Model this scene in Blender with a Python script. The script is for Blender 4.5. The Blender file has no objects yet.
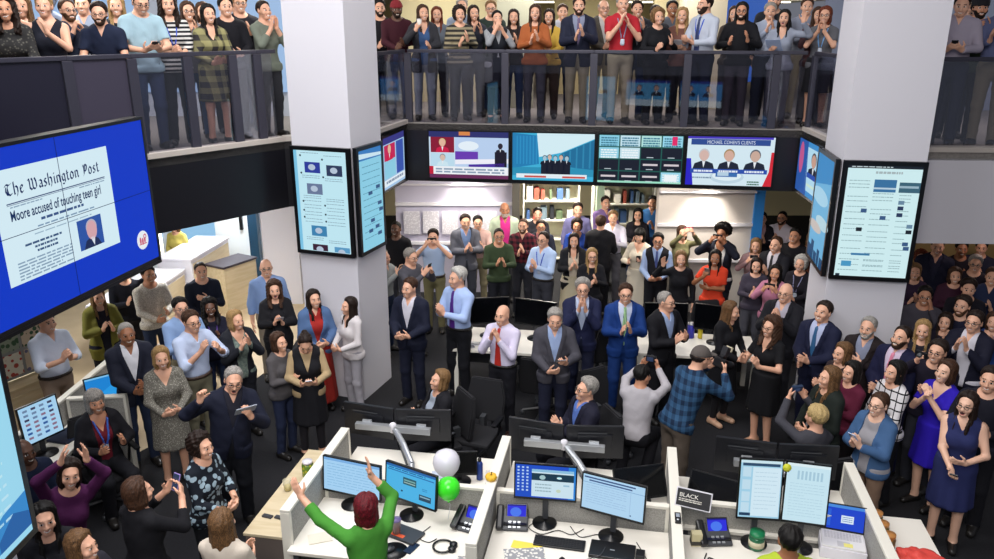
import bpy, bmesh, math, random, zlib
import numpy as np
from mathutils import Vector, Matrix
SC = bpy.context.scene
COL = SC.collection
R = math.radians

# ---------------------------------------------------------------- materials
MATS = {}
def srgb(h):
    if isinstance(h, str):
        h = h.lstrip('#')
        c = [int(h[i:i+2], 16)/255 for i in (0, 2, 4)]
    else:
        c = h
    return tuple((v/12.92 if v <= .04045 else ((v+.055)/1.055)**2.4) for v in c) + (1,)

def mat(name, color, rough=.6, metal=0, emit=0, alpha=1, pattern=None, c2='#000000', scale=1.0, bump=0, spec=.5, trans=0):
    key = (name, color, rough, metal, emit, alpha, pattern, c2, scale, bump, trans)
    if key in MATS: return MATS[key]
    m = bpy.data.materials.new(name); m.use_nodes = True
    nt = m.node_tree; N = nt.nodes; L = nt.links
    b = N['Principled BSDF']
    col = srgb(color)
    b.inputs['Base Color'].default_value = col
    b.inputs['Roughness'].default_value = rough
    b.inputs['Metallic'].default_value = metal
    b.inputs['Specular IOR Level'].default_value = spec
    if trans: b.inputs['Transmission Weight'].default_value = trans
    if alpha < 1: b.inputs['Alpha'].default_value = alpha
    if emit:
        b.inputs['Base Color'].default_value = (.01, .01, .01, 1)
        b.inputs['Emission Color'].default_value = col
        b.inputs['Emission Strength'].default_value = emit
    tc = N.new('ShaderNodeTexCoord')
    src = None
    def mix(f, a, c):
        x = N.new('ShaderNodeMix'); x.data_type = 'RGBA'
        if f is not None: L.new(f, x.inputs[0])
        for i, v in ((6, a), (7, c)):
            if isinstance(v, tuple): x.inputs[i].default_value = v
            else: L.new(v, x.inputs[i])
        return x
    def math_(op, a, v=None, w=None):
        x = N.new('ShaderNodeMath'); x.operation = op
        L.new(a, x.inputs[0])
        if isinstance(v, (int, float)): x.inputs[1].default_value = v
        elif v is not None: L.new(v, x.inputs[1])
        if w is not None: x.inputs[2].default_value = w
        return x.outputs[0]
    if pattern in ('stripeh', 'stripev', 'plaid', 'grid', 'pin'):
        sp = N.new('ShaderNodeSeparateXYZ'); L.new(tc.outputs['Object'], sp.inputs[0])
        def band(o, duty):
            f = math_('FRACT', math_('MULTIPLY', o, 1/scale))
            return math_('LESS_THAN', f, duty)
        xy = math_('ADD', sp.outputs[0], math_('MULTIPLY', sp.outputs[1], .8))
        if pattern == 'stripeh': f = band(sp.outputs[2], .5)
        elif pattern in ('stripev', 'pin'): f = band(xy, .5 if pattern == 'stripev' else .2)
        elif pattern == 'grid': f = math_('MAXIMUM', band(xy, .16), band(sp.outputs[2], .16))
        else: f = math_('MULTIPLY', math_('ADD', band(xy, .5), band(sp.outputs[2], .5)), .5)
        x = mix(f, col, srgb(c2)); src = x.outputs[2]
    elif pattern in ('speck', 'floral', 'heather', 'carpet', 'wood', 'strand'):
        if pattern == 'speck' or pattern == 'floral':
            t = N.new('ShaderNodeTexVoronoi'); t.inputs['Scale'].default_value = 1/scale
            L.new(tc.outputs['Object'], t.inputs['Vector'])
            r = N.new('ShaderNodeValToRGB'); r.color_ramp.interpolation = 'CONSTANT' if pattern == 'floral' else 'LINEAR'
            L.new(t.outputs['Distance'], r.inputs[0])
            r.color_ramp.elements[0].position = .0; r.color_ramp.elements[1].position = .42
            fo = r.outputs[0]
        else:
            t = N.new('ShaderNodeTexNoise'); t.inputs['Scale'].default_value = 1/scale; t.inputs['Detail'].default_value = 4
            if pattern in ('wood', 'strand'):
                mp = N.new('ShaderNodeMapping'); mp.inputs['Scale'].default_value = (1, 8, 8) if pattern == 'wood' else (5, 5, 1)
                L.new(tc.outputs['Object'], mp.inputs[0]); L.new(mp.outputs[0], t.inputs['Vector'])
            else: L.new(tc.outputs['Object'], t.inputs['Vector'])
            r = N.new('ShaderNodeValToRGB'); L.new(t.outputs['Fac'], r.inputs[0])
            r.color_ramp.elements[0].position = .4; r.color_ramp.elements[1].position = .6
            fo = r.outputs[0]
        x = mix(fo, col, srgb(c2)); src = x.outputs[2]
    if src is not None: L.new(src, b.inputs['Base Color'])
    if bump:
        t = N.new('ShaderNodeTexNoise'); t.inputs['Scale'].default_value = 14; t.inputs['Detail'].default_value = 3
        L.new(tc.outputs['Object'], t.inputs['Vector'])
        bp = N.new('ShaderNodeBump'); bp.inputs['Strength'].default_value = bump; bp.inputs['Distance'].default_value = .02
        L.new(t.outputs['Fac'], bp.inputs['Height']); L.new(bp.outputs[0], b.inputs['Normal'])
    MATS[key] = m
    return m

# ---------------------------------------------------------------- grid fields
BIG = 1.0
class Grid:
    def __init__(g, xs, ys, zs):
        g.a = [np.asarray(v, np.float32) for v in (xs, ys, zs)]
        g.shape = tuple(len(v) for v in g.a)
    def new(g): return np.full(g.shape, BIG, np.float32)
    def block(g, lo, hi):
        sl = []
        for i in range(3):
            i0 = max(0, int(np.searchsorted(g.a[i], lo[i]))-1); i1 = min(g.shape[i], int(np.searchsorted(g.a[i], hi[i]))+1)
            if i1 - i0 < 1: return None, None
            sl.append(slice(i0, i1))
        P = (g.a[0][sl[0]][:, None, None], g.a[1][sl[1]][None, :, None], g.a[2][sl[2]][None, None, :])
        return tuple(sl), P

def smin(a, b, k):
    if k <= 0: return np.minimum(a, b)
    h = np.maximum(k-np.abs(a-b), 0)/k
    return np.minimum(a, b)-h*h*k*.25

def put(F, sl, d, k): F[sl] = smin(F[sl], d, k)

def cap(g, F, a, b, ra, rb, k=.03, m=.07):
    a = np.asarray(a, float); b = np.asarray(b, float); r = max(ra, rb)+m
    sl, P = g.block(np.minimum(a, b)-r, np.maximum(a, b)+r)
    if sl is None: return
    ab = b-a; L2 = float(ab@ab)+1e-9
    X, Y, Z = P[0]-np.float32(a[0]), P[1]-np.float32(a[1]), P[2]-np.float32(a[2])
    t = np.clip((X*np.float32(ab[0]/L2)+Y*np.float32(ab[1]/L2)+Z*np.float32(ab[2]/L2)), 0, 1)
    dx = X-t*np.float32(ab[0]); dy = Y-t*np.float32(ab[1]); dz = Z-t*np.float32(ab[2])
    d = np.sqrt(dx*dx+dy*dy+dz*dz)-(np.float32(ra)+t*np.float32(rb-ra))
    put(F, sl, d, k)

def ell(g, F, c, r, M=None, k=.05, m=.08, sub=False):
    """ellipsoid, M = 3x3 rotation (local->grid), c in grid coords"""
    c = np.asarray(c, float); r = np.asarray(r, float); R_ = max(r)+m
    if M is None: lo, hi = c-r-m, c+r+m
    else: lo, hi = c-R_, c+R_
    sl, P = g.block(lo, hi)
    if sl is None: return
    X, Y, Z = P[0]-np.float32(c[0]), P[1]-np.float32(c[1]), P[2]-np.float32(c[2])
    if M is not None:
        M = np.asarray(M, np.float32)
        X, Y, Z = (M[0, 0]*X+M[1, 0]*Y+M[2, 0]*Z, M[0, 1]*X+M[1, 1]*Y+M[2, 1]*Z, M[0, 2]*X+M[1, 2]*Y+M[2, 2]*Z)
    x, y, z = X/np.float32(r[0]), Y/np.float32(r[1]), Z/np.float32(r[2])
    k0 = np.sqrt(x*x+y*y+z*z)+1e-6
    x, y, z = x/np.float32(r[0]), y/np.float32(r[1]), z/np.float32(r[2])
    k1 = np.sqrt(x*x+y*y+z*z)+1e-6
    d = k0*(k0-1)/k1
    if sub: F[sl] = -smin(-F[sl], d, k)
    else: put(F, sl, d, k)

CORN = np.array([(i, j, k) for i in (0, 1) for j in (0, 1) for k in (0, 1)])
EDG = [(a, b) for a in range(8) for b in range(a+1, 8) if bin(a ^ b).count('1') == 1]
def nets(g, F):
    """surface nets on the rectilinear grid: vertices, quads"""
    S = F < 0
    nx, ny, nz = F.shape
    s8 = [S[i:nx-1+i, j:ny-1+j, k:nz-1+k] for i, j, k in CORN]
    cnt = sum(s.astype(np.int8) for s in s8)
    act = (cnt > 0) & (cnt < 8)
    idx = np.argwhere(act)
    n = len(idx)
    if n == 0: return np.zeros((0, 3)), np.zeros((0, 4), int)
    vid = np.full(act.shape, -1, np.int32); vid[act] = np.arange(n)
    I, J, K = idx.T
    val = np.stack([F[I+i, J+j, K+k] for i, j, k in CORN], 1)
    acc = np.zeros((n, 3), np.float32); c = np.zeros(n, np.float32)
    for a, b in EDG:
        va, vb = val[:, a], val[:, b]
        cr = (va < 0) != (vb < 0)
        t = np.where(cr, va/np.where(cr, va-vb, 1), 0)
        for ax in range(3):
            acc[:, ax] += np.where(cr, CORN[a][ax]+t*(CORN[b][ax]-CORN[a][ax]), 0)
        c += cr
    acc /= c[:, None]
    V = np.empty((n, 3), np.float32)
    for ax, q in enumerate((I, J, K)):
        A = g.a[ax]
        V[:, ax] = A[q]+acc[:, ax]*(A[q+1]-A[q])
    Q = []
    for ax in range(3):
        o1, o2 = [(1, 2), (2, 0), (0, 1)][ax]
        lo = [slice(None)]*3; hi = [slice(None)]*3
        lo[ax] = slice(0, -1); hi[ax] = slice(1, None)
        a, b = S[tuple(lo)], S[tuple(hi)]
        e = np.argwhere(a != b)
        if len(e) == 0: continue
        ok = (e[:, o1] > 0) & (e[:, o2] > 0) & (e[:, o1] < F.shape[o1]-1) & (e[:, o2] < F.shape[o2]-1)
        e = e[ok]
        ins = a[tuple(e.T)]
        def vv(d1, d2):
            q = e.copy(); q[:, o1] -= d1; q[:, o2] -= d2
            return vid[tuple(q.T)]
        q = np.stack([vv(1, 1), vv(0, 1), vv(0, 0), vv(1, 0)], 1)
        q[~ins] = q[~ins][:, ::-1]
        Q.append(q)
    Q = np.concatenate(Q) if Q else np.zeros((0, 4), int)
    return V, Q

def mesh_np(name, V, Q, smooth=True, mi=None):
    me = bpy.data.meshes.new(name)
    me.vertices.add(len(V)); me.vertices.foreach_set('co', np.ascontiguousarray(V, np.float32).ravel())
    me.loops.add(len(Q)*4); me.loops.foreach_set('vertex_index', np.ascontiguousarray(Q, np.int32).ravel())
    me.polygons.add(len(Q)); me.polygons.foreach_set('loop_start', np.arange(0, len(Q)*4, 4, dtype=np.int32))
    if mi is not None: me.polygons.foreach_set('material_index', np.ascontiguousarray(mi, np.int32))
    me.polygons.foreach_set('use_smooth', np.full(len(Q), smooth))
    me.update(calc_edges=True); me.validate()
    return me

def link(name, me, m=None, parent=None):
    o = bpy.data.objects.new(name, me); COL.objects.link(o)
    if m is not None and me is not None:
        for x in (m if isinstance(m, (list, tuple)) else [m]): me.materials.append(x)
    if parent: o.parent = parent
    return o

def nz(v): v = np.asarray(v, float); return v/(np.linalg.norm(v)+1e-12)
def rotx(a): c, s = math.cos(a), math.sin(a); return np.array([[1, 0, 0], [0, c, -s], [0, s, c]])
def roty(a): c, s = math.cos(a), math.sin(a); return np.array([[c, 0, s], [0, 1, 0], [-s, 0, c]])
def rotz(a): c, s = math.cos(a), math.sin(a); return np.array([[c, -s, 0], [s, c, 0], [0, 0, 1]])

SKIN = ['#e3b59b', '#dba78b', '#c98f6f', '#9a6546', '#5f3d2b', '#e9c3b0']
HAIR = {'black': '#14100e', 'dark': '#2a1b14', 'brown': '#4d3222', 'light': '#7a5838', 'blond': '#b08d5c', 'grey': '#a5a099', 'white': '#cfcbc4', 'red': '#7d3a22', 'dyed': '#6e1420', 'sandy': '#8c6a45'}

# arm poses: (wrist pos, finger dir, palm normal, curl) for the LEFT arm (+x); right arm mirrored unless given
POSES = {
 'clap':   [((.055, -.30, 1.24), (-.18, -.45, .85), (-1, 0, 0), .25), ((.045, -.27, 1.20), (-.12, -.62, .75), (-1, 0, 0), .25)],
 'clapopen': [((.13, -.31, 1.22), (-.1, -.55, .8), (-1, -.1, .1), .3), ((.11, -.28, 1.17), (-.1, -.8, .5), (-1, 0, .2), .3)],
 'clapup': [((.06, -.27, 1.37), (-.15, -.3, .93), (-1, 0, 0), .25), ((.05, -.25, 1.34), (-.15, -.45, .85), (-1, 0, 0), .25)],
 'clapchin': [((.06, -.22, 1.38), (-.3, -.1, .93), (-1, 0, 0), .35), ((.05, -.20, 1.36), (-.25, -.2, .9), (-1, 0, 0), .35)],
 'claplow': [((.06, -.30, 1.10), (-.25, -.75, .45), (-1, 0, .1), .3), ((.05, -.27, 1.06), (-.2, -.9, .3), (-1, 0, .2), .3)],
 'clasp':  [((.09, -.25, 1.06), (-.8, -.5, .15), (-.2, .8, .4), .7), ((.08, -.27, 1.04), (-.8, -.5, .2), (-.2, .8, .4), .7)],
 'phone2': [((.10, -.33, 1.42), (-.45, -.4, .8), (-.8, .55, 0), .55)]*2,
 'phonehi': [((.11, -.27, 1.55), (-.5, -.3, .8), (-.8, .6, 0), .6)]*2,
 'phonetop': [((.10, -.34, 1.68), (-.45, -.35, .8), (-.8, .6, 0), .6)]*2,
 'text':   [((.08, -.28, 1.13), (-.5, -.75, .4), (-.3, .5, .8), .6)]*2,
 'down':   [((.25, -.03, .83), (.0, -.15, -1), (-1, 0, 0), .3)]*2,
 'hips':   [((.235, -.02, 1.02), (-.5, -.5, -.6), (-.6, .3, .1), .5)]*2,
 'fold':   [((-.05, -.20, 1.17), (-.95, .05, .1), (0, .9, .2), .35), ((.02, -.23, 1.20), (-.95, .1, .15), (0, .9, .2), .35)],
 'rail':   [((.10, -.34, 1.10), (-.9, -.3, .0), (-.1, .0, -1), .3), ((.14, -.36, 1.09), (-.9, -.3, 0), (-.1, 0, -1), .3)],
 'fist':   [((.03, -.24, 1.40), (-.35, -.2, .9), (-.8, .3, 0), .8), ((.02, -.25, 1.36), (-.4, -.3, .85), (-.8, .3, 0), .75)],
 'prayer': [((.045, -.20, 1.40), (-.1, -.15, .97), (-1, 0, 0), .12)]*2,
 'type':   [((.12, -.36, 1.02), (-.15, -.95, -.1), (0, 0, -1), .4)]*2,
 'up':     [((.10, -.18, 1.82), (-.15, -.1, .97), (-.9, -.3, 0), .2)]*2,
 'shout':  [((.085, -.25, 1.11), (-.75, -.6, .2), (-.3, .7, .5), .4), ((.02, -.30, 1.03), (-.2, -.9, -.2), (-.5, 0, .8), .5)],
}
ONE = {  # single arm alternatives
 'raise': ((.22, -.22, 1.72), (-.05, -.2, .97), (0, -1, .2), .25),
 'wave':  ((.30, -.25, 1.58), (.1, -.2, .95), (-.3, -.9, 0), .2),
 'fistup': ((.32, -.22, 1.50), (.0, -.1, .99), (-.5, -.8, 0), .95),
 'hold':  ((.14, -.30, 1.38), (-.4, -.35, .8), (-.7, .6, .1), .6),
 'holdlow': ((.12, -.30, 1.16), (-.45, -.7, .4), (-.6, .2, .7), .6),
 'cam':   ((.09, -.27, 1.56), (-.3, -.5, .8), (-.8, .5, 0), .6),
 'mouth': ((.05, -.16, 1.46), (-.45, -.05, .85), (-.2, .95, .1), .35),
 'cheek': ((.09, -.12, 1.48), (-.2, -.05, .97), (-.9, .3, 0), .3),
 'down':  ((.25, -.03, .83), (.0, -.15, -1), (-1, 0, 0), .3),
 'point': ((.20, -.42, 1.24), (-.3, -.95, .1), (-.6, 0, -.7), .2),
 'hip':   ((.235, -.02, 1.02), (-.5, -.5, -.6), (-.6, .3, .1), .5),
 'rail':  ((.16, -.36, 1.09), (-.9, -.3, 0), (-.1, 0, -1), .3),
 'chest': ((.03, -.20, 1.26), (-.9, -.1, .35), (0, .95, 0), .3),
 'clapL': ((.055, -.30, 1.24), (-.18, -.45, .85), (-1, 0, 0), .25),
 'reach': ((.16, -.44, 1.30), (-.1, -.9, .35), (-.9, 0, -.2), .35),
 'stretch': ((.42, -.46, 1.66), (.3, -.45, .85), (-.7, -.5, 0), .15),
 'up1': ((.16, -.28, 1.72), (-.05, -.25, .95), (-.9, -.2, 0), .12),
 'tableft': ((.14, -.30, 1.34), (-.45, -.35, .8), (-.75, .5, .1), .6),
}

def face_g(y, kind):
    ya = [-.13, -.075, -.055, -.042, -.030, -.014, .012, .050, .13]
    if kind == 'rec':   za = [.15, .130, .122, .108, .062, .006, .030, -.040, -.066]
    elif kind == 'bang': za = [.032, .034, .036, .034, .0, -.02, -.02, -.06, -.085]
    else:               za = [.13, .110, .094, .074, .040, -.006, .030, -.040, -.066]
    return np.interp(y, ya, za).astype(np.float32)

def axis(lo, hi, fines, cs, fs):
    out = [lo]; x = lo
    fines = sorted(fines)
    while x < hi:
        st = cs
        for a, b in fines:
            if a-cs*.5 <= x < b: st = fs; break
        x += st; out.append(x)
    return np.array(out)
def hand(g, F, W, f, n, curl, side, kf=.006):
    """W wrist, f finger direction, n palm normal; thumb on the inner/up side"""
    f = nz(f); n = nz(np.asarray(n)-f*(np.asarray(n)@f)); W = np.asarray(W, float)
    t = np.cross(f, n)*side      # thumb side
    for u, w in ((-.024, .012), (-.008, .0125), (.008, .0125), (.024, .0125)):
        cap(g, F, W+t*u*.7+f*.008, W+f*.088+t*u*1.15, w+.002, w, .014, .03)
    lens = [(.026, .072), (.009, .082), (-.009, .076), (-.026, .058)]
    for i, (u, L) in enumerate(lens):
        p = W+f*.09+t*u*1.1; ang = 0; d = f+t*u*2.2; d = nz(d)
        for j, (q, r0, r1) in enumerate(((.46, .0095, .0088), (.31, .0088, .008), (.23, .008, .007))):
            ang += curl*(.55+.25*j)*(1+.12*i)
            dd = nz(d*math.cos(ang)+n*math.sin(ang))
            p2 = p+dd*L*q
            cap(g, F, p, p2, r0, r1, kf, .02); p = p2
    p = W+f*.022+t*.028+n*.008
    d = nz(t*.75+f*.75+n*.25); p2 = p+d*.042
    cap(g, F, W+f*.015+t*.01, p2, .015, .0115, .012, .03)
    d = nz(t*.25+f*.9+n*(.2+.7*curl)); cap(g, F, p2, p2+d*.045, .0105, .008, .006, .02)

GLASSES = {}
def tube_mesh(bm, pts, r, seg=6, closed=False):
    pts = [Vector(p) for p in pts]; n = len(pts); rings = []
    for i, p in enumerate(pts):
        a = pts[(i-1) % n] if (closed or i > 0) else p
        b = pts[(i+1) % n] if (closed or i < n-1) else p
        d = (b-a).normalized() if (b-a).length > 1e-9 else Vector((0, 0, 1))
        up = Vector((0, 0, 1)) if abs(d.z) < .9 else Vector((1, 0, 0))
        u = d.cross(up).normalized(); v = d.cross(u)
        rings.append([bm.verts.new(p+(u*math.cos(k*2*math.pi/seg)+v*math.sin(k*2*math.pi/seg))*r) for k in range(seg)])
    for i in range(n if closed else n-1):
        a, b = rings[i], rings[(i+1) % n]
        for k in range(seg): bm.faces.new((a[k], a[(k+1) % seg], b[(k+1) % seg], b[k]))
    if not closed:
        bm.faces.new(rings[0][::-1]); bm.faces.new(rings[-1])
def glasses_mesh():
    if 'g' in GLASSES: return GLASSES['g']
    bm = bmesh.new()
    for s in (-1, 1):
        tube_mesh(bm, [(s*.033+.023*math.cos(a), -.106-.0*abs(math.sin(a)), .003+.017*math.sin(a)) for a in [k*math.pi/6 for k in range(12)]], .0028, 5, True)
        tube_mesh(bm, [(s*.055, -.105, .008), (s*.078, -.06, .008), (s*.086, .01, .004)], .0026, 5)
    tube_mesh(bm, [(-.011, -.107, .006), (.011, -.107, .006)], .0026, 5)
    me = bpy.data.meshes.new('glasses'); bm.to_mesh(me); bm.free()
    GLASSES['g'] = me; return me

PEOPLE = []
def person(x, y, z0, rot, label, sex='M', h=1.76, skin=1, hair='short', hc='dark', top=('shirt', '#9db4d6'), jk=None, bot=None,
           shoe='#1a1715', pose='clap', la=None, ra=None, yaw=0, nod=0, lean=0, tilt=0, sit=0, wt=1.0, smile=1, gl=None, beard=None, tie=None, lan=None,
           belt=None, group=None, near=9.0, drop=0, stance=.0, legs=None):
    s = h/1.75
    def soft(q):
        if not q: return q
        v = [int(q[1][i:i+2], 16) for i in (1, 3, 5)]; l = .3*v[0]+.59*v[1]+.11*v[2]
        f = .28 if (q[0] in ('shirt', 'rolled', 'tee', 'collared') and v[2] > v[0]+25) else .10
        v = [int(min(255, (c+(l-c)*f)*1.02)) for c in v]
        return (q[0], '#%02x%02x%02x' % tuple(v))+tuple(q[2:])
    top, jk, bot = soft(top), soft(jk), soft(bot)
    fem = sex == 'F'
    rnd = random.Random(zlib.crc32(label.encode()))
    bot = bot or rnd.choice([('jeans', '#2f4062'), ('trousers', '#2a2b33'), ('khaki', '#8c8264'), ('trousers', '#4a4a52'), ('jeans', '#24304c')])
    # ---- frames (std 1.75 m body, facing -y)
    hipc = np.array([0, 0, .92]); off = np.array([0, 0, (-.37 if sit == 1 else -.33 if sit == 2 else 0)])
    T = roty(R(tilt))@rotx(R(lean))
    def tw(p): return T@(np.asarray(p, float)-hipc)+hipc+off
    TM = T
    yw = R(yaw); H = T@rotz(yw)@rotx(R(nod)+R(-lean)*.5) 
    neck = np.array([0, .012, 1.50]); hc0 = tw(neck)+H@np.array([0, -.022, .125])
    def hw(p): return hc0+H@np.asarray(p, float)
    # ---- arms
    sx = .158 if fem else .178
    arms = []
    P = POSES[pose]
    for side, spec, one in ((1, P[0], la), (-1, P[1], ra)):
        if one: spec = ONE[one] if isinstance(one, str) else one
        w, f, n, cu = spec
        m = np.array([side, 1, 1])
        jit = np.array([rnd.uniform(-.012, .012), rnd.uniform(-.02, .02), rnd.uniform(-.03, .03)]) if not one and pose[:4] == 'clap' else np.zeros(3)
        w = np.array(w)*m+jit; f = nz(np.array(f)*m); n = nz(np.array(n)*m)
        S = np.array([side*sx, .01, 1.405])
        a, b = (.28, .25)
        d = w-S; D = np.linalg.norm(d); D2 = min(D, a+b-.004); w = S+d/D*D2
        q = (a*a-b*b+D2*D2)/(2*D2); hh = math.sqrt(max(a*a-q*q, 0))
        u = d/D; pole = np.array([side*.75, .35, -.85]); pole = nz(pole-u*(pole@u))
        E = S+u*q+pole*hh
        arms.append((side, tw(S), tw(E), tw(w), T@f, T@n, cu))
    # ---- legs
    lg = []
    for side in (1, -1):
        hp = np.array([side*.088, 0, .90])+off
        if sit == 1:
            kn = np.array([side*.13, -.42, .50]); an = np.array([side*.13, -.36, .09])
        elif sit == 2:   # crouch
            kn = np.array([side*.16, -.30, .52+.0*side]); an = np.array([side*.13, .02+.06*side, .09])
        else:
            st = side*stance
            kn = np.array([side*.10, -.02-st*.5, .49]); an = np.array([side*.105, .02-st, .085])
        lg.append((side, hp, kn, an, an+np.array([0, .03, -.045]), an+np.array([side*.02, -.15, -.055])))
    # ---- grid
    fs = max(.0052, min(.0085, near*.00082))/s; cs = .021 if near < 8 else .024
    fx, fy, fz = [], [], []
    hb = [hw((i*.1, j*.12, k*.13)) for i in (-1, 1) for j in (-1, 1) for k in (-1, 1)]
    hb = np.array(hb)
    for ax, fl in enumerate((fx, fy, fz)): fl.append((hb[:, ax].min(), hb[:, ax].max()))
    allp = [hb.min(0)-.03, hb.max(0)+.05]
    for side, S, E, W, f, n, cu in arms:
        C = W+f*.09
        for ax, fl in enumerate((fx, fy, fz)): fl.append((C[ax]-.1, C[ax]+.1))
        allp += [C-.12, C+.12, E-.09, E+.09, S-.1, S+.1]
    for l in lg: allp += [l[1]-.2, l[1]+.2, l[2]-.14, l[2]+.14, l[5]-.07, l[5]+.07]
    allp += [tw((0, 0, 1.2))-.24*wt, tw((0, 0, 1.2))+.24*wt]
    if bot[0] in ('skirt', 'dress', 'long'): allp += [np.array([-.32, -.32, .1]), np.array([.32, .32, .5])]
    allp = np.array(allp); lo = allp.min(0); hi = allp.max(0); lo[2] = -.03
    hs = hair
    if hs in ('long', 'curly', 'pony'): lo[1] -= .03; hi[1] += .06
    g = Grid(axis(lo[0], hi[0], fx, cs, fs), axis(lo[1], hi[1], fy, cs, fs), axis(lo[2], hi[2], fz, cs, fs))
    XX, YY, ZZ = g.a[0][:, None, None], g.a[1][None, :, None], g.a[2][None, None, :]
    Ti = T.T.astype(np.float32); o = (hipc+off).astype(np.float32)
    TX = Ti[0, 0]*(XX-o[0])+Ti[0, 1]*(YY-o[1])+Ti[0, 2]*(ZZ-o[2])
    TY = Ti[1, 0]*(XX-o[0])+Ti[1, 1]*(YY-o[1])+Ti[1, 2]*(ZZ-o[2])
    TZ = Ti[2, 0]*(XX-o[0])+Ti[2, 1]*(YY-o[1])+Ti[2, 2]*(ZZ-o[2])+np.float32(hipc[2])
    Hi = H.T.astype(np.float32); hcf = hc0.astype(np.float32)
    HX = Hi[0, 0]*(XX-hcf[0])+Hi[0, 1]*(YY-hcf[1])+Hi[0, 2]*(ZZ-hcf[2])
    HY = Hi[1, 0]*(XX-hcf[0])+Hi[1, 1]*(YY-hcf[1])+Hi[1, 2]*(ZZ-hcf[2])
    HZ = Hi[2, 0]*(XX-hcf[0])+Hi[2, 1]*(YY-hcf[1])+Hi[2, 2]*(ZZ-hcf[2])
    # ---- torso
    FT = g.new(); k = .08
    if fem:
        E_ = [((0, .012, .93), (.172*wt, .122*wt, .13)), ((0, .0, 1.08), (.132*wt, .098*wt, .16)), ((0, .01, 1.27), (.148*wt, .104*wt, .18))]
        for s_ in (-1, 1): E_.append(((s_*.065, -.075*wt, 1.255), (.062, .055, .062)))
    else:
        E_ = [((0, .01, .93), (.160*wt, .115*wt, .13)), ((0, -.0-.05*(wt-1), 1.08), (.148*wt, .108*wt**1.6, .17)), ((0, .008, 1.28), (.168*wt, .118*wt, .19))]
    for c, r in E_: ell(g, FT, tw(c), r, TM, k, .12)
    shw = .12 if fem else .138
    cap(g, FT, tw((-shw, .012, 1.405)), tw((0, .012, 1.425)), .048 if fem else .056, .055 if fem else .062, k, .1); cap(g, FT, tw((0, .012, 1.425)), tw((shw, .012, 1.405)), .055 if fem else .062, .048 if fem else .056, k, .1)
    cap(g, FT, tw((-.06, .02, 1.44)), tw((.06, .02, 1.44)), .05, .05, .05, .1)
    FN = g.new()
    cap(g, FN, tw((0, .02, 1.42)), hw((0, .03, -.05)), .057 if fem else .064, .05 if fem else .058, .03, .08)
    # ---- head
    FS = g.new(); hs_ = .97 if fem else 1.0
    ell(g, FS, hw((0, .018, .03)), np.array((.075, .093, .089))*hs_, H, .03, .1)
    jw = .054 if fem else .06
    ell(g, FS, hw((0, -.030, -.032)), (jw*.98, .064, .084), H, .05, .1)
    ell(g, FS, hw((0, -.068, -.088)), (.026 if fem else .031, .025, .022), H, .04, .06)
    FH = FS.copy()
    cap(g, FH, hw((-.028, -.079, .024)), hw((.028, -.079, .024)), .010, .010, .03, .04)
    for s_ in (-1, 1):
        ell(g, FH, hw((s_*.031, -.102, .004)), (.016, .013, .010), H, .014, .04, sub=True)
        ell(g, FH, hw((s_*.031, -.082, .005)), (.014, .0125, .0105), H, .006, .03)
        ell(g, FH, hw((s_*.044, -.068, -.03)), (.022, .02, .02), H, .03, .05)
        ell(g, FH, hw((s_*.076, .012, -.008)), (.011, .021, .032), H@rotz(s_*.35), .012, .04)
    cap(g, FH, hw((0, -.094, .008)), hw((0, -.110, -.030)), .009, .0135, .014, .04)
    cap(g, FH, hw((-.012, -.098, -.034)), hw((.012, -.098, -.034)), .009, .009, .01, .03)
    if smile == 2:
        ell(g, FH, hw((0, -.098, -.068)), (.021, .02, .016), H, .008, .03, sub=True)
        cap(g, FH, hw((-.02, -.089, -.050)), hw((.02, -.089, -.05)), .008, .008, .008, .03)
        cap(g, FH, hw((-.018, -.086, -.086)), hw((.018, -.086, -.086)), .008, .008, .008, .03)
    else:
        zc = .011 if smile else 0
        for s_ in (-1, 1): cap(g, FH, hw((0, -.093, -.064)), hw((s_*.026, -.081, -.064+zc)), .0095, .006, .008, .03)
    # ---- arms, hands
    FA = g.new(); FW = g.new(); af = .9 if fem else 1.0; af *= (1+(wt-1)*.6)
    for side, S, E, W, f, n, cu in arms:
        cap(g, FA, S, E, .05*af, .04*af, .03); cap(g, FA, E, W, .041*af, .027, .02)
        hand(g, FW, W, f, n, cu, -side)
    # ---- legs, feet
    FL = g.new(); FF = g.new(); tf = wt; FFs = []
    for side, hp, kn, an, he, to in lg:
        cap(g, FL, hp, kn, .084*tf, .055, .04); cap(g, FL, kn, an, .055, .037, .03)
        Fq = g.new(); cap(g, Fq, he, to, .038, .030, .03); cap(g, Fq, an, he, .04, .036, .03); FFs.append(Fq); FF = np.minimum(FF, Fq)
    body = smin(smin(FT, FN, .05), FH, .02)
    body = smin(body, FA, .05); body = smin(body, FW, .02)
    lower = smin(FL, FF, .03)
    body = smin(body, lower, .05)
    # ---- body mesh
    V, Q = nets(g, body)
    C = V[Q].mean(1)
    hl = (C-hc0)@H
    ax = np.abs(hl[:, 0]); front = hl[:, 1] < -.055; inh = (np.abs(hl) < .14).all(1) & front
    mi = np.zeros(len(Q), np.int32)
    er = ((ax-.031)/.0145)**2+((hl[:, 2]-.005)/.0085)**2
    mi[inh & (er < 1)] = 1
    mi[inh & (er < 1) & (np.abs(ax-.031) < .0075)] = 2
    br = np.abs(hl[:, 2]-(.0305-(ax-.02)*.16-(ax-.03)**2*5)) < (.0030 if fem else .0042)
    mi[inh & (ax > .017) & (ax < .050) & br] = 3
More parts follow.
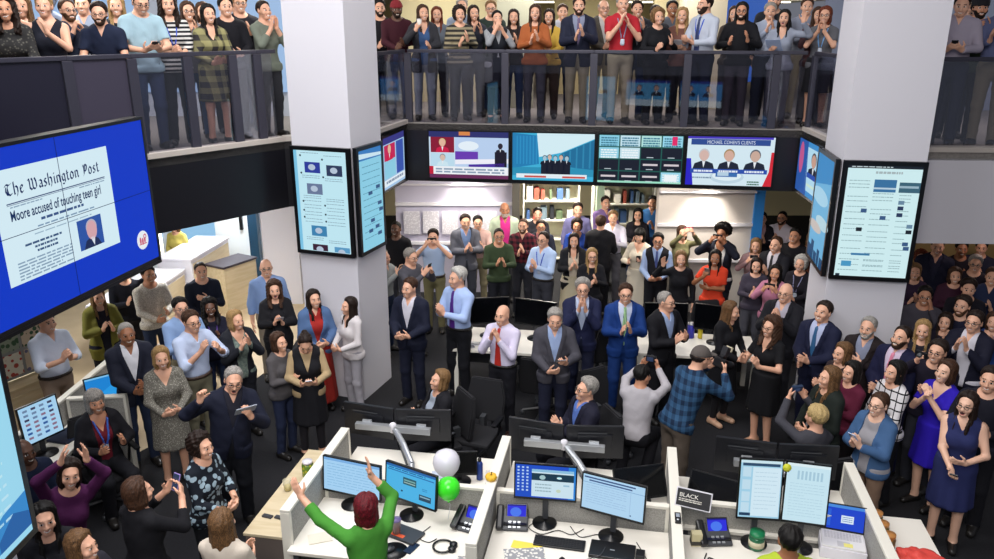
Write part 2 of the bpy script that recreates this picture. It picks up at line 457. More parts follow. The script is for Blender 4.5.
    if smile == 2:
        mi[inh & (((hl[:, 0])/.023)**2+((hl[:, 2]+.068)/.02)**2 < 1)] = 4
        mi[inh & (ax < .02) & (np.abs(hl[:, 2]+.058) < .005)] = 5
        mi[inh & (ax < .018) & (np.abs(hl[:, 2]+.073) < .008) & (hl[:, 1] > -.094)] = 6
    else:
        u_ = ax/.028
        zz = hl[:, 2]+.0655-(.0125*u_**2 if smile else .003*u_)
        mi[inh & (u_ < 1) & (np.abs(zz) < .0088*(1-.5*u_**2))] = 4
        if smile: mi[inh & (u_ < .86) & (np.abs(zz-.0006) < .0056*(1-.55*u_**2))] = 5
    sk = SKIN[skin]
    lipc = {0: '#b5665c', 1: '#ad5f52', 2: '#974f42', 3: '#6f3f35', 4: '#50302b', 5: '#b9655f'}[skin]
    if fem: lipc = {0: '#b64a4c', 1: '#b0494a', 2: '#993f3d', 3: '#7c3a38', 4: '#5e2c2c', 5: '#bd4a50'}[skin]
    hcol = HAIR.get(hc, hc)
    mats = [mat('skin', sk, .5), mat('eye_white', '#d8d2cc', .3), mat('iris', '#2a1c14', .25), mat('brow_hair', hcol if hc not in ('white', 'grey') else '#5e5852', .8),
            mat('lips', lipc, .45), mat('teeth', '#e6e0d6', .3), mat('mouth_inside', '#3a1414', .6)]
    me = mesh_np('person', V*s, Q, True, mi)
    root = link('person', me, mats)
    # ---- clothes
    def garment(nm, F, m, lab=None):
        v, q = nets(g, F)
        if len(q) < 4: return None
        ob = link(nm, mesh_np(nm, v*s, q), m, root)
        if lab: ob['label'] = lab
        return ob
    ph = [rnd.uniform(0, 6) for _ in range(6)]
    WR = (np.sin(XX*31+ZZ*19+ph[0])*np.sin(YY*27-ZZ*23+ph[1])*.5+np.sin(ZZ*47+XX*21+ph[2])*np.sin(XX*37+YY*33+ph[3])*.5).astype(np.float32)*.0045
    def sleeve(kind, add):
        Fs = g.new()
        if kind == 'none': return Fs
        for side, S, E, W, f, n, cu in arms:
            if kind == 'short':
                e = S+(E-S)*.72; Fq = g.new(); cap(g, Fq, S, E, .055*af+add, .05*af+add, .03)
                d = nz(E-S); pl = (XX-e[0])*d[0]+(YY-e[1])*d[1]+(ZZ-e[2])*d[2]
                Fq = np.maximum(Fq, pl.astype(np.float32))
            elif kind == 'cap':
                Fq = g.new(); cap(g, Fq, S, S+(E-S)*.1, .052*af+add, .05*af+add, .03)
            else:
                tt = .98 if kind == 'long' else (.35 if kind == 'rolled' else .6)
                e = E+(W-E)*tt; Fq = g.new(); F2 = g.new()
                cap(g, Fq, S, E, .053*af+add, .045*af+add, .03); cap(g, F2, E, W, .046*af+add, (.031 if kind == 'long' else .04)+add*.8, .02)
                d = nz(W-E); pl = (XX-e[0])*d[0]+(YY-e[1])*d[1]+(ZZ-e[2])*d[2]
                Fq = smin(Fq, np.maximum(F2, pl.astype(np.float32)), .02)
            Fs = smin(Fs, Fq, .0)
        return Fs
    low = smin(FT, FL, .05)
    kind, tcol = top[0], top[1]
    topt = dict(pattern=None); topt.update(top[2] if len(top) > 2 else {})
    tm = mat(kind+'_cloth', tcol, .85, bump=.25, spec=.25, **topt)
    AB = np.abs(TX)
    def collar(F, r=.066, zt=1.505):
        Fc = g.new(); cap(g, Fc, tw((0, .022, 1.43)), hw((0, .02, -.06)), r, r-.004, .02, .06)
        return smin(F, np.maximum(Fc, TZ-zt-.25*(TY)), .015)
    slv = 'long'
    if kind in ('tee', 'polo', 'blouse_short'): slv = 'short'
    if kind in ('sleeveless', 'dress', 'vest_dress'): slv = 'none'
    if kind in ('rolled',): slv = 'rolled'
    if kind in ('three',): slv = 'three'
    if kind in ('dress_short',): slv = 'short'
    if kind in ('dress_long',): slv = 'long'
    inner = jk is not None
    isdress = kind.startswith('dress')
    base = FT if not isdress else FT
    t0 = .012
    if not isdress and not sit: base = np.where(TZ < .96, smin(FT, FL, .1), FT)
    F = base-t0
    if not inner or jk[0] in ('vest',): F = smin(F, sleeve(slv, .008), .04)
    else: F = smin(F, sleeve(slv if slv in ('none', 'short') else 'long', .004), .03)
    F = F+WR*.7
    hem = .99 if (belt or kind in ('shirt', 'rolled') and not (len(top) > 3 and top[3] == 'out')) else .86
    if kind in ('sweater', 'cardigan', 'polo', 'tee') and not belt: hem = .87
    if isdress: hem = .93
    if kind in ('shirt', 'rolled', 'polo', 'collared'):
        F = collar(F)
        vw = np.maximum(0.0, (TZ-(1.40 if not tie else 1.455))*.42)
        F = np.where((TY < -.01) & (TZ > 1.36), np.maximum(F, (vw-AB)*(.9)), F)
    elif kind in ('vneck', 'blouse', 'dress', 'dress_short', 'sleeveless', 'dress_long'):
        zv = 1.31 if kind != 'dress' else 1.36
        vw = np.maximum(0.0, (TZ-zv)*.55)
        F = np.where((TY < .0) & (TZ > zv), np.maximum(F, (vw-AB)*.85), F)
        F = np.maximum(F, .082-np.sqrt((TX)**2+(TY+.0)**2+(TZ-1.52)**2))
    else:
        F = np.maximum(F, .088-np.sqrt((TX)**2+(TY+.02)**2+(TZ-1.505)**2))
    skirtF = None
    if bot[0] in ('skirt', 'dress', 'long'):
        zh = {'skirt': .52, 'dress': .50, 'long': .14}[bot[0]]
        if len(bot) > 3: zh = bot[3]
        if sit:
            skirtF = smin(FL-.03, FT-.02, .08); kz = np.minimum(lg[0][2][1]+.0, 0)
            skirtF = np.maximum(skirtF, (kz-.02)-YY); skirtF = np.maximum(skirtF, .42-ZZ)
        else:
            tt = np.clip((1.0-ZZ)/(1.0-zh), 0, 1)
            rx = .165*wt+.02+tt*(.035 if bot[0] != 'long' else .06); ry = .125*wt+.02+tt*(.05 if bot[0] != 'long' else .07)
            fold = 1+.035*np.sin(np.arctan2(YY, XX)*9+ph[4])*tt
            q = np.sqrt((XX/(rx*fold))**2+((YY-.01)/(ry*fold))**2)
            skirtF = ((q-1)*.14).astype(np.float32)
            skirtF = smin(skirtF, np.where(ZZ > zh+.1, FT-.016, BIG).astype(np.float32), .03)
            skirtF = np.maximum(skirtF, zh-ZZ); skirtF = np.maximum(skirtF, TZ-1.03)
    if isdress and skirtF is not None:
        F = np.maximum(F, hem-TZ); F = smin(F, skirtF, .03); garment('dress', F+0*F, tm)
    else:
        F = np.maximum(F, hem-TZ)
        garment({'shirt': 'shirt', 'rolled': 'shirt', 'collared': 'shirt', 'tee': 't_shirt', 'polo': 'polo_shirt', 'sweater': 'sweater', 'vneck': 'top', 'blouse': 'blouse', 'blouse_short': 'blouse', 'sleeveless': 'top', 'three': 'top', 'cardigan': 'cardigan'}.get(kind, 'top'), F, tm)
    if jk:
        jm = mat(jk[0]+'_cloth', jk[1], .8, bump=.2, spec=.25, **(jk[2] if len(jk) > 2 else {}))
        js = {'blazer': 'long', 'cardigan': 'long', 'vest': 'none', 'jacket': 'long', 'denim': 'long'}[jk[0]]
        vest = jk[0] == 'vest'
        J = smin(FT-.026, sleeve(js, .017), .045)+WR
        jh = .80 if jk[0] in ('blazer', 'jacket') else .84
        if vest: jh = .95
        if jk[0] == 'cardigan': jh = .74
        if sit: jh = max(jh, .90)
        low_ = FL-.03
        J = np.where(TZ < .93, smin(J, np.maximum(low_, jh-TZ), .06), J) if not sit else J
        zb = {'blazer': 1.10, 'vest': 1.22, 'jacket': 1.15, 'cardigan': .5, 'denim': 1.0}[jk[0]]
        op = len(jk) > 3 and jk[3] == 'open'
        vw = np.maximum((TZ-zb)*(.26 if not vest else .3), (zb-TZ-.06)*.14)
        vw = np.minimum(vw, .085)
        if jk[0] == 'cardigan' or op: vw = np.clip(.045+.05*np.clip((TZ-.9)*2, 0, 1), 0, .085)
        lap = ((AB-vw) < .05) & (TZ > zb) & (TZ < 1.5) if jk[0] in ('blazer',) else None
        if lap is not None: J = J-np.where(lap & (TY < 0), .008, 0).astype(np.float32)
        if jk[0] in ('blazer', 'jacket', 'denim'):
            Fc = g.new(); cap(g, Fc, tw((0, .03, 1.40)), tw((0, .03, 1.475)), .082, .07, .02, .06)
            J = smin(J, np.maximum(Fc, TZ-1.49), .02)
        J = np.where(TY < .01, np.maximum(J, (vw-AB)*.93), J)
        J = np.maximum(J, .075-np.sqrt(TX**2+(TY+.015)**2+(TZ-1.52)**2))
        J = np.maximum(J, jh-TZ)
        J = np.where(TZ > 1.5, np.maximum(J, .02), J) if False else J
        garment({'blazer': 'suit_jacket', 'denim': 'denim_jacket'}.get(jk[0], jk[0]), J, jm)
    bk = bot[0]
    bo = dict(bot[2]) if len(bot) > 2 and bot[2] else {}
    if bk in ('trousers', 'jeans', 'khaki', 'shorts'):
        bm_ = mat('trouser_cloth', bot[1], .85, bump=.25, spec=.25, **bo)
        Fl = g.new(); lo_ = .0 if bk == 'trousers' else -.008
        for side, hp, kn, an, he, to in lg:
            cap(g, Fl, hp, kn, .099*tf+lo_, .074+lo_, .03); cap(g, Fl, kn, an+(an-kn)*.04, .073+lo_, .062+lo_, .03)
        B = smin(Fl, FT-.009, .05)+WR
        B = np.maximum(B, TZ-(1.0)); B = np.maximum(B, .045-ZZ)
        garment('trousers', B, bm_)
    elif bk in ('skirt', 'long'):
        garment('skirt', skirtF, mat('skirt_cloth', bot[1], .85, bump=.2, spec=.25, **bo))
    if bk in ('skirt', 'dress') and len(bot) > 4 and bot[4]:
        B = np.maximum(FL-.006, TZ-.9); garment('tights', B, mat('tights_cloth', bot[4], .8))
    SHm = mat('shoe_leather', shoe, .45)
    for Fq in FFs:
        Fg = np.maximum(Fq-.010, ZZ-.075-np.maximum(YY-.0, 0)*.6) if bk in ('skirt', 'dress', 'long') else np.maximum(Fq-.012, ZZ-.11)
        garment('shoe', np.maximum(Fg, .004-ZZ), SHm)
    # ---- accessories following the chest
    outer = np.minimum(F, BIG)
    if tie:
        w = .016+.03*np.clip((1.44-TZ)/.42, 0, 1); w = np.where(TZ > 1.43, .02, w)
        tF = np.maximum(smin(FT, FN, .03)-.022, AB-w); tF = np.maximum(tF, TY+.02); tF = np.maximum(tF, .98-TZ); tF = np.maximum(tF, TZ-1.475)
        garment('tie', tF, mat('tie_silk', tie[0] if isinstance(tie, tuple) else tie, .5, **(tie[1] if isinstance(tie, tuple) else {})))
    if lan:
        wv = np.abs(AB-(.012+.22*np.maximum(TZ-1.17, 0)))
        tF = np.maximum((np.minimum(FT, FN) if not jk else FT-.014)-.020, wv-.0085); tF = np.maximum(tF, TY+.02); tF = np.maximum(tF, 1.17-TZ); tF = np.maximum(tF, TZ-1.45)
        garment('lanyard', tF, mat('lanyard_ribbon', lan, .6))
        tF = np.maximum(FT-.027, AB-.03); tF = np.maximum(tF, TY+.02); tF = np.maximum(tF, np.abs(TZ-1.125)-.045)
        garment('badge', tF, mat('badge_card', '#c9d3e2', .4))
    if belt:
        tF = np.maximum(smin(FT, FL, .04)-.028, np.abs(TZ-.985)-.02)
        garment('belt', tF, mat('belt_leather', belt, .5))
    # ---- hair
    if hs != 'bald':
        kindg = 'rec' if hs in ('rec', 'top_bald') else 'bang' if hs in ('bang', 'bobbang') else 'n'
        gg = face_g(HY, kindg)
        ex = HZ-gg
        ang = np.arctan2(HX, HY+.02)
        nzv = (np.sin(HX*90+HZ*70+ph[0])*np.sin(HY*85+HZ*60+ph[1])).astype(np.float32)
        th = {'buzz': .005, 'rec': .012, 'top_bald': .011, 'short': .017, 'thick': .027, 'bob': .021, 'bobbang': .022, 'bang': .022, 'long': .018, 'curly': .032, 'curlyshort': .03, 'pony': .012, 'bun': .012, 'cap': .017, 'beanie': .02, 'afro': .055, 'turban': .03}[hs]
        t_ = .0025+th*np.clip(ex/.05, 0, 1)**.8*(.45+.55*np.clip((HZ+.01)/.06, 0, 1) if hs in ('short', 'rec', 'thick', 'top_bald') else 1)
        t_ = t_+th*.3*np.clip((HZ-.045)/.05, 0, 1)
        if hs not in ('buzz', 'afro', 'curly', 'curlyshort'):
            px_ = rnd.choice((-.028, .028, .0 if fem else .03))
            t_ = t_-.5*th*np.exp(-((HX-px_)/.010)**2)*np.clip((.06-HY)/.05, 0, 1)*np.clip((HZ-.05)/.03, 0, 1)
            t_ = t_+.0025*np.sin(ang*17+HZ*30+ph[2])
        amp = .009 if hs in ('curly', 'curlyshort', 'afro') else .002
        Fh = (FS-t_-nzv*amp).astype(np.float32)
        Fh = np.maximum(Fh, -ex)
        if hs == 'top_bald': Fh = np.maximum(Fh, HZ-.055+np.clip(-HY, 0, 1)*.3); Fh = np.maximum(Fh, -.035-HY)
        if hs in ('long', 'curly', 'bob', 'bobbang', 'curlyshort'):
            lowz = {'long': -.30, 'curly': -.24, 'bob': -.125, 'bobbang': -.12, 'curlyshort': -.075}[hs]
            e = 1.2 if hs == 'curly' else 1.1 if hs == 'curlyshort' else 1.0
            tq = np.clip((.03-HZ)/.30, 0, 1)
            rx = (.090+.020*tq)*e; cy = .020+.010*tq
            ry = np.where(HY < cy, .092+.055*tq, .096-.012*tq)*e
            if lowz > -.2: rx = rx-.020*np.clip((lowz+.05-HZ)/.05, 0, 1); ry = ry-.02*np.clip((lowz+.05-HZ)/.05, 0, 1)
            Fx = (np.sqrt((HX/rx)**2+((HY-cy)/ry)**2)-1)*.085
            Fx = Fx+(.0035*np.sin(ang*13+ph[3]+HZ*9) if amp < .005 else .011*np.sin(ang*9+HZ*55+ph[3])*np.sin(HZ*70+ang*4+ph[4]))
            yf = -.024-.9*np.clip(np.abs(HX)-.050, 0, .05)-np.where(HZ < -.13, .25*np.clip(-.13-HZ, 0, .1)*4*(np.abs(HX) > .045), 0)
            Fx = np.maximum(Fx, yf-HY); Fx = np.maximum(Fx, HZ-.055); Fx = np.maximum(Fx, (lowz+.012*np.sin(ang*5+ph[5]))-HZ)
            Fx = np.maximum(Fx, -.010-smin(FH, FN, .01)) if False else Fx
            Fh = smin(Fh, Fx.astype(np.float32), .02)
        if hs == 'pony':
            cap(g, Fh, hw((0, .115, .04)), hw((0, .14, -.03)), .02, .026, .02, .05); cap(g, Fh, hw((0, .14, -.03)), hw((0, .125, -.2)), .026, .012, .02, .05)
        if hs == 'bun': ell(g, Fh, hw((0, .105, .07)), (.04, .035, .04), H, .01, .05)
        if hs in ('cap', 'beanie', 'turban'):
            Fq = g.new(); zc = .035 if hs == 'cap' else .03
            Fq = np.maximum(FS-(.016 if hs == 'cap' else .022), zc-HZ-(.1*np.clip(HY, 0, 1) if hs == 'cap' else .35*np.clip(HY, 0, 1)))
            if hs == 'turban': ell(g, Fq, hw((0, .02, .085)), (.095, .11, .06), H, .03, .06)
            if hs == 'cap': ell(g, Fq, hw((0, -.125, .043)), (.07, .075, .008), H, .01, .05)
            garment({'cap': 'baseball_cap', 'beanie': 'knit_hat', 'turban': 'turban'}[hs], Fq, mat('hat_cloth', hcol, .9, bump=.3))
            Fh = np.maximum(Fh, HZ-.02)
            hcol = '#1c1411'
        hd = tuple(int(hcol[i:i+2], 16)/255 for i in (1, 3, 5))
        garment('hair', Fh, mat('hair_strands', hcol, .6, bump=.35, spec=.25, pattern='strand', c2='#%02x%02x%02x' % tuple(int(v*(.68 if hc in ('grey', 'white', 'blond', 'sandy') or hc.startswith('#') else .5)*255) for v in hd), scale=.02))
    if beard:
        up_ = -.052+np.clip((np.abs(HX)-.040)*1.5, 0, .032)
        Fb = np.maximum(FH-.0045-.003*np.clip((-.07-HZ)/.03, 0, 1), HZ-up_); Fb = np.maximum(Fb, HY-.0); Fb = np.maximum(Fb, -.128-HZ)
        Fb = np.maximum(Fb, .0135-np.sqrt((HX*.52)**2+(HZ+.066)**2))
        Fm = np.maximum(FH-.004, np.abs(HZ+.0485+.10*np.abs(HX))-.0055); Fm = np.maximum(Fm, np.abs(HX)-.03); Fm = np.maximum(Fm, HY+.05)
        bc = HAIR.get(beard, beard)
        garment('beard', np.minimum(Fb, Fm), mat('hair_strands', {'black': '#2a211c', 'dark': '#3a2a21', 'brown': '#5e4330'}.get(beard, bc), .75, bump=.4, spec=.15))
    if gl:
        ob = link('glasses', glasses_mesh(), None, root)
        M4 = np.eye(4); M4[:3, :3] = H*s; M4[:3, 3] = hc0*s
        ob.matrix_local = Matrix(M4.tolist())
        gm = mat('spectacle_frame', gl if gl.startswith('#') else '#141214', .35)
        if not ob.data.materials: ob.data.materials.append(gm)
        ob.material_slots[0].link = 'OBJECT'; ob.material_slots[0].material = gm
    root['label'] = label; root['category'] = 'person'
    if group: root['group'] = group
    root.location = (x, y, z0); root.rotation_euler = (0, 0, R(rot))
    info = dict(root=root, s=s, rot=R(rot), loc=np.array([x, y, z0]), hands=[(sd, W*s, f, n) for sd, S, E, W, f, n, cu in arms], head=hc0*s, H=H)
    PEOPLE.append(info)
    return info

def to_world(info, p):
    return rotz(info['rot'])@np.asarray(p)+info['loc']
def hand_point(info, side, along=.11, out=.02):
    for sd, W, f, n in info['hands']:
        if sd == side: return to_world(info, W+nz(f)*along*info['s']+nz(n)*out), rotz(info['rot'])@nz(f), rotz(info['rot'])@nz(n)
# ---------------------------------------------------------------- mesh builder
class MB:
    def __init__(s, M=None): s.bm = bmesh.new(); s.M = M or Matrix()
    def box(s, lo, hi, bev=0.0, M=None):
        t = bmesh.new(); bmesh.ops.create_cube(t, size=1)
        c = [(a+b)/2 for a, b in zip(lo, hi)]; d = [abs(b-a) for a, b in zip(lo, hi)]
        for v in t.verts: v.co = Vector((v.co.x*d[0]+c[0], v.co.y*d[1]+c[1], v.co.z*d[2]+c[2]))
        if bev: bmesh.ops.bevel(t, geom=t.edges[:], offset=min(bev, min(d)*.4), segments=2, affect='EDGES', profile=.6)
        return s._add(t, M)
    def prism(s, pts, z0, z1, M=None, bev=0):
        t = bmesh.new()
        a = [t.verts.new((p[0], p[1], z0)) for p in pts]; b = [t.verts.new((p[0], p[1], z1)) for p in pts]
        n = len(pts); t.faces.new(a[::-1]); t.faces.new(b)
        for i in range(n): t.faces.new((a[i], a[(i+1) % n], b[(i+1) % n], b[i]))
        bmesh.ops.recalc_face_normals(t, faces=t.faces[:])
        if bev: bmesh.ops.bevel(t, geom=t.edges[:], offset=bev, segments=2, affect='EDGES')
        return s._add(t, M)
    def tube(s, pts, r, seg=8, M=None, closed=False):
        t = bmesh.new(); tube_mesh(t, pts, r, seg, closed); return s._add(t, M)
    def lathe(s, prof, c=(0, 0, 0), seg=20, M=None):
        t = bmesh.new(); rings = []
        for r, z in prof: rings.append([t.verts.new((c[0]+r*math.cos(k*2*math.pi/seg), c[1]+r*math.sin(k*2*math.pi/seg), c[2]+z)) for k in range(seg)])
        for a, b in zip(rings, rings[1:]):
            for k in range(seg): t.faces.new((a[k], a[(k+1) % seg], b[(k+1) % seg], b[k]))
        t.faces.new(rings[0][::-1]); t.faces.new(rings[-1])
        for f in t.faces: f.smooth = True
        return s._add(t, M)
    def poly(s, pts, M=None):
        t = bmesh.new(); t.faces.new([t.verts.new(p) for p in pts]); return s._add(t, M)
    def _add(s, t, M=None):
        MM = s.M@M if M is not None else s.M
        t.transform(MM); me = bpy.data.meshes.new('t'); t.to_mesh(me); t.free(); s.bm.from_mesh(me); bpy.data.meshes.remove(me); return s
    def build(s, name, m, parent=None, **props):
        me = bpy.data.meshes.new(name); s.bm.to_mesh(me); s.bm.free()
        o = link(name, me, m, parent)
        for k, v in props.items(): o[k] = v
        return o
def thing(name, label, cat, loc=(0, 0, 0), rz=0, group=None):
    o = bpy.data.objects.new(name, None); COL.objects.link(o); o.empty_display_size = .1
    o.location = loc; o.rotation_euler = (0, 0, rz); o['label'] = label; o['category'] = cat
    if group: o['group'] = group
    return o
def tag(o, label, cat, group=None):
    o['label'] = label; o['category'] = cat
    if group: o['group'] = group
    return o
def struct(name, mb, m): return mb.build(name, m, None, kind='structure')
def children(o): return [c for c in bpy.data.objects if c.parent == o]
def copy_tree(o, parent=None):
    c = o.copy(); COL.objects.link(c)
    if parent: c.parent = parent
    for ch in children(o): copy_tree(ch, c)
    return c
def frame(o, u, d=(0, 0, -1)):
    """local frame: x along u, y into the wall, z up, origin o"""
    u = Vector(u).normalized(); z = -Vector(d).normalized(); y = z.cross(u)
    M = Matrix((u, y, z)).transposed().to_4x4(); M.translation = Vector(o); return M

# ---------------------------------------------------------------- screens
class Screen:
    """picture on a display: origin top-left, x right 0..w, y down 0..h metres; each colour one mesh"""
    def __init__(s, M, w, h, E=1.0): s.M = M; s.w = w; s.h = h; s.E = E; s.q = {}; s.t = {}; s.n = 0
    def rect(s, x0, y0, x1, y1, c, L=1):
        s.poly([(x0, y0), (x1, y0), (x1, y1), (x0, y1)], c, L)
    def poly(s, pts, c, L=1):
        s.q.setdefault(c, []).append([(p[0]*s.w, -.0006*L-.0012, -p[1]*s.h) for p in pts])
    def disc(s, cx, cy, rx, ry, c, L=1, n=18, a0=0, a1=2*math.pi):
        s.poly([(cx+rx*math.cos(a0+(a1-a0)*k/n), cy+ry*math.sin(a0+(a1-a0)*k/n)) for k in range(n)], c, L)
    def text(s, x, y, size, txt, c, L=4, width=None, align='LEFT', off=0):
        cu = bpy.data.curves.new('t', 'FONT'); cu.body = txt; cu.size = size*s.h; cu.align_x = align; cu.offset = off
        ob = bpy.data.objects.new('t', cu); COL.objects.link(ob)
        bpy.context.view_layer.update()
        me = bpy.data.meshes.new_from_object(ob.evaluated_get(bpy.context.evaluated_depsgraph_get()))
        xs = [v.co.x for v in me.vertices]; k = 1
        if width and xs: k = width*s.w/(max(xs)-min(xs))
        F = s.t.setdefault(c, [])
        vs = [(x*s.w+v.co.x*k, -.0006*L-.0012, -y*s.h+v.co.y) for v in me.vertices]
        F.append((vs, [tuple(p.vertices) for p in me.polygons]))
        bpy.data.objects.remove(ob); bpy.data.curves.remove(cu); bpy.data.meshes.remove(me)
    def lines(s, x0, y0, x1, n, dy, th, c, L=3, seed=1):
        r = random.Random(seed)
        for i in range(n):
            e = x1 if i % 5 != 4 else x0+(x1-x0)*r.uniform(.4, .8)
            x = x0
            while x < e:
                w = (x1-x0)*r.uniform(.06, .2); s.rect(x, y0+i*dy, min(x+w, e), y0+i*dy+th, c, L); x += w+(x1-x0)*.025
    def person(s, cx, cy, r, skin, hair, suit, L=4, asp=1.0):
        s.poly([(cx-2.1*r*asp, cy+3.0*r), (cx-1.7*r*asp, cy+1.7*r), (cx-.5*r*asp, cy+1.2*r), (cx+.5*r*asp, cy+1.2*r), (cx+1.7*r*asp, cy+1.7*r), (cx+2.1*r*asp, cy+3.0*r)], suit, L)
        s.disc(cx, cy-.15*r, 1.02*r*asp, 1.2*r, hair, L+1); s.disc(cx, cy+.08*r, .88*r*asp, 1.12*r, skin, L+2)
        s.poly([(cx-.3*r*asp, cy+1.25*r), (cx+.3*r*asp, cy+1.25*r), (cx, cy+2.6*r)], '#e8eef4', L+1)
    def build(s, parent):
        bm = bmesh.new(); ms = []
        def slot(c):
            if c not in ms: ms.append(c)
            return ms.index(c)
        out = s.M.to_3x3()@Vector((0, -1, 0))
        for c, Q in s.q.items():
            for q in Q:
                f = bm.faces.new([bm.verts.new(s.M@Vector(p)) for p in q]); f.material_index = slot(c); f.normal_update()
                if f.normal.dot(out) < 0: f.normal_flip()
        for c, T in s.t.items():
            for vs, fs in T:
                V = [bm.verts.new(s.M@Vector(p)) for p in vs]
                for f in fs:
                    try: bm.faces.new([V[i] for i in f]).material_index = slot(c)
                    except ValueError: pass
        me = bpy.data.meshes.new('screen_print'); bm.to_mesh(me); bm.free()
        return link('screen_print', me, [mat('lit_pixels', c, .5, emit=s.E, spec=.04) for c in ms], parent)

M_WHITE = mat('white_paint', '#d8d6dd', .7, bump=.02)
M_BLACK = mat('black_plastic', '#0b0c10', .35)
M_BEZEL = mat('black_bezel', '#08090d', .3)
M_GREYP = mat('grey_plastic', '#3c3e42', .45)
M_SILVER = mat('silver_metal', '#b9bcc0', .35, metal=.7)
M_CAP = mat('cream_laminate', '#e2ded2', .5)
M_DESK = mat('desk_laminate', '#e6e1d6', .45)
M_FABRIC = mat('partition_fabric', '#8f8d88', .9, pattern='heather', c2='#a5a39d', scale=.01)
M_DARK = mat('dark_slab', '#0d0d14', .4)
M_WOOD = mat('pale_wood', '#cfbf9f', .55, pattern='wood', c2='#c6b592', scale=.4)

def display(name, label, cat, M, w, h, depth=.06, bez=.03, E=1.0, group=None, loc=None):
    """wall display: M = frame at top-left of the casing; returns thing, Screen"""
    t = thing(name, label, cat, M.translation, 0, group)
    Mi = Matrix.Translation(-M.translation)@M
    mb = MB(Mi); mb.box((0, 0, -h), (w, depth, 0), .004); mb.build('casing', M_BLACK, t)
    mb = MB(Mi)
    mb.box((0, -.006, -bez), (w, 0, 0)); mb.box((0, -.006, -h), (w, 0, -h+bez)); mb.box((0, -.006, -h+bez), (bez, 0, -bez)); mb.box((w-bez, -.006, -h+bez), (w, 0, -bez))
    mb.build('bezel', M_BEZEL, t)
    S = Screen(Mi@Matrix.Translation((bez, 0, -bez)), w-2*bez, h-2*bez, E)
    return t, S

# ---------------------------------------------------------------- setting
struct('floor', MB().box((-16, -2, -.1), (16, 34, 0)), mat('dark_carpet', '#0e0e12', .95, pattern='carpet', c2='#16161c', scale=.02))
struct('floor_side_aisle', MB().prism([(-12, 6.9), (-5.3, 6.9), (-3.9, 9.4), (-3.3, 11.5), (-3.3, 24), (-12, 24)], .0, .006), mat('beige_floor', '#c9b595', .5, pattern='heather', c2='#c2ad8b', scale=.5))
LC = Vector((-1.83, 9.97)); La = Vector((-.94, .34)); Lb = Vector((.34, .94))
RC = Vector((3.98, 9.12)); Ra = Vector((.985, -.17)); Rb = Vector((.17, .985))
def column(name, c, a, b, w=.95, w2=.95):
    p = [c, c+a*w, c+a*w+b*w2, c+b*w2]
    struct(name, MB().prism([tuple(q) for q in p], 0, 7.6), M_WHITE)
column('column_left', LC, La, Lb, .86, .80)
column('column_right', RC, Ra, Rb, .90, .95)
struct('column_near_left', MB().prism([(-2.92, 4.08), (-2.95, 3.0), (-3.9, 3.05), (-3.87, 4.12)], 0, 7.6), M_WHITE)
# upper storey slab: back, left, right
EDGE = [(-12, .8), (-8.5, 3.2), (-5.75, 6.8), (-4.05, 8.98), (-2.8, 10.5), (-1.75, 10.95), (-1.40, 12.42), (4.42, 11.55), (4.30, 10.05), (5.1, 9.6), (12, 9.3)]
slab = EDGE+[(16, 9.0), (16, 50), (-16, 50), (-16, .8)]
struct('floor_upper', MB().prism(slab, 3.40, 3.51), mat('grey_carpet', '#77726e', .95, pattern='carpet', c2='#86817c', scale=.03))
struct('ceiling_lower', MB().prism([(p[0]+(0 if abs(p[0]) > 11 else .0), p[1]+.12) for p in slab], 2.60, 2.66), mat('ceiling_white', '#cfcabf', .8))
def fascia(name, pts, m, z0=2.42, z1=3.50, th=.12):
    mb = MB()
    for a, b in zip(pts, pts[1:]):
        d = (Vector(b)-Vector(a)).normalized(); n = Vector((-d.y, d.x))
        mb.prism([a, b, tuple(Vector(b)+n*th), tuple(Vector(a)+n*th)], z0, z1)
    struct(name, mb, m)
fascia('wall_fascia_left', EDGE[0:6], M_DARK, 2.62)
fascia('wall_fascia_back', EDGE[5:9], M_DARK, 2.61)
fascia('wall_fascia_right', EDGE[9:11], mat('white_fascia', '#cfccd2', .7), 2.36, 3.42)
def ledge(name, pts, th=.16):
    mb = MB()
    for a, b in zip(pts, pts[1:]):
        d = (Vector(b)-Vector(a)).normalized(); n = Vector((-d.y, d.x))
        mb.prism([tuple(Vector(a)-n*.03), tuple(Vector(b)-n*.03), tuple(Vector(b)+n*th), tuple(Vector(a)+n*th)], 3.50, 3.56)
    struct(name, mb, mat('ledge_stone', '#b7aea6', .6))
ledge('trim_ledge_left', EDGE[3:7]); ledge('trim_ledge_right', EDGE[7:11])
# upper storey room
struct('ceiling_upper', MB().prism([(-16, 14.5), (16, 14.5), (16, 50), (-16, 50)], 5.95, 6.05), mat('ceiling_cream', '#d9d3bd', .8))
struct('wall_upper_back', MB().box((-16, 48, 3.5), (16, 48.2, 6.0)), mat('cream_wall', '#cdbf96', .8))
for i, (x0, x1, yy) in enumerate(((-1.9, .1, 15.8), (1.2, 2.6, 17.5), (2.9, 3.6, 15.5))): 
    struct('wall_upper_partition_%d' % (i+1), MB().box((x0, yy, 3.51), (x1, yy+.15, 5.95)), mat('wall_tone%d' % i, ('#b9ae8a', '#cfc08e', '#c2b68f')[i], .8))
struct('column_upper_1', MB().box((.0, 14.6, 3.51), (.65, 15.2, 5.95)), mat('grey_green_column', '#a7a693', .8))
struct('column_upper_2', MB().box((3.25, 14.4, 3.51), (3.95, 15.0, 5.95)), mat('beige_column', '#c9bea6', .8))
struct('wall_upper_left', MB().box((-9.5, 13.3, 3.51), (-2.2, 13.45, 5.95)), mat('pale_wall', '#a9b0bd', .8))
struct('wall_upper_right', MB().box((5.6, 14.2, 3.51), (15, 14.35, 5.95)), mat('blue_grey_wall', '#8e97ad', .8))
M_SKYGLASS = mat('daylight_glass', '#9fbfe6', .2, emit=1.0)
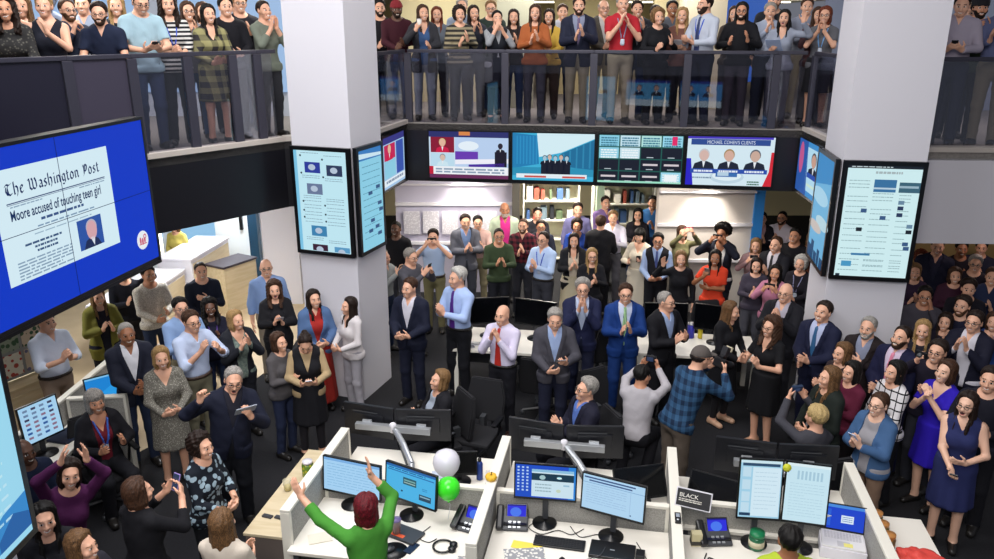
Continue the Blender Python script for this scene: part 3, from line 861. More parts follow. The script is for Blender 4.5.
for i, (x0, x1, yy) in enumerate(((-7.9, -6.9, 13.28), (-6.6, -5.6, 13.28), (-5.3, -4.4, 13.28), (-4.1, -3.2, 13.28), (4.1, 5.2, 15.6), (6.0, 7.0, 14.18))):
    struct('window_%d' % (i+1), MB().box((x0, yy-.02, 3.9), (x1, yy, 5.9)), M_SKYGLASS if i < 4 else mat('blue_glass', '#3f6fd0', .2, emit=.7))
for i, (yy, x0, x1) in enumerate(((22, -1, 9), (26, -2, 10), (31, -4, 12), (37, -4, 14), (43, -5, 15))):
    struct('ceiling_light_strip_%d' % (i+1), MB().box((x0, yy, 5.90), (x1, yy+.3, 5.95)), mat('light_tube', '#fff3cf', .4, emit=6))
# exit sign hangs from the upper ceiling
t = thing('exit_sign', 'small red exit sign hanging above the clapping crowd upstairs', 'exit sign', (4.2, 17.5, 5.1))
MB().box((-.2, -.03, -.09), (.2, .03, .09)).build('sign_box', mat('exit_face', '#e9e2d6', .5, emit=.4), t)
MB().tube([(0, 0, .09), (0, 0, .85)], .012).build('hanger', M_SILVER, t)
S = Screen(frame((-.2, -.03, .09), (1, 0, 0)), .4, .18); S.text(.5, .82, .8, 'EXIT', '#e03a3a', align='CENTER'); S.build(t)

# ground storey back walls
struct('wall_posters', MB().box((-1.9, 14.6, 0), (.28, 14.8, 2.45)), mat('lilac_wall', '#b7b3c6', .75))
struct('wall_panel', MB().box((2.8, 13.5, 0), (4.45, 13.7, 2.6)), mat('panel_wall', '#c4bcb6', .75))
struct('trim_1', MB().box((-1.9, 14.55, 1.72), (.28, 14.6, 1.78)).box((-1.9, 14.55, 2.1), (.28, 14.6, 2.13)).box((-1.9, 14.5, .98), (.28, 14.6, 1.03)), M_WHITE)
struct('trim_2', MB().box((2.8, 13.45, 1.6), (4.45, 13.5, 1.65)).box((2.8, 13.4, 2.2), (4.45, 13.5, 2.23)).box((2.8, 13.44, .95), (4.45, 13.5, 1.0)), M_WHITE)
struct('wall_blue_edge', MB().box((4.45, 13.45, 0), (4.62, 13.65, 2.6)), mat('blue_panel', '#2f86d6', .5))
struct('wall_ground_back', MB().box((-16, 21, 0), (16, 21.2, 2.5)), mat('cream_far_wall', '#ddd2ab', .8))
struct('wall_ground_right', MB().box((6.2, 12.6, 0), (15, 12.75, 2.45)), mat('ochre_wall', '#a8925e', .8))
struct('column_ground_1', MB().box((.28, 14.4, 0), (.42, 14.8, 2.45)), mat('dark_post', '#4d4a44', .7))
struct('column_ground_2', MB().box((1.92, 15.0, 0), (2.06, 15.2, 2.45)), mat('pale_green_post', '#a9c0a4', .6))
for i in range(5):
    tag(MB().box((-1.75+i*.36, 14.52, 1.18+.02*(i % 2)), (-1.45+i*.36, 14.545, 1.62)).build('printed_sheet', mat('sheet_paper', '#dcdae0', .7, pattern='floral', c2='#c6c3cc', scale=.03)),
        ['white printed sheet pinned to the lilac wall, leftmost of the five', 'white printed sheet second from left on the lilac wall', 'white printed sheet in the middle of the lilac wall row', 'white printed sheet second from right on the lilac wall', 'white printed sheet pinned nearest the dark post on the lilac wall'][i], 'poster', 'printed sheets on the lilac wall')
# shelving in the far office
def shelf_unit(x, y, w, lab):
    t = thing('shelf_unit', lab, 'shelf', (x, y, 0)); 
    MB().box((0, 0, 0), (.03, .35, 1.9)).build('side_panel', M_CAP, t); MB().box((w-.03, 0, 0), (w, .35, 1.9)).build('side_panel', M_CAP, t)
    for k in range(5): MB().box((.03, 0, .1+k*.42), (w-.03, .35, .13+k*.42)).build('shelf_board', M_CAP, t)
    MB().box((.03, .33, 0), (w-.03, .35, 1.9)).build('back_panel', mat('shelf_back', '#c9c6a8', .7), t)
shelf_unit(.55, 16.5, 1.2, 'pale shelf unit against the far office wall behind the tall man in green')
shelf_unit(2.0, 16.2, 1.3, 'pale shelf unit behind the man in the blue shirt at the back')
rr = random.Random(4)
for (sx, sy, w) in ((.55, 16.5, 1.2), (2.0, 16.2, 1.3)):
    for k in (2, 3):
        xx = sx+.08; j = 0
        while xx < sx+w-.2:
            bw = rr.uniform(.05, .14); bh = rr.uniform(.18, .3)
            c = rr.choice(['#22252c', '#6d7f8a', '#e0dccf', '#3c5a88', '#a34a3a', '#55664a'])
            tag(MB().box((xx, sy+.05, .131+k*.42), (xx+bw, sy+.28, .131+k*.42+bh), .005).build('file_box', mat('file_card', c, .7)),
                'file box on the %s of the pale shelves %s' % ('third shelf' if k == 2 else 'fourth shelf', 'near the dark post' if sx < 1 else 'near the green post'), 'file box', 'file boxes %d %d' % (k, int(sx)))
            xx += bw+rr.uniform(.02, .12); j += 1
# left rear: windows, door, counters
struct('wall_ground_left', MB().box((-14, 16.0, 0), (-3.4, 16.2, 2.55)), mat('bluish_white', '#dfe8f2', .7))
struct('window_7', MB().box((-6.75, 15.95, .7), (-5.8, 16, 2.5)), mat('window_day', '#8fc0e4', .2, emit=1.1))
struct('window_8', MB().box((-8.0, 15.95, .7), (-6.95, 16, 2.5)), mat('window_day', '#8fc0e4', .2, emit=1.1))
d1 = MB().box((-5.70, 15.6, 0), (-5.0, 15.68, 2.4)).build('door_1', mat('white_door', '#e6f0f6', .5), None, kind='structure')
MB().box((-5.18, 15.54, 1.0), (-5.12, 15.6, 1.35)).build('door_handle', M_BLACK, d1)
struct('trim_3', MB().box((-5.0, 15.5, 0), (-4.82, 15.7, 2.5)), mat('teal_frame', '#0d3a55', .5))
struct('column_rear_left', MB().box((-4.25, 13.9, 0), (-3.6, 14.6, 2.55)), M_WHITE)
def counter(x0, y0, x1, y1, h, lab, top, front, rz=0):
    c = ((x0+x1)/2, (y0+y1)/2, 0); t = thing('counter', lab, 'counter', c, rz)
    w, d = (x1-x0)/2, (y1-y0)/2
    MB().box((-w, -d, 0), (w, d, h-.04), .005).build('body', front, t); MB().box((-w-.02, -d-.02, h-.04), (w+.02, d+.02, h), .006).build('top', top, t)
    MB().box((-w+.04, -d-.008, .1), (w-.04, -d, h-.1), .003).build('front_panel', M_WOOD, t)
    return t
def counter_at(cx, cy, w, d, h, lab, top, front, rz): return counter(cx-w/2, cy-d/2, cx+w/2, cy+d/2, h, lab, top, front, rz)
counter_at(-5.72, 12.05, 1.9, .62, .98, 'long white counter with pale wood front below the left gallery', M_WHITE, M_WHITE, R(86))
counter_at(-5.48, 13.85, 1.5, .62, 1.12, 'taller white counter before the blue window at the rear left', M_WHITE, M_WHITE, R(84))
counter_at(-4.80, 13.75, .75, .45, .90, 'pale wood cabinet with a dark top beside the white counter', mat('dark_top', '#3b3540', .5), M_WOOD, R(60))
counter_at(-5.95, 8.55, 1.5, .45, .86, 'pale wood cabinet below the colourful board at the far left', M_WOOD, M_WOOD, R(62))
t = thing('notice_board', 'board of colourful front pages standing at the far left under the video wall', 'notice board', (-5.97, 8.56, .0), R(62))
MB().box((-.75, -.02, .88), (.75, .02, 1.9), .006).build('panel', mat('board_grey', '#8b8d8a', .8), t)
rr = random.Random(9)
for i in range(5):
    for j in range(3):
        x0 = -.7+i*.28; z0 = .92+j*.32
        MB().box((x0, -.028, z0), (x0+.24, -.02, z0+.28)).build('front_page', mat('front_page_print', rr.choice(['#a8523c', '#3c5a3e', '#c8b78e', '#6d6a8c', '#8c8f93', '#b0463a']), .8, pattern='floral', c2=rr.choice(['#c9b9a0', '#d8d2c0', '#8f9a86']), scale=.07), t)
MB().box((-.7, -.15, .862), (-.64, .15, .88)).build('foot', M_GREYP, t); MB().box((.64, -.15, .862), (.7, .15, .88)).build('foot', M_GREYP, t)

# ---------------------------------------------------------------- railings
def glass_mat():
    m = bpy.data.materials.new('tinted_glass'); m.use_nodes = True; nt = m.node_tree; N = nt.nodes; L = nt.links
    out = N['Material Output']; N.remove(N['Principled BSDF'])
    tr = N.new('ShaderNodeBsdfTransparent'); tr.inputs[0].default_value = (.84, .82, .86, 1)
    gl = N.new('ShaderNodeBsdfGlossy'); gl.inputs['Roughness'].default_value = .02; gl.inputs[0].default_value = (.9, .95, 1, 1)
    lw = N.new('ShaderNodeLayerWeight'); lw.inputs[0].default_value = .35; fr = N.new('ShaderNodeMapRange'); fr.inputs[3].default_value = .055; fr.inputs[4].default_value = .7; L.new(lw.outputs['Facing'], fr.inputs[0])
    mx = N.new('ShaderNodeMixShader'); L.new(fr.outputs[0], mx.inputs[0]); L.new(tr.outputs[0], mx.inputs[1]); L.new(gl.outputs[0], mx.inputs[2]); L.new(mx.outputs[0], out.inputs[0])
    return m
M_GLASS = glass_mat()
M_POST = mat('bronze_post', '#3d3c48', .4, metal=.3)
def railing(lab, pts, z=4.60, solid=()):
    t = thing('glass_railing', lab, 'railing', (pts[0][0], pts[0][1], 3.51))
    o = Vector(pts[0])
    for i, (a, b) in enumerate(zip(pts, pts[1:])):
        a = Vector(a)-o; b = Vector(b)-o; d = (b-a).normalized(); n = Vector((-d.y, d.x)); L = (b-a).length
        M = Matrix.Translation((a.x, a.y, 0))@Matrix.Rotation(math.atan2(d.y, d.x), 4, 'Z')
        m = solid[i] if i < len(solid) and solid[i] else M_GLASS
        hh = z-3.51
        MB(M).box((.06, .02, -.10), (L-.06, .035, hh-.05)).build('glass_panel', m, t)
        MB(M).box((0, .0, hh-.05), (L, .055, hh), .008).build('handrail', M_POST, t)
        MB(M).box((-.055, -.01, -.12), (.055, .05, hh-.052), .006).build('post', M_POST, t)
    return t
railing('glass railing in front of the row of people on the far gallery', [(-1.36, 12.47), (.12, 12.25), (1.42, 12.06), (2.75, 11.86), (3.98, 11.68), (4.38, 11.62)])
railing('short glass railing from the left column to the far gallery', [(-1.72, 11.0), (-1.38, 12.42)])
railing('short glass railing between the far gallery and the right column', [(4.42, 11.5), (4.32, 10.15)])
MP1 = mat('dark_panel', '#1e1d2b', .35); MP2 = mat('violet_panel', '#3a3645', .4)
railing('dark panelled railing of the left gallery turning to glass near the column', [(-8.4, 3.4), (-5.5, 7.13), (-4.45, 8.52), (-4.02, 9.06), (-3.6, 9.58), (-3.22, 10.04), (-3.0, 10.31), (-2.82, 10.52)], 4.66, (MP1, MP1, MP2))
railing('glass railing of the right gallery beside the right column', [(5.1, 9.7), (6.6, 9.63), (8.4, 9.54), (10.5, 9.45)])
# stair-well glass strip light on the left rear
tag(MB().tube([(-4.9, 11.2, 1.75), (-4.9, 11.2, 2.5)], .02).build('light_tube', mat('light_tube', '#fff3cf', .4, emit=6)), 'thin upright white light tube under the left gallery edge', 'light')
# ---------------------------------------------------------------- televisions on the far gallery edge
WALL_E = 1.0
a = Vector((-1.08, 12.36-.05, 3.42)); b = Vector((4.06, 11.60-.05, 3.42)); u = (b-a).normalized(); TW = (b-a).length/4
TVL = ['wide television nearest the left column showing a broadcast with a red panel',
       'wide television second from left on the gallery edge showing people before a blue building',
       'wide television with a grid of small dark tiles on the gallery edge',
       'wide television on the gallery edge showing three portraits under a blue banner']
TV = []
for i in range(4):
    o = a+u*(TW*i+.01)
    t, S = display('television', TVL[i], 'television', frame(o-Vector((0, 0, 0)), u), TW-.02, .76, .05, .022, 1.0, 'televisions along the far gallery edge')
    TV.append((t, S))
t, S = TV[0]
S.rect(0, 0, 1, 1, '#cfe3f5', 0); S.rect(0, 0, 1, .12, '#2a2f6e', 1); S.rect(.38, .0, .52, .08, '#e08a4a', 2); S.rect(.02, .12, .32, .45, '#8a1434', 1); S.rect(.02, .47, .32, .75, '#bfe0f2', 1)
S.person(.17, .24, .07, '#e8b9a0', '#d8c08a', '#d01848', 3, .6); S.person(.17, .56, .06, '#dcc0b0', '#8a8f98', '#cfeaf5', 3, .6)
S.rect(.33, .12, 1, .75, '#bcd4f4', 1); S.rect(.33, .42, .62, .62, '#6a3ab4', 2); S.poly([(.33, .6), (1, .56), (1, .66), (.33, .7)], '#f4f4ff', 3); S.poly([(.5, .7), (.95, .66), (.95, .74), (.5, .75)], '#4a2aa0', 4); S.disc(.5, .3, .13, .1, '#eaf6ff', 2)
S.person(.9, .3, .05, '#2a2336', '#14121c', '#181428', 5, .6); S.rect(.83, .42, .98, .74, '#181428', 4)
S.rect(0, .75, 1, 1, '#f2f6fb', 2); S.rect(0, .75, .05, .92, '#c8203c', 3); S.rect(0, .92, 1, 1, '#6a2a5a', 3); S.lines(.08, .79, .95, 2, .06, .035, '#8aa0b8', 4, 3); S.build(t)
t, S = TV[1]
S.rect(0, 0, 1, 1, '#3fb4dc', 0); S.poly([(0, 0), (.3, .05), (.33, .65), (0, .75)], '#1f7fb8', 1); S.poly([(.3, .0), (1, 0), (1, .1), (.6, .4), (.33, .5)], '#d9f3fb', 1); S.poly([(.6, .42), (1, .12), (1, .75), (.65, .7)], '#1c6f9c', 2)
for k in range(7): S.poly([(.05+.04*k, .06), (.065+.04*k, .06), (.065+.04*k, .65), (.05+.04*k, .66)], '#2a92c8', 3)
for k in range(5): S.poly([(.62+.08*k, .42-.065*k), (.64+.08*k, .42-.065*k), (.64+.08*k, .72), (.62+.08*k, .72)], '#2c88b4', 3)
for k, x in enumerate((.40, .46, .53, .60, .67)): S.person(x, .52-.02*(k % 2), .045, '#d8b8a8' if k % 2 else '#a8c8d8', '#2a2a34', '#12182c', 4+k % 2, .6); S.rect(x-.045, .62, x+.045, .88, '#12182c', 4)
S.rect(0, .72, 1, .9, '#2a93bb', 1); S.rect(.05, .86, .92, .95, '#e8f4fb', 7); S.rect(.15, .9, .42, .94, '#d0504a', 8); S.rect(.62, .9, .9, .94, '#d0504a', 8); S.build(t)
t, S = TV[2]
S.rect(0, 0, 1, 1, '#1d5a54', 0); r = random.Random(2)
for i in range(4):
    for j in range(4):
        x0, y0 = i*.25+.008, j*.25+.012; x1, y1 = x0+.235, y0+.225
        top = j == 0 or (j == 1 and i < 2) or (j == 3 and i == 3)
        S.rect(x0, y0, x1, y1, ['#8fd4ea', '#c9e8f2', '#b5e4e0', '#9ddcf0'][i] if top else '#131a2c', 1)
        if top: S.lines(x0+.02, y0+.04, x1-.02, 4, .05, .03, '#3c7f9c' if j == 0 else '#f2fbff', 2, i+j*5)
        else: S.rect(x0+.07, y0+.19, x0+.15, y0+.205, '#c9d6e0', 2)
        if j == 3 and i < 3 or (j == 2 and i > 1): S.rect(x0+.03, y0+.08, x1-.03, y0+.12, '#d8cfd6', 2)
S.rect(.87, .02, .93, .2, '#e82a6c', 3); S.rect(.80, .82, .95, .95, '#f4fbff', 3); S.rect(.0, .96, 1, 1, '#9fe0c8', 2); S.build(t)
t, S = TV[3]
S.rect(0, 0, 1, 1, '#d9eef8', 0); S.rect(0, 0, .98, .045, '#4a3ac0', 1); S.rect(.04, .05, .95, .17, '#2c4c94', 1); S.text(.5, .145, .1, "MICHAEL COHEN'S CLIENTS", '#dfe9f6', align='CENTER', width=.55); S.poly([(.0, .45), (.05, .45), (.09, 1), (0, 1)], '#2a22c8', 2)
S.poly([(.97, .3), (1, .3), (1, 1), (.9, 1), (.96, .7)], '#d62838', 2); S.disc(.48, .82, .2, .14, '#c4dcea', 1); S.disc(.48, .80, .17, .1, '#e4f4fb', 2)
for x, sk, hr in ((.2, '#d9b9b0', '#c9c9cf'), (.49, '#d8b0a0', '#a88a5c'), (.79, '#cfae9e', '#5d6470')): S.person(x, .38, .1, sk, hr, '#1c2438', 4, .62)
for x in (.2, .49, .79): S.rect(x-.15, .66, x+.15, .75, '#2a50b0', 8); S.lines(x-.11, .685, x+.11, 1, .05, .04, '#e6eef8', 9, int(x*10))
S.rect(.35, .70, .6, .82, '#3a70b4', 8); S.rect(.37, .72, .5, .8, '#b9d4e8', 9); S.lines(.08, .83, .3, 1, .05, .03, '#7f98b0', 3, 4); S.lines(.72, .9, .86, 2, .05, .03, '#4a7a68', 3, 5); S.build(t)
# side televisions in the recess
t, S = display('television', 'angled television beside the left column showing a red and purple broadcast', 'television', frame((-1.62, 11.22, 3.45), Vector((.19, 1.0, 0))), 1.06, .80, .05, .03, 1.0)
S.rect(0, 0, 1, 1, '#a8ccec', 0); S.rect(0, 0, 1, .13, '#3a3a86', 1); S.rect(.05, .15, .55, .45, '#c8285a', 1); S.rect(.05, .45, .55, .8, '#8fd0e8', 1); S.rect(.6, .15, .95, .8, '#3c58b0', 1); S.person(.28, .25, .07, '#e8b9a0', '#d8c08a', '#d01848', 3); S.rect(0, .82, 1, .95, '#e8f2fa', 2); S.lines(.1, .85, .9, 1, .1, .05, '#8898b0', 3); S.build(t)
t, S = display('television', 'angled television beside the right column showing a portrait on pale blue', 'television', frame((4.36, 11.50, 3.45), Vector((-.10, -1.0, 0))), 1.15, .80, .05, .03, 1.0)
S.rect(0, 0, 1, 1, '#3f8fd0', 0); S.poly([(0, 0), (.4, 0), (.5, 1), (0, 1)], '#2a5aa8', 1); S.disc(.15, .35, .1, .3, '#c05a90', 2); S.rect(.4, .1, 1, .9, '#b5def2', 1); S.person(.72, .3, .11, '#c9a090', '#4a4650', '#1c2438', 4); S.rect(.48, .55, .98, .64, '#2a50b0', 7); S.rect(.5, .75, .9, .8, '#cfe8d8', 3); S.build(t)
# ---------------------------------------------------------------- portrait displays on the columns
def portrait(lab, o, u, w, h, kind, seed):
    t, S = display('portrait_display', lab, 'display', frame(o, u), w, h, .05, .05, 1.0)
    r = random.Random(seed)
    if kind == 'dash':
        S.rect(0, 0, 1, 1, '#c4ecf8', 0); S.rect(0, 0, .06, 1, '#7fc8ea', 1)
        for x, y, c in ((.2, .11, '#2a3a9c'), (.62, .13, '#2c3a5c'), (.22, .32, '#6a7a9c'), (.25, .74, '#3c84b4'), (.25, .93, '#3a1a34'), (.68, .94, '#5a9cc8')):
            S.rect(x, y, x+.3, min(y+.105, .995), c, 2); S.disc(x+.14, y+.05, .07, .03, '#b8c8dc', 3)
        for y in (.02, .24, .26, .44, .46, .49, .53, .56, .60, .63, .67, .70, .86, .88): S.lines(.14, y, .48, 1, .1, .006, '#86a6b8', 2, int(y*99)); S.lines(.58, y+.02, .92, 1, .1, .006, '#86a6b8', 2, int(y*77))
        for y in (.05, .22, .5, .59, .66): S.disc(.13, y, .018, .01, '#1c2c3c', 3); S.disc(.55, y+.03, .018, .01, '#1c2c3c', 3)
    elif kind == 'page':
        S.rect(0, 0, 1, 1, '#d3f2f6', 0); S.rect(0, 0, 1, .025, '#16202c', 1); S.lines(.05, .008, .6, 1, .02, .008, '#c8d8dc', 2, 3); S.lines(.38, .05, .74, 1, .05, .02, '#a8b8bc', 2, 3)
        S.rect(.38, .12, .68, .23, '#3a74a4', 2); S.rect(.38, .19, .68, .205, '#bcd4e4', 3); S.rect(.72, .14, 1.0, .23, '#3c6478', 2); S.rect(.72, .17, .98, .19, '#9cb8c8', 3)
        for y in (.13, .16, .19, .27, .31, .36, .41, .47, .52, .56, .62, .67, .74, .79, .84, .89, .94): S.lines(.04, y, .32, 1, .05, .007, '#93b3ba', 2, int(y*50)); S.lines(.38, y+.11 if y < .8 else y, .66, 1, .05, .007, '#93b3ba', 2, int(y*60)); S.lines(.74, y+.12 if y < .8 else y, .9, 1, .05, .007, '#93b3ba', 2, int(y*70))
        for x, y in ((.25, .38), (.52, .44), (.22, .55), (.74, .3), (.74, .35), (.74, .41), (.9, .51), (.9, .56), (.88, .67), (.9, .71)): S.rect(x, y, x+.08, y+.035, r.choice(['#2a3a5c', '#3a5a86', '#1c2430', '#6a8aa4']), 3)
        S.rect(.2, .785, .46, .805, '#3a7cac', 3); S.rect(.08, .86, .22, .91, '#4a9ac8', 3); S.rect(.02, .98, .08, 1, '#1c2c3c', 3)
    elif kind == 'sky':
        S.rect(0, 0, 1, 1, '#6fb4de', 0); S.poly([(0, 0), (1, 0), (1, .2), (0, .3)], '#3f8cc8', 1); S.disc(.4, .38, .5, .08, '#a8d4ec', 2); S.disc(.7, .6, .4, .06, '#b9d8e4', 2); S.disc(.3, .68, .4, .05, '#c9c0bc', 2)
        for x, y, w in ((0, .88, .2), (.2, .82, .18), (.4, .9, .2), (.62, .85, .15), (.8, .9, .2)): S.rect(x, y, x+w, 1, '#1e4a74', 3)
    else:
        S.rect(0, 0, 1, 1, '#8fd2ea', 0); S.rect(0, 0, 1, .1, '#3c7fc4', 1); S.poly([(0, .03), (1, .06), (1, .09), (0, .08)], '#cfeaf6', 2)
        for y in range(12): S.lines(.12, .16+y*.065, .9, 1, .1, .008, '#5f9cb8', 2, y)
        for x, y in ((.35, .42), (.7, .38), (.4, .7), (.75, .55), (.8, .62), (.6, .78), (.3, .8), (.7, .86)): S.rect(x, y, x+.18, y+.035, '#3a5a86', 3)
    S.build(t); return t
zt = 3.49
o = Vector((LC.x, LC.y, zt))+Vector((La.x, La.y, 0))*.85+Vector((-.34, -.94, 0))*.07
portrait('portrait display with small news pictures on the camera side of the left column', o, (.94, -.34, 0), .86, 1.42, 'dash', 1)
o = Vector((LC.x, LC.y, zt))+Vector((.94, -.34, 0))*.07+Vector((.34, .94, 0))*.0
portrait('narrow-looking portrait display on the inner side of the left column', o, (.34, .94, 0), .70, 1.42, 'blue', 2)
o = Vector((RC.x, RC.y, zt))+Vector((-Rb.x, -Rb.y, 0))*.07
portrait('portrait display on the camera side of the right column showing a white news page', o, tuple(Ra)+(0,), .90, 1.42, 'page', 3)
o = Vector((RC.x, RC.y, zt))+Vector((-Ra.x, -Ra.y, 0))*.07+Vector((Rb.x, Rb.y, 0))*.95
portrait('portrait display on the inner side of the right column showing a cloudy sky over rooftops', o, (-Rb.x, -Rb.y, 0), .95, 1.42, 'sky', 4)
t, S = display('portrait_display', 'tall bright blue display at the lower left picture edge beside the smiling dark-haired woman', 'display', frame((-2.79, 3.03, 3.5), (.02, 1, 0)), 1.06, 1.42, .06, .04, 1.0)
S.rect(0, 0, 1, 1, '#9fdcf4', 0); S.rect(0, 0, 1, .05, '#58b4e4', 1)
for y in range(16): S.lines(.08, .1+y*.05, .86, 1, .1, .012, '#bfe8f8', 2, y)
S.poly([(.62, .86), (.78, .82), (1, .8), (1, .97), (.62, .97)], '#3a8cd0', 2); S.poly([(.7, .92), (.86, .85), (1, .9), (1, .97), (.7, .97)], '#2a64a8', 3); S.build(t)

# ---------------------------------------------------------------- video wall with the front page
# nib strokes for the black-letter masthead: every glyph on a 4 x 6 grid (x right, y up), drawn with a broad pen at 40 degrees
GLY = {
 'T': (5, [[(.2, 4.6), (1.2, 5.6), (3, 5.0), (4.6, 5.7)], [(2.4, 5.1), (1.6, 3.6), (2.0, 1.0), (3.0, .2), (4.2, .9)], [(.9, 4.4), (.5, 2.6), (1.3, .9), (2, .5)]]),
 'h': (3.6, [[(.5, 6.2), (.5, .5), (.9, .2)], [(.6, 3.4), (1.8, 4.0), (2.7, 3.2), (2.7, 1.0), (1.9, -.8)]]),
 'e': (3.0, [[(2.3, .8), (1.3, .1), (.5, .9), (.5, 3.0), (1.5, 3.9), (2.3, 3.2), (.7, 1.9)]]),
 'W': (6.6, [[(.2, 5.0), (.9, 5.7), (1.2, 4.2), (1.1, 1.2), (2.2, .2), (3.2, .9)], [(2.6, 5.7), (3.2, 4.8), (3.2, .9)], [(3.2, .9), (4.4, .2), (5.6, 1.2), (5.5, 4.0), (4.7, 5.6)]]),
 'a': (3.2, [[(.6, 3.6), (1.6, 3.9), (2.4, 3.2), (2.4, .7), (2.9, .2)], [(2.3, 2.2), (1.1, 2.0), (.5, 1.2), (1.1, .2), (2.3, .9)]]),
 's': (2.8, [[(2.2, 3.5), (1.2, 3.9), (.6, 3.0), (1.3, 2.2), (2.1, 1.5), (1.9, .5), (.9, .1), (.4, .7)]]),
 'i': (1.7, [[(.3, 3.4), (.8, 3.9), (.8, .7), (1.3, .2)], [(.7, 5.4), (1.0, 5.1)]]),
 'n': (3.6, [[(.2, 3.4), (.7, 3.9), (.7, .6), (1.0, .2)], [(.8, 3.2), (1.9, 3.9), (2.6, 3.2), (2.6, .7), (3.1, .2)]]),
 'g': (3.2, [[(2.4, 3.4), (1.3, 3.9), (.5, 3.0), (.6, 1.0), (1.5, .3), (2.4, 1.0)], [(2.4, 3.8), (2.5, -.3), (1.6, -1.3), (.5, -.9)]]),
 't': (2.4, [[(.9, 5.2), (.9, .8), (1.5, .1), (2.1, .6)], [(.2, 3.7), (1.9, 3.8)]]),
 'o': (3.2, [[(1.5, 3.9), (.5, 3.0), (.5, .9), (1.5, .1), (2.6, .9), (2.6, 3.0), (1.5, 3.9)]]),
 'P': (4.4, [[(.3, 4.7), (1.2, 5.6), (1.5, 4.2), (1.4, .9), (.5, -.2)], [(1.4, 5.0), (2.8, 5.8), (3.9, 4.8), (3.8, 3.0), (2.7, 2.2), (1.6, 2.7)], [(2.5, 5.4), (2.5, 2.3)]]),
 ' ': (2.0, []),
}
def masthead(S, txt, x0, y0, width, c, L=5):
    tot = sum(GLY[k][0]+.35 for k in txt); k = width*S.w/tot; x = 0
    for ch in txt:
        w, st = GLY[ch]
        for line in st:
            pts = [line[0]]
            for p, q in zip(line, line[1:]):
                n = max(1, int(math.hypot(q[0]-p[0], q[1]-p[1])/.45))
                pts += [(p[0]+(q[0]-p[0])*i/n, p[1]+(q[1]-p[1])*i/n) for i in range(1, n+1)]
            nx, ny = .52*math.cos(R(38)), .52*math.sin(R(38))
            for p, q in zip(pts, pts[1:]):
                P4 = [(p[0]-nx, p[1]-ny), (q[0]-nx, q[1]-ny), (q[0]+nx, q[1]+ny), (p[0]+nx, p[1]+ny)]
                ar = sum(P4[i][0]*P4[(i+1) % 4][1]-P4[(i+1) % 4][0]*P4[i][1] for i in range(4))
                if abs(ar) < .14:
                    nn = (.12, -.14); P4 = [(p[0]-nx-nn[0], p[1]-ny-nn[1]), (q[0]-nx+nn[0], q[1]-ny+nn[1]), (q[0]+nx+nn[0], q[1]+ny+nn[1]), (p[0]+nx-nn[0], p[1]+ny-nn[1])]
                S.poly([(x0+(x+a)*k/S.w, y0-b*k/S.h) for a, b in P4], c, L)
        x += w+.35
d = Vector((.1685, .9857, 0))
o = Vector((-3.42, 7.72, 4.10))-d*2.45+Vector((0, 0, .03))
t, S = display('video_wall', 'huge video wall at the left showing a newspaper front page on bright blue', 'video wall', frame(o, d), 2.48, 1.46, .12, .03, 1.0)
MB(frame(o, d)@Matrix.Translation(Vector((0, 0, 0)))).box((.2, .12, -1.2), (2.3, .3, -.1)).build('mount', M_BLACK, None).parent = t
t.children[-1].matrix_parent_inverse = Matrix.Translation(-t.location)
S = Screen(Matrix.Translation(-o)@frame(o, d)@Matrix.Translation((.03, 0, -.03)), 2.42, 1.36, 1.0)
X = lambda u: (u+2.42)/2.42
Y = lambda v: v/1.36
S.rect(0, 0, 1, 1, '#0638c8', 0)
S.rect(X(-1.94), Y(.165), X(-.567), Y(1.06), '#d9f1fb', 1)
masthead(S, 'The Washington Post', X(-1.82), Y(.37), 1.12/2.42, '#12285c', 3)
S.rect(X(-1.83), Y(.425), X(-.65), Y(.434), '#3a4a78', 3); S.rect(X(-1.83), Y(.44), X(-.65), Y(.444), '#3a4a78', 3)
S.lines(X(-1.8), Y(.455), X(-1.45), 1, .01, .007, '#8aa4bc', 3, 1); S.lines(X(-1.0), Y(.455), X(-.66), 1, .01, .007, '#8aa4bc', 3, 2)
S.text(X(-1.27), Y(.565), .085, 'Moore accused of touching teen girl', '#16305e', 3, width=1.08/2.42, align='CENTER', off=.002)
S.lines(X(-1.5), Y(.60), X(-.98), 1, .01, .016, '#3a5688', 3, 3); S.lines(X(-1.55), Y(.655), X(-.85), 1, .01, .009, '#7d9ab8', 3, 4); S.lines(X(-1.6), Y(.71), X(-.9), 1, .01, .007, '#9db8cc', 3, 5)
for k, (uu, ww) in enumerate(((-1.72, .42), (-1.62, .26), (-1.6, .24))): S.lines(X(uu), Y(.77+.035*k), X(uu+ww), 1, .01, .013, '#3c5880', 3, 6+k)
S.lines(X(-1.83), Y(.895), X(-1.2), 6, .019, .009, '#8aa4bc', 3, 12)
S.rect(X(-1.107), Y(.735), X(-.785), Y(1.0), '#2c55a8', 3)
S.disc(X(-.93), Y(.85), .028, .062, '#d8a8b0', 5); S.disc(X(-.93), Y(.82), .03, .05, '#b8b4c4', 4); S.poly([(X(-1.06), Y(1.0)), (X(-1.02), Y(.93)), (X(-.93), Y(.9)), (X(-.86), Y(.94)), (X(-.82), Y(1.0))], '#1c2c58', 4); S.poly([(X(-.96), Y(.91)), (X(-.9), Y(.91)), (X(-.92), Y(.99))], '#dfe8f4', 5)
S.disc(X(-.227), Y(1.13), .038, .068, '#eef2f8', 3); 
for k in range(3): S.disc(X(-.265+.034*k), Y(1.13+.012*(k % 2)), .006, .026, '#d0607c', 5)
S.poly([(X(-.29), Y(1.16)), (X(-.17), Y(1.165)), (X(-.17), Y(1.175)), (X(-.29), Y(1.17))], '#d0607c', 5); S.disc(X(-.19), Y(1.10), .010, .018, '#d0607c', 5); S.disc(X(-.19), Y(1.10), .005, .009, '#eef2f8', 6)
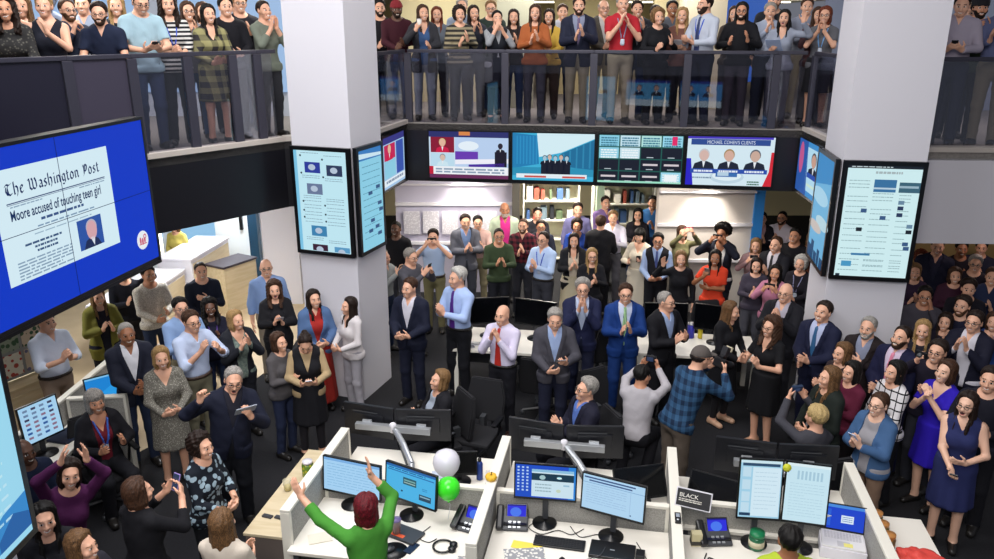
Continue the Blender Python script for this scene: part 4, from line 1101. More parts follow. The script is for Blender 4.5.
S.rect(.4985, 0, .5015, 1, '#0a1a50', 9); S.rect(0, .498, 1, .502, '#0a1a50', 9)
S.build(t)
# displays on the near gallery edge below the photographer; the far glass mirrors them
for i, (x0, col, lab) in enumerate(((.2, '#5fb4e8', 'wide television on the near gallery edge mirrored below the woman in orange'), (1.75, '#4a9ce0', 'wide television on the near gallery edge mirrored below the navy jacket'))):
    t, S = display('television', lab, 'television', frame((x0+1.3, .30, 3.4), (-1, -.1, 0)), 1.3, .76, .05, .02, 1.6)
    S.rect(0, 0, 1, 1, col, 0); S.rect(0, .75, 1, 1, '#d8eefa', 1); S.rect(.0, 0, 1, .1, '#2a3a9c', 1); S.person(.3, .3, .1, '#d8b0a0', '#4a4650', '#1c2438', 3, .6); S.person(.7, .3, .1, '#d8b0a0', '#4a4650', '#1c2438', 3, .6); S.build(t)
for i, (x0, lab) in enumerate(((-.85, 'portrait display by the near gallery mirrored below the pinafore dress'), (4.6, 'portrait display by the near gallery mirrored below the blue lanyard'))):
    t, S = display('portrait_display', lab, 'display', frame((x0+.8, .25, 3.5), (-1, -.1, 0)), .85, 1.35, .05, .04, 1.6)
    S.rect(0, 0, 1, 1, '#74c4ec', 0); S.rect(.3, .3, .6, .38, '#1c3c6c', 2); S.lines(.3, .5, .7, 6, .05, .015, '#2a6a9c', 2, 7); S.build(t)
struct('wall_fascia_near', MB().box((-6, -.35, 2.42), (8, -.1, 3.5)), M_DARK)
# ---------------------------------------------------------------- desk cluster in front (turned 8 degrees like the building)
DA = R(-10); DM = Matrix.Translation((-.02, 6.26, 0))@Matrix.Rotation(DA, 4, 'Z')
def dw(u, v, z=0): return DM@Vector((u, v, z))
def dthing(name, label, cat, u, v, z=0, rz=0, group=None):
    p = dw(u, v, z); return thing(name, label, cat, p, DA+rz, group)
US = (-1.66, 0.0, 1.62, 3.24)
def desk(u0, u1, v0, v1, lab, z=.74, front=False):
    c = ((u0+u1)/2, (v0+v1)/2); t = dthing('desk', lab, 'desk', c[0], c[1], 0, 0, 'white newsroom desks of the front cluster')
    w, dpt = (u1-u0)/2-.03, (v1-v0)/2-.025
    MB().box((-w, -dpt, z-.035), (w, dpt, z), .006).build('desk_top', M_DESK, t)
    for sx in (-1, 1):
        for sy in (-1, 1): MB().box((sx*(w-.06)-.025, sy*(dpt-.06)-.025, 0), (sx*(w-.06)+.025, sy*(dpt-.06)+.025, z-.035), .003).build('leg', M_GREYP, t)
    MB().box((-w+.05, -.02 if v1 > .2 else dpt-.05, .3), (w-.05, .0 if v1 > .2 else dpt-.03, z-.04)).build('modesty_panel', M_GREYP, t)
    return t
desk(US[0], US[1], -.90, -.03, 'white desk of the woman in green with two blue-lit monitors')
desk(US[1], US[2], -.95, -.03, 'white desk in the middle front with the papers and black keyboard')
desk(US[2], US[3], -1.05, -.03, 'white desk at the right front with the white laptop')
desk(US[0], US[1], .03, .92, 'white desk of the seated blonde woman behind the pale partition')
desk(US[1], US[2], .03, .92, 'white desk of the seated grey-haired man behind the partition')
desk(US[2], US[3], .03, .92, 'white desk behind the black sign with dark monitors')
def partition(u0, v0, u1, v1, lab, h=1.1, t_=.075, cap=True):
    L = math.hypot(u1-u0, v1-v0); a = math.atan2(v1-v0, u1-u0)
    t = dthing('cubicle_divider', lab, 'partition', u0, v0, 0, a)
    MB().box((0, -t_/2+.008, 0.05), (L, t_/2-.008, h-.03)).build('panel', M_FABRIC, t)
    MB().box((-.01, -t_/2, h-.03), (L+.01, t_/2, h), .006).build('cap', M_CAP, t)
    MB().box((-.012, -t_/2, 0), (.02, t_/2, h-.03), .003).build('end_post', M_CAP, t)
    MB().box((L-.02, -t_/2, 0), (L+.012, t_/2, h-.03), .003).build('end_post', M_CAP, t)
    return t
H1 = 1.08
partition(US[0], -.78, US[0], .66, 'cream-capped partition at the left end of the front desks beside the low cabinet', H1, .09)
partition(US[1]-.02, -.95, US[1]-.02, .78, 'cream-capped partition with the yellow pumpkin between the green woman and the middle desk', H1, .09)
partition(US[2]-.03, -1.1, US[2]-.03, .84, 'cream-capped partition carrying the black sign', H1, .09)
partition(US[3]-.03, -1.3, US[3]-.03, .84, 'cream-capped partition at the right end beside the laptop', H1, .09)
partition(US[0]+.05, 0, US[1]-.07, 0, 'low cross partition behind the monitors of the woman in green', .98, .06)
partition(US[1]+.03, 0, US[2]-.08, 0, 'low cross partition behind the two middle monitors', .98, .06)
partition(US[2]+.02, .12, US[3]-.08, .12, 'low cross partition behind the upright pair of monitors', .98, .06)
# low cabinet at the left end
t = dthing('low_cabinet', 'pale wood low cabinet with jars on top beside the left partition', 'cabinet', -1.88, .04)
MB().box((-.24, -.70, 0), (.15, .72, .69), .004).build('body', mat('cabinet_taupe', '#6d625c', .6), t); MB().box((-.25, -.72, .69), (.16, .74, .72), .005).build('top', M_WOOD, t)
for k in range(3): 
    dr = MB().box((-.248, -.68+.47*k, .08), (-.24, -.24+.47*k, .66), .003).build('door', mat('cabinet_taupe', '#6d625c', .6), t); MB().box((-.258, -.30+.47*k, .4), (-.248, -.28+.47*k, .5)).build('handle', M_SILVER, dr)

# ---------------------------------------------------------------- desk things
def monitor(lab, u, v, z, rz, w, h, tilt=0, fill=None, back=False, stand=True, group=None, world=None, arm=False):
    """a monitor whose panel centre is at z; screen faces local -y"""
    t = dthing('monitor', lab, 'monitor', u, v, .741, rz, group) if world is None else thing('monitor', lab, 'monitor', world, rz, group)
    zb = world[2] if world is not None else .741
    zc = z-zb
    M = Matrix.Translation((0, 0, zc))@Matrix.Rotation(R(tilt), 4, 'X')
    MB(M).box((-w/2, 0, -h/2), (w/2, .03, h/2), .006).box((-w*.28, .03, -h*.25), (w*.28, .05, h*.2), .01).build('casing', M_BLACK, t)
    b = .012
    MB(M).box((-w/2, -.004, h/2-b), (w/2, 0, h/2)).box((-w/2, -.004, -h/2), (w/2, 0, -h/2+b*1.6)).box((-w/2, -.004, -h/2), (-w/2+b, 0, h/2)).box((w/2-b, -.004, -h/2), (w/2, 0, h/2)).build('bezel', M_BEZEL, t)
    S = Screen(M@Matrix.Translation((-w/2+b, 0, h/2-b)), w-2*b, h-2.6*b, 1.0)
    if fill: fill(S); S.build(t)
    else: MB(M).box((-w/2+b, -.002, -h/2+b*1.6), (w/2-b, 0, h/2-b)).build('dark_screen', mat('dark_screen', '#050609', .15), t)
    if stand:
        MB().lathe([(.0, 0), (.11, 0), (.11, .012), (.02, .02), (.02, .021)]).build('foot', M_BLACK, t)
        MB().box((-.025, .045, .01), (.025, .07, zc+.02), .004).build('neck', M_GREYP, t)
    return t
def f_blue(S):
    S.rect(0, 0, 1, 1, '#a9d6f8', 0); S.rect(0, 0, 1, .08, '#7fb4ea', 1)
    for y in range(9): S.lines(.06, .16+y*.085, .9, 1, .1, .02, '#8cbfe8', 2, y)
def f_site(S):
    S.rect(0, 0, 1, 1, '#4fb8ec', 0); S.rect(0, 0, 1, .08, '#2a6ab0', 1); S.rect(.03, .16, .97, .19, '#2a6ab0', 2); S.lines(.05, .1, .8, 1, .1, .03, '#1c5c9c', 2, 5)
    S.rect(.35, .3, .62, .52, '#2c5c6c', 2); S.rect(.37, .36, .6, .40, '#7fb4b0', 3); S.rect(.37, .44, .6, .47, '#a9c8c0', 3); S.rect(.68, .68, .92, .86, '#2c4c64', 2); S.rect(.7, .72, .9, .76, '#8fb8c8', 3); S.disc(.33, .75, .02, .03, '#1c3c5c', 3); S.lines(.74, .48, .84, 2, .05, .02, '#2a7ab8', 3, 2)
def f_desktop(S):
    S.rect(0, 0, 1, 1, '#1d50c8', 0); S.rect(.88, 0, 1, 1, '#2c86dc', 1)
    r = random.Random(5)
    for i in range(3):
        for j in range(8): S.rect(.03+i*.075, .06+j*.1, .065+i*.075, .11+j*.1, '#b8d4f4', 2)
    S.rect(.27, .12, .97, .96, '#cfe8f4', 2); S.rect(.27, .12, .97, .2, '#8fc4e4', 3); S.rect(.27, .24, .97, .46, '#14384c', 3); S.disc(.45, .36, .05, .07, '#a8ccd0', 4); S.disc(.73, .35, .04, .04, '#9cdce8', 4); S.rect(.69, .34, .77, .37, '#e8f8fa', 5)
    S.lines(.33, .56, .6, 3, .1, .04, '#9cb8c4', 3, 3); S.disc(.72, .75, .04, .05, '#c8d8c0', 4); S.rect(.8, .55, .9, .6, '#9cc4dc', 3)
def f_mail(S):
    S.rect(0, 0, 1, 1, '#b5daf6', 0); S.rect(.02, .06, .85, .1, '#2a4a84', 2); S.rect(.1, .14, .8, .18, '#34548c', 2); S.rect(0, .22, 1, .24, '#8ab4dc', 1)
    S.lines(.06, .3, .72, 8, .07, .015, '#9cc0e4', 2, 8); S.rect(.78, .25, .785, .95, '#8fb4dc', 2); S.disc(.8, .9, .012, .02, '#2c4c84', 3)
def f_doc(S):
    S.rect(0, 0, 1, 1, '#a4d4ec', 0); S.rect(0, 0, 1, .05, '#cfeaf4', 1); S.rect(.05, .05, .95, .1, '#2c4c6c', 1); S.rect(.3, .12, .98, .97, '#d6eefa', 2); S.lines(.36, .2, .9, 10, .07, .012, '#bcd8e8', 3, 6)
    for y in (.12, .34, .55, .74): S.rect(.06, y, .26, y+.17, '#c4e2f2', 2)
    S.rect(.03, .92, .3, .97, '#1c3c5c', 3)
def f_doc2(S):
    S.rect(0, 0, 1, 1, '#cbeaf6', 0); S.rect(0, 0, 1, .05, '#e2f4fa', 1)
    for x in range(7): S.rect(.25+x*.09, .12, .3+x*.09, .27, '#a9cde0', 2)
    S.lines(.1, .34, .9, 12, .05, .009, '#b4d6e6', 2, 9)
def f_icons(S):
    S.rect(0, 0, 1, 1, '#a9d4f2', 0); r = random.Random(3)
    for i in range(4):
        for j in range(7): S.rect(.1+i*.22, .08+j*.125, .22+i*.22, .14+j*.125, r.choice(['#2a5aa0', '#6a84a8', '#3c3c5c', '#8a6a84']), 2)
def f_violet(S):
    S.rect(0, 0, 1, 1, '#3a3ad8', 0); S.poly([(.1, .9), (.7, .5), (.95, .95)], '#b8d0f8', 2); S.lines(.15, .1, .7, 6, .08, .03, '#8fa4f0', 2, 4)
def f_teal(S):
    S.rect(0, 0, 1, 1, '#1c86d8', 0); S.poly([(0, 1), (1, .2), (1, 1)], '#2a9ce8', 1); S.rect(0, 0, 1, .07, '#7fc4ec', 2)
monitor('wide monitor with a pale blank page at the desk of the woman in green', -1.31, -.13, 1.02, R(-10), .60, .35, -6, f_blue)
monitor('wide monitor with a blue web page beside the green balloon', -.73, -.20, 1.05, R(-20), .56, .34, -6, f_site)
monitor('monitor with a blue desktop full of icons on the middle desk', .47, -.11, 1.16, R(2), .55, .34, -5, f_desktop)
monitor('monitor with a pale mail window on the middle desk', 1.06, -.20, 1.13, R(-16), .57, .35, -5, f_mail)
monitor('upright monitor with page thumbnails at the right front desk', 2.27, -.08, 1.27, R(4), .36, .54, -8, f_doc)
monitor('upright monitor with a pale table beside the thumbnails monitor', 2.64, -.08, 1.27, R(-4), .36, .54, -8, f_doc2)
# pairs on silver arms, seen from behind
def arm_pair(u, v, lab_arm, labs, zc=1.01, half=.29, ang=8, w=.57, h=.36, silver=True):
    t = dthing('twin_monitor_stand', lab_arm, 'monitor stand', u, v-.52, .741)
    MB().lathe([(0, 0), (.07, 0), (.07, .02), (.03, .03), (.03, .12), (0, .121)], (.30, .02, 0)).build('post', M_SILVER, t)
    MB().tube([(.30, .02, .11), (.16, .22, .20), (.0, .42, zc-.741)], .032, 10).build('lower_arm', M_SILVER, t)
    MB().tube([(.24, .06, .07), (.05, .36, zc-.80)], .012, 8).build('gas_strut', M_GREYP, t)
    MB().box((-.40, .37, zc-.741-.034), (.40, .43, zc-.741+.034), .006).build('crossbar', M_SILVER, t)
    b = MB().lathe([(0, -.04), (.034, -.04), (.034, .05), (.02, .06), (0, .061)], (0, .40, zc-.741)).build('joint', M_WHITE, t)
    for s in (-1, 1): MB().box((s*half-.05, .43, zc-.741-.05), (s*half+.05, .457, zc-.741+.05), .005).build('mount_plate', M_SILVER, t)
    for s, lab in zip((-1, 1), labs):
        m = dthing('monitor', lab, 'monitor', u+s*(half+.005), v, zc-h/2, math.pi+s*R(ang))
        MB().box((-w/2, -.02, 0), (w/2, .014, h), .006).box((-w*.3, .014, h*.3), (w*.3, .03, h*.75), .01).build('casing', mat('monitor_back', '#14151b', .4), m)
        MB().box((-w/2+.012, -.022, .02), (w/2-.012, -.02, h-.012)).build('dark_screen', mat('screen_lit_user', '#0c1420', .2), m)
        MB().box((-w*.2, .030, h*.79), (w*.3, .033, h*.82)).build('vent_strip', M_GREYP, m)
arm_pair(-1.22, .98, 'silver twin arm holding the dark monitors before the seated blonde woman', ('dark monitor back left of the silver arm before the blonde woman', 'dark monitor back right of the silver arm before the blonde woman'))
arm_pair(.55, .94, 'silver twin arm holding the dark monitors before the seated grey-haired man', ('dark monitor back left of the silver arm before the grey-haired man', 'dark monitor back right of the silver arm before the grey-haired man'))
arm_pair(2.56, .86, 'silver twin arm behind the upright pair of monitors', ('dark monitor back behind the thumbnails monitor', 'dark monitor back behind the pale table monitor'), 1.04, .28, 5, .55, .36)
# small dark monitors on the second row
monitor('small black monitor turned away behind the green balloon', -.42, .42, .94, R(12), .34, .24, -8, None)
monitor('black monitor tilted back beside the sign partition', 1.30, .40, .93, R(22), .5, .30, -28, None)
monitor('black monitor tilted back behind the black sign', 1.98, .36, .93, R(-20), .52, .30, -28, None)

def phone(lab, u, v, rz):
    t = dthing('desk_phone', lab, 'desk phone', u, v, .741, rz)
    MB(Matrix.Rotation(R(24), 4, 'X')).box((-.12, -.02, .0), (.12, .17, .03), .01).build('body', M_GREYP, t)
    MB().box((-.11, .0, 0), (.11, .17, .045)).build('wedge', M_BLACK, t)
    MB(Matrix.Rotation(R(24), 4, 'X')).box((-.125, -.03, .03), (-.07, .18, .065), .014).build('handset', M_BLACK, t)
    M = Matrix.Rotation(R(24), 4, 'X')@Matrix.Translation((.03, .135, .03))@Matrix.Rotation(R(30), 4, 'X')
    MB(M).box((-.08, -.065, 0), (.08, .065, .018), .004).build('display_head', M_BLACK, t)
    S = Screen(M@Matrix.Translation((-.072, .055, .0175))@Matrix.Rotation(R(-90), 4, 'X'), .144, .10, 1.0)
    S.rect(0, 0, 1, 1, '#2a2ce0', 0); S.disc(.45, .55, .3, .35, '#4a7af4', 1); S.rect(0, 0, 1, .1, '#1a1a90', 2); S.build(t)
    for i in range(3):
        for j in range(4): pass
    mb = MB(Matrix.Rotation(R(24), 4, 'X'))
    for i in range(3):
        for j in range(3): mb.box((-.03+i*.035, -.005+j*.022, .03), (-.008+i*.035, .009+j*.022, .036))
    mb.build('keypad', M_SILVER, t)
    t.scale = (1.15, 1.15, 1.15)
    return t
phone('black desk phone with a lit violet screen beside the green balloon', -.19, -.34, R(-14))
phone('black desk phone with a lit violet screen left of the middle desk papers', .20, -.25, R(6))
phone('black desk phone with a lit violet screen near the green-lidded jar', 1.95, -.16, R(12))

def keyboard(lab, u, v, rz, w=.44):
    t = dthing('keyboard', lab, 'keyboard', u, v, .741, rz)
    MB().box((-w/2, -.07, 0), (w/2, .07, .018), .005).build('base', M_BLACK, t)
    mb = MB(); n = int(w/.024)
    for j in range(5):
        for i in range(n-1): mb.box((-w/2+.012+i*.024, -.058+j*.023, .018), (-w/2+.031+i*.024, -.04+j*.023, .023))
    mb.build('keys', mat('key_plastic', '#1d1e22', .5), t); return t
keyboard('long black keyboard on the middle desk', .63, -.38, R(-2), .44)
keyboard('black keyboard in front of the person in yellow', 2.32, -.60, R(-2), .5)
def simple(name, lab, cat, u, v, z, rz, parts, group=None):
    t = dthing(name, lab, cat, u, v, z, rz, group)
    for nm, mb, m in parts: mb.build(nm, m, t)
    return t
simple('mouse', 'black mouse in front of the keyboard on the middle desk', 'mouse', .68, -.62, .741, R(15), [('shell', MB().lathe([(0, 0), (.03, 0), (.034, .012), (.024, .028), (0, .034)], M=Matrix.Scale(1.6, 4, (0, 1, 0))), M_BLACK), ('wheel', MB().box((-.004, .015, .028), (.004, .03, .036)), M_GREYP)])
simple('docking_station', 'flat black laptop dock beside the keyboard on the middle desk', 'laptop dock', 1.08, -.42, .741, R(-4), [('body', MB().box((-.19, -.11, 0), (.19, .11, .03), .008), M_BLACK), ('emblem', MB().box((-.02, -.01, .03), (.02, .002, .0315)), M_SILVER), ('side_block', MB().box((.195, -.04, 0), (.27, .06, .035), .005), M_BLACK)])
for i, (u, v, rz, c, w, h, lab) in enumerate(((.36, -.46, -.1, '#e6cf52', .26, .10, 'yellow folder lying above the newspaper on the middle desk'), (.36, -.60, .25, '#d9d7d0', .34, .20, 'printed newspaper page on the middle desk'), (.40, -.75, .35, '#e4cc3c', .26, .11, 'yellow pad sticking out under the newspaper'),
     (-1.20, -.44, .1, '#ece9e2', .34, .22, 'white papers under the monitors of the woman in green'), (-1.42, -.66, .5, '#d9d2c2', .2, .14, 'small stack of cards by the left partition'), (-.12, -.78, .1, '#c9c2ba', .12, .18, 'printed card at the partition edge beside the headset'))):
    tag(MB(Matrix.Rotation(0, 4, 'Z')).box((-w/2, -h/2, 0), (w/2, h/2, .004+.001*i)).build('paper', mat('paper_stock', c, .8, **({'pattern': 'floral', 'c2': '#8f9094', 'scale': .03} if i in (1, 5) else {})), None), lab, 'paper')
    o = bpy.data.objects[-1] if False else [x for x in bpy.data.objects if x.get('label') == lab][0]
    o.location = dw(u, v, .741+(.006 if i == 1 else 0)); o.rotation_euler = (0, 0, DA+rz)
simple('mobile_phone', 'dark blue mobile phone lying on the desk near the headset', 'phone', -.60, -.66, .741, R(-20), [('body', MB().box((-.037, -.073, 0), (.037, .073, .009), .004), mat('navy_phone', '#16233c', .3)), ('camera', MB().lathe([(0, 0), (.008, 0), (.008, .002), (0, .0021)], (.02, .05, .009), 10), M_BLACK)])
t = dthing('headset', 'black headset lying on the desk beside the partition', 'headset', -.34, -.60, .741)
MB().tube([(.085*math.cos(a), .085*math.sin(a), .015) for a in [R(20+k*14) for k in range(24)]], .009, 8).build('headband', M_BLACK, t)
for a in (20, 340): MB().lathe([(0, 0), (.035, 0), (.035, .03), (.02, .04), (0, .041)], (.09*math.cos(R(a)), .09*math.sin(R(a))+.0, 0), 14).build('ear_cup', M_BLACK, t)
simple('mouse_pad', 'round black mouse pad behind the red-haired woman', 'mouse pad', -.74, -.72, .741, 0, [('disc', MB().lathe([(0, 0), (.12, 0), (.12, .004), (0, .0041)], seg=32), M_BLACK)])
simple('mouse', 'dark mouse lying on the round black pad', 'mouse', -.77, -.72, .7455, R(-30), [('shell', MB().lathe([(0, 0), (.028, 0), (.032, .012), (.022, .026), (0, .032)], M=Matrix.Scale(1.6, 4, (0, 1, 0))), M_GREYP), ('wheel', MB().box((-.004, .015, .026), (.004, .03, .034)), M_BLACK)])
simple('laptop', 'closed dark laptop with an orange label under the web page monitor', 'laptop', -.72, -.47, .741, R(-20), [('body', MB().box((-.17, -.11, 0), (.17, .08, .024), .006), mat('dark_grey_shell', '#3a3c40', .4)), ('label', MB().box((-.12, -.09, .024), (.05, -.05, .0255)), mat('orange_label', '#d8562c', .6))])
simple('drinking_glass', 'clear ribbed tumbler with a straw beside the red-haired woman', 'tumbler', -.78, -.50, .741, 0, [('cup', MB().lathe([(.03, 0), (.034, .0), (.042, .14), (.043, .15), (.04, .15), (.032, .006)]), mat('clear_plastic', '#d8c8c4', .1, alpha=.45)), ('drink', MB().lathe([(0, .006), (.031, .006), (.036, .08), (0, .081)]), mat('brown_drink', '#6a3a2c', .3)), ('lid', MB().lathe([(0, .15), (.046, .15), (.046, .16), (0, .165)]), mat('purple_lid', '#7a6aa0', .4, alpha=.7))])
def balloon(lab, u, v, z, r, c, alpha):
    t = dthing('balloon', lab, 'balloon', u, v, z)
    MB().lathe([(.004, -1.22*r), (.02, -1.15*r), (.25*r, -1.08*r), (.6*r, -.85*r), (.88*r, -.45*r), (r, 0), (.94*r, .38*r), (.75*r, .72*r), (.4*r, .94*r), (.01, 1.02*r)], seg=28).build('skin', mat('balloon_skin', c, .25, alpha=alpha), t)
    MB().lathe([(.002, -1.22*r), (.014, -1.3*r), (.004, -1.34*r)], seg=10).build('knot', mat('balloon_skin', c, .25), t)
    MB().tube([(0, 0, -1.32*r), (.01, .01, -1.6*r), (-.01, .0, -(z-.742))], .0025, 5).build('string', M_WHITE, t)
balloon('bright green balloon tied beside the web page monitor', -.38, -.20, 1.06, .105, '#3ee02a', 1)
balloon('white translucent balloon floating behind the web page monitor', -.50, .22, 1.06, .13, '#e6e4ee', .8)
t = dthing('pumpkin_ornament', 'small yellow pumpkin sitting on the crossing of the partitions', 'pumpkin', -.03, -.02, H1)
mb = MB()
for k in range(8):
    a = k*math.pi/4; mb.lathe([(0, 0), (.022, .004), (.03, .025), (.022, .046), (0, .05)], (.026*math.cos(a), .026*math.sin(a), 0), 10)
mb.build('body', mat('pumpkin_skin', '#e2b22c', .5), t); MB().tube([(0, 0, .045), (.005, 0, .075)], .006, 6).build('stem', mat('stem_brown', '#6a5a2c', .7), t)
t = dthing('black_sign', 'black sign with white letters on top of the partition', 'sign', 1.60, -.14, H1, R(-14))
MB(Matrix.Rotation(R(-24), 4, 'X')).box((-.02, -.006, 0), (.28, .006, .16), .003).build('board', M_WHITE, t)
MB(Matrix.Rotation(R(-24), 4, 'X')).box((-.010, -.009, .010), (.270, -.006, .150)).build('face', mat('sign_black', '#1c1c20', .6), t)
S = Screen(Matrix.Rotation(R(-24), 4, 'X')@Matrix.Translation((-.010, -.009, .150)), .28, .14, .0)
S.text(.07, .46, .34, 'BLACK', '#e8e4dc', width=.56); S.lines(.07, .55, .75, 2, .11, .06, '#d0ccc4', 4, 3); S.build(t)
simple('desk_telephone_receiver', 'slim black handset standing on the partition cap under the sign', 'handset', 1.60, -.34, H1, 0, [('body', MB().box((-.025, -.07, 0), (.025, .07, .02), .006), M_BLACK), ('screen', MB().box((-.015, .0, .02), (.015, .05, .0215)), mat('grey_lcd', '#8f98a4', .3)), ('button', MB().lathe([(0, 0), (.012, 0), (.012, .003), (0, .0031)], (0, -.035, .02), 10), M_SILVER)])
t = dthing('storage_jar', 'glass jar with a green lid beside the upright monitors', 'jar', 2.28, -.14, .741)
MB().lathe([(0, 0), (.06, 0), (.065, .01), (.065, .1), (.055, .12), (0, .121)]).build('glass', mat('jar_green', '#2f6a4a', .2), t); MB().lathe([(0, .121), (.062, .121), (.062, .16), (0, .161)]).build('lid', mat('lid_green', '#0f7a4a', .4), t); MB().lathe([(.0655, .03), (.0662, .03), (.0662, .085), (.0655, .085)]).build('paper_band', mat('cream_label', '#cfc6a8', .7), t)
simple('mint_box', 'small cream box beside the desk phone at the sign partition', 'box', 1.78, -.18, .741, R(8), [('carton', MB().box((-.045, -.035, 0), (.045, .035, .12), .004), mat('cream_box', '#c9bf98', .6)), ('band', MB().box((-.0465, -.0365, .01), (.0465, .0365, .05)), mat('dark_band', '#3c3a34', .6))])
t = dthing('laptop', 'open white laptop with a blue screen at the right end of the desks', 'laptop', 3.0, .05, .741, R(-8))
MB().box((-.18, -.25, 0), (.18, .0, .10), .006).build('riser', M_WHITE, t); MB().box((-.17, -.24, .10), (.17, .0, .118), .005).build('base', mat('laptop_white', '#d9d7d6', .4), t)
mb = MB()
for j in range(5):
    for i in range(12): mb.box((-.145+i*.0245, -.12+j*.021, .118), (-.125+i*.0245, -.104+j*.021, .1205))
mb.build('keys', mat('laptop_keys', '#c4c2c2', .5), t); MB().box((-.05, -.225, .118), (.05, -.15, .119)).build('trackpad', mat('pad_grey', '#bdbbbb', .4), t)
ML = Matrix.Translation((0, .0, .118))@Matrix.Rotation(R(-14), 4, 'X')
MB(ML).box((-.175, 0, 0), (.175, .012, .235), .005).build('lid', M_BLACK, t)
S = Screen(ML@Matrix.Translation((-.165, 0, .225)), .33, .21, 1.0); S.rect(0, 0, 1, 1, '#1c46d0', 0); S.rect(0, 0, 1, .12, '#4a8ce0', 1); S.rect(.03, .2, .2, .9, '#2c62d8', 1); S.rect(.45, .4, .75, .72, '#dcecfa', 2); S.lines(.48, .46, .72, 3, .08, .03, '#6a8cc8', 3, 3); S.build(t)
MB().box((.0, -.22, .1192), (.07, -.17, .1205)).build('sticky_note', mat('note_yellow', '#e0d878', .8), t)
simple('desk_phone_dock', 'dark handset cradle behind the upright monitors at the right', 'handset cradle', 3.02, .22, .741, R(-10), [('base', MB().box((-.1, -.12, 0), (.1, .12, .07), .01), M_BLACK), ('handset', MB().box((-.09, -.1, .07), (-.03, .1, .1), .012), M_BLACK), ('screen', MB().box((.0, .02, .07), (.08, .09, .072)), mat('grey_lcd', '#8f98a4', .3))])
simple('calculator', 'small dark calculator beside the white laptop', 'calculator', 3.10, -.38, .84, R(-12), [('body', MB().box((-.035, -.06, -.099), (.035, .06, .015), .004), M_GREYP), ('keys', MB().box((-.025, -.05, .015), (.025, .02, .018)), M_BLACK)])
simple('yellow_button', 'round yellow smiley badge on top between the upright monitors', 'badge', 2.455, -.11, 1.52, 0, [('disc', MB().lathe([(0, 0), (.034, 0), (.034, .012), (0, .013)], M=Matrix.Rotation(R(90), 4, 'X')), mat('badge_yellow', '#c9cc2a', .5)), ('clip', MB().box((-.02, -.005, -.04), (.02, .02, -.02)), M_BLACK)])
# papers and bottle on the second row
simple('drink_bottle', 'dark blue drink bottle standing by the sheet with the red symbol', 'bottle', -.24, .50, .741, 0, [('body', MB().lathe([(0, 0), (.03, 0), (.032, .01), (.032, .17), (.018, .2), (0, .201)]), mat('bottle_blue', '#1c3a84', .35)), ('cap', MB().lathe([(0, .201), (.019, .201), (.019, .225), (0, .226)]), M_BLACK)])
simple('printed_sheet', 'white sheet with a red symbol leaning by the yellow pumpkin', 'paper', -.10, .42, .741, R(4), [('sheet', MB(Matrix.Rotation(R(-16), 4, 'X')).box((-.07, 0, 0), (.07, .003, .14)), mat('sheet_white', '#dcd8d6', .7)), ('symbol', MB(Matrix.Rotation(R(-16), 4, 'X')).box((-.02, -.0015, .05), (.03, 0, .10)), mat('symbol_red', '#c8504a', .7))])
for i, (u, v) in enumerate(((-.62, .5), (-.40, .70))):
    tag(MB().box((-.1, -.07, 0), (.1, .07, .006)).build('notebook', mat('notebook_cover', ('#b9c4d4', '#d8d4cc')[i], .7), None), ('pale notebook lying behind the white balloon', 'cream notebook lying behind the small black monitor')[i], 'notebook')
    o = [x for x in bpy.data.objects if x.name.startswith('notebook')][-1]; o.location = dw(u, v, .741); o.rotation_euler = (0, 0, DA+.2)
# low cabinet top things
simple('storage_jar', 'jar of green and yellow sweets at the back of the low cabinet', 'jar', -1.93, .30, .721, 0, [('glass', MB().lathe([(0, 0), (.055, 0), (.058, .01), (.058, .12), (.045, .14), (0, .141)]), mat('sweet_fill', '#a8a428', .4, pattern='floral', c2='#5a7a2a', scale=.03)), ('lid', MB().lathe([(0, .141), (.05, .141), (.05, .165), (0, .166)]), M_WHITE)])
simple('plastic_cup', 'clear plastic cup in front of the sweet jar on the low cabinet', 'cup', -2.02, .02, .721, 0, [('cup', MB().lathe([(.03, 0), (.033, 0), (.045, .11), (.043, .11), (.031, .004)]), mat('clear_plastic', '#d8d2b8', .1, alpha=.4)), ('drink', MB().lathe([(0, .004), (.031, .004), (.037, .05), (0, .051)]), mat('pale_drink', '#c9b868', .3))])
simple('mug', 'dark grey mug beside the clear cup on the low cabinet', 'mug', -1.88, .0, .721, 0, [('body', MB().lathe([(0, 0), (.036, 0), (.038, .09), (.034, .09), (.032, .01), (0, .01)]), mat('mug_grey', '#6d6e72', .4)), ('handle', MB().tube([(.037, 0, .07), (.06, 0, .06), (.06, 0, .03), (.037, 0, .02)], .006, 6), mat('mug_grey', '#6d6e72', .4))])
for i, (u, lab) in enumerate(((-2.02, 'left dark remote control on the low cabinet'), (-1.90, 'right dark remote control on the low cabinet'))):
    simple('remote_control', lab, 'remote control', u, -.42, .721, R(80), [('body', MB().box((-.022, -.05, 0), (.022, .05, .016), .005), mat('remote_dark', '#34343a', .5)), ('buttons', MB().box((-.014, -.03, .016), (.014, .03, .018)), M_GREYP)])
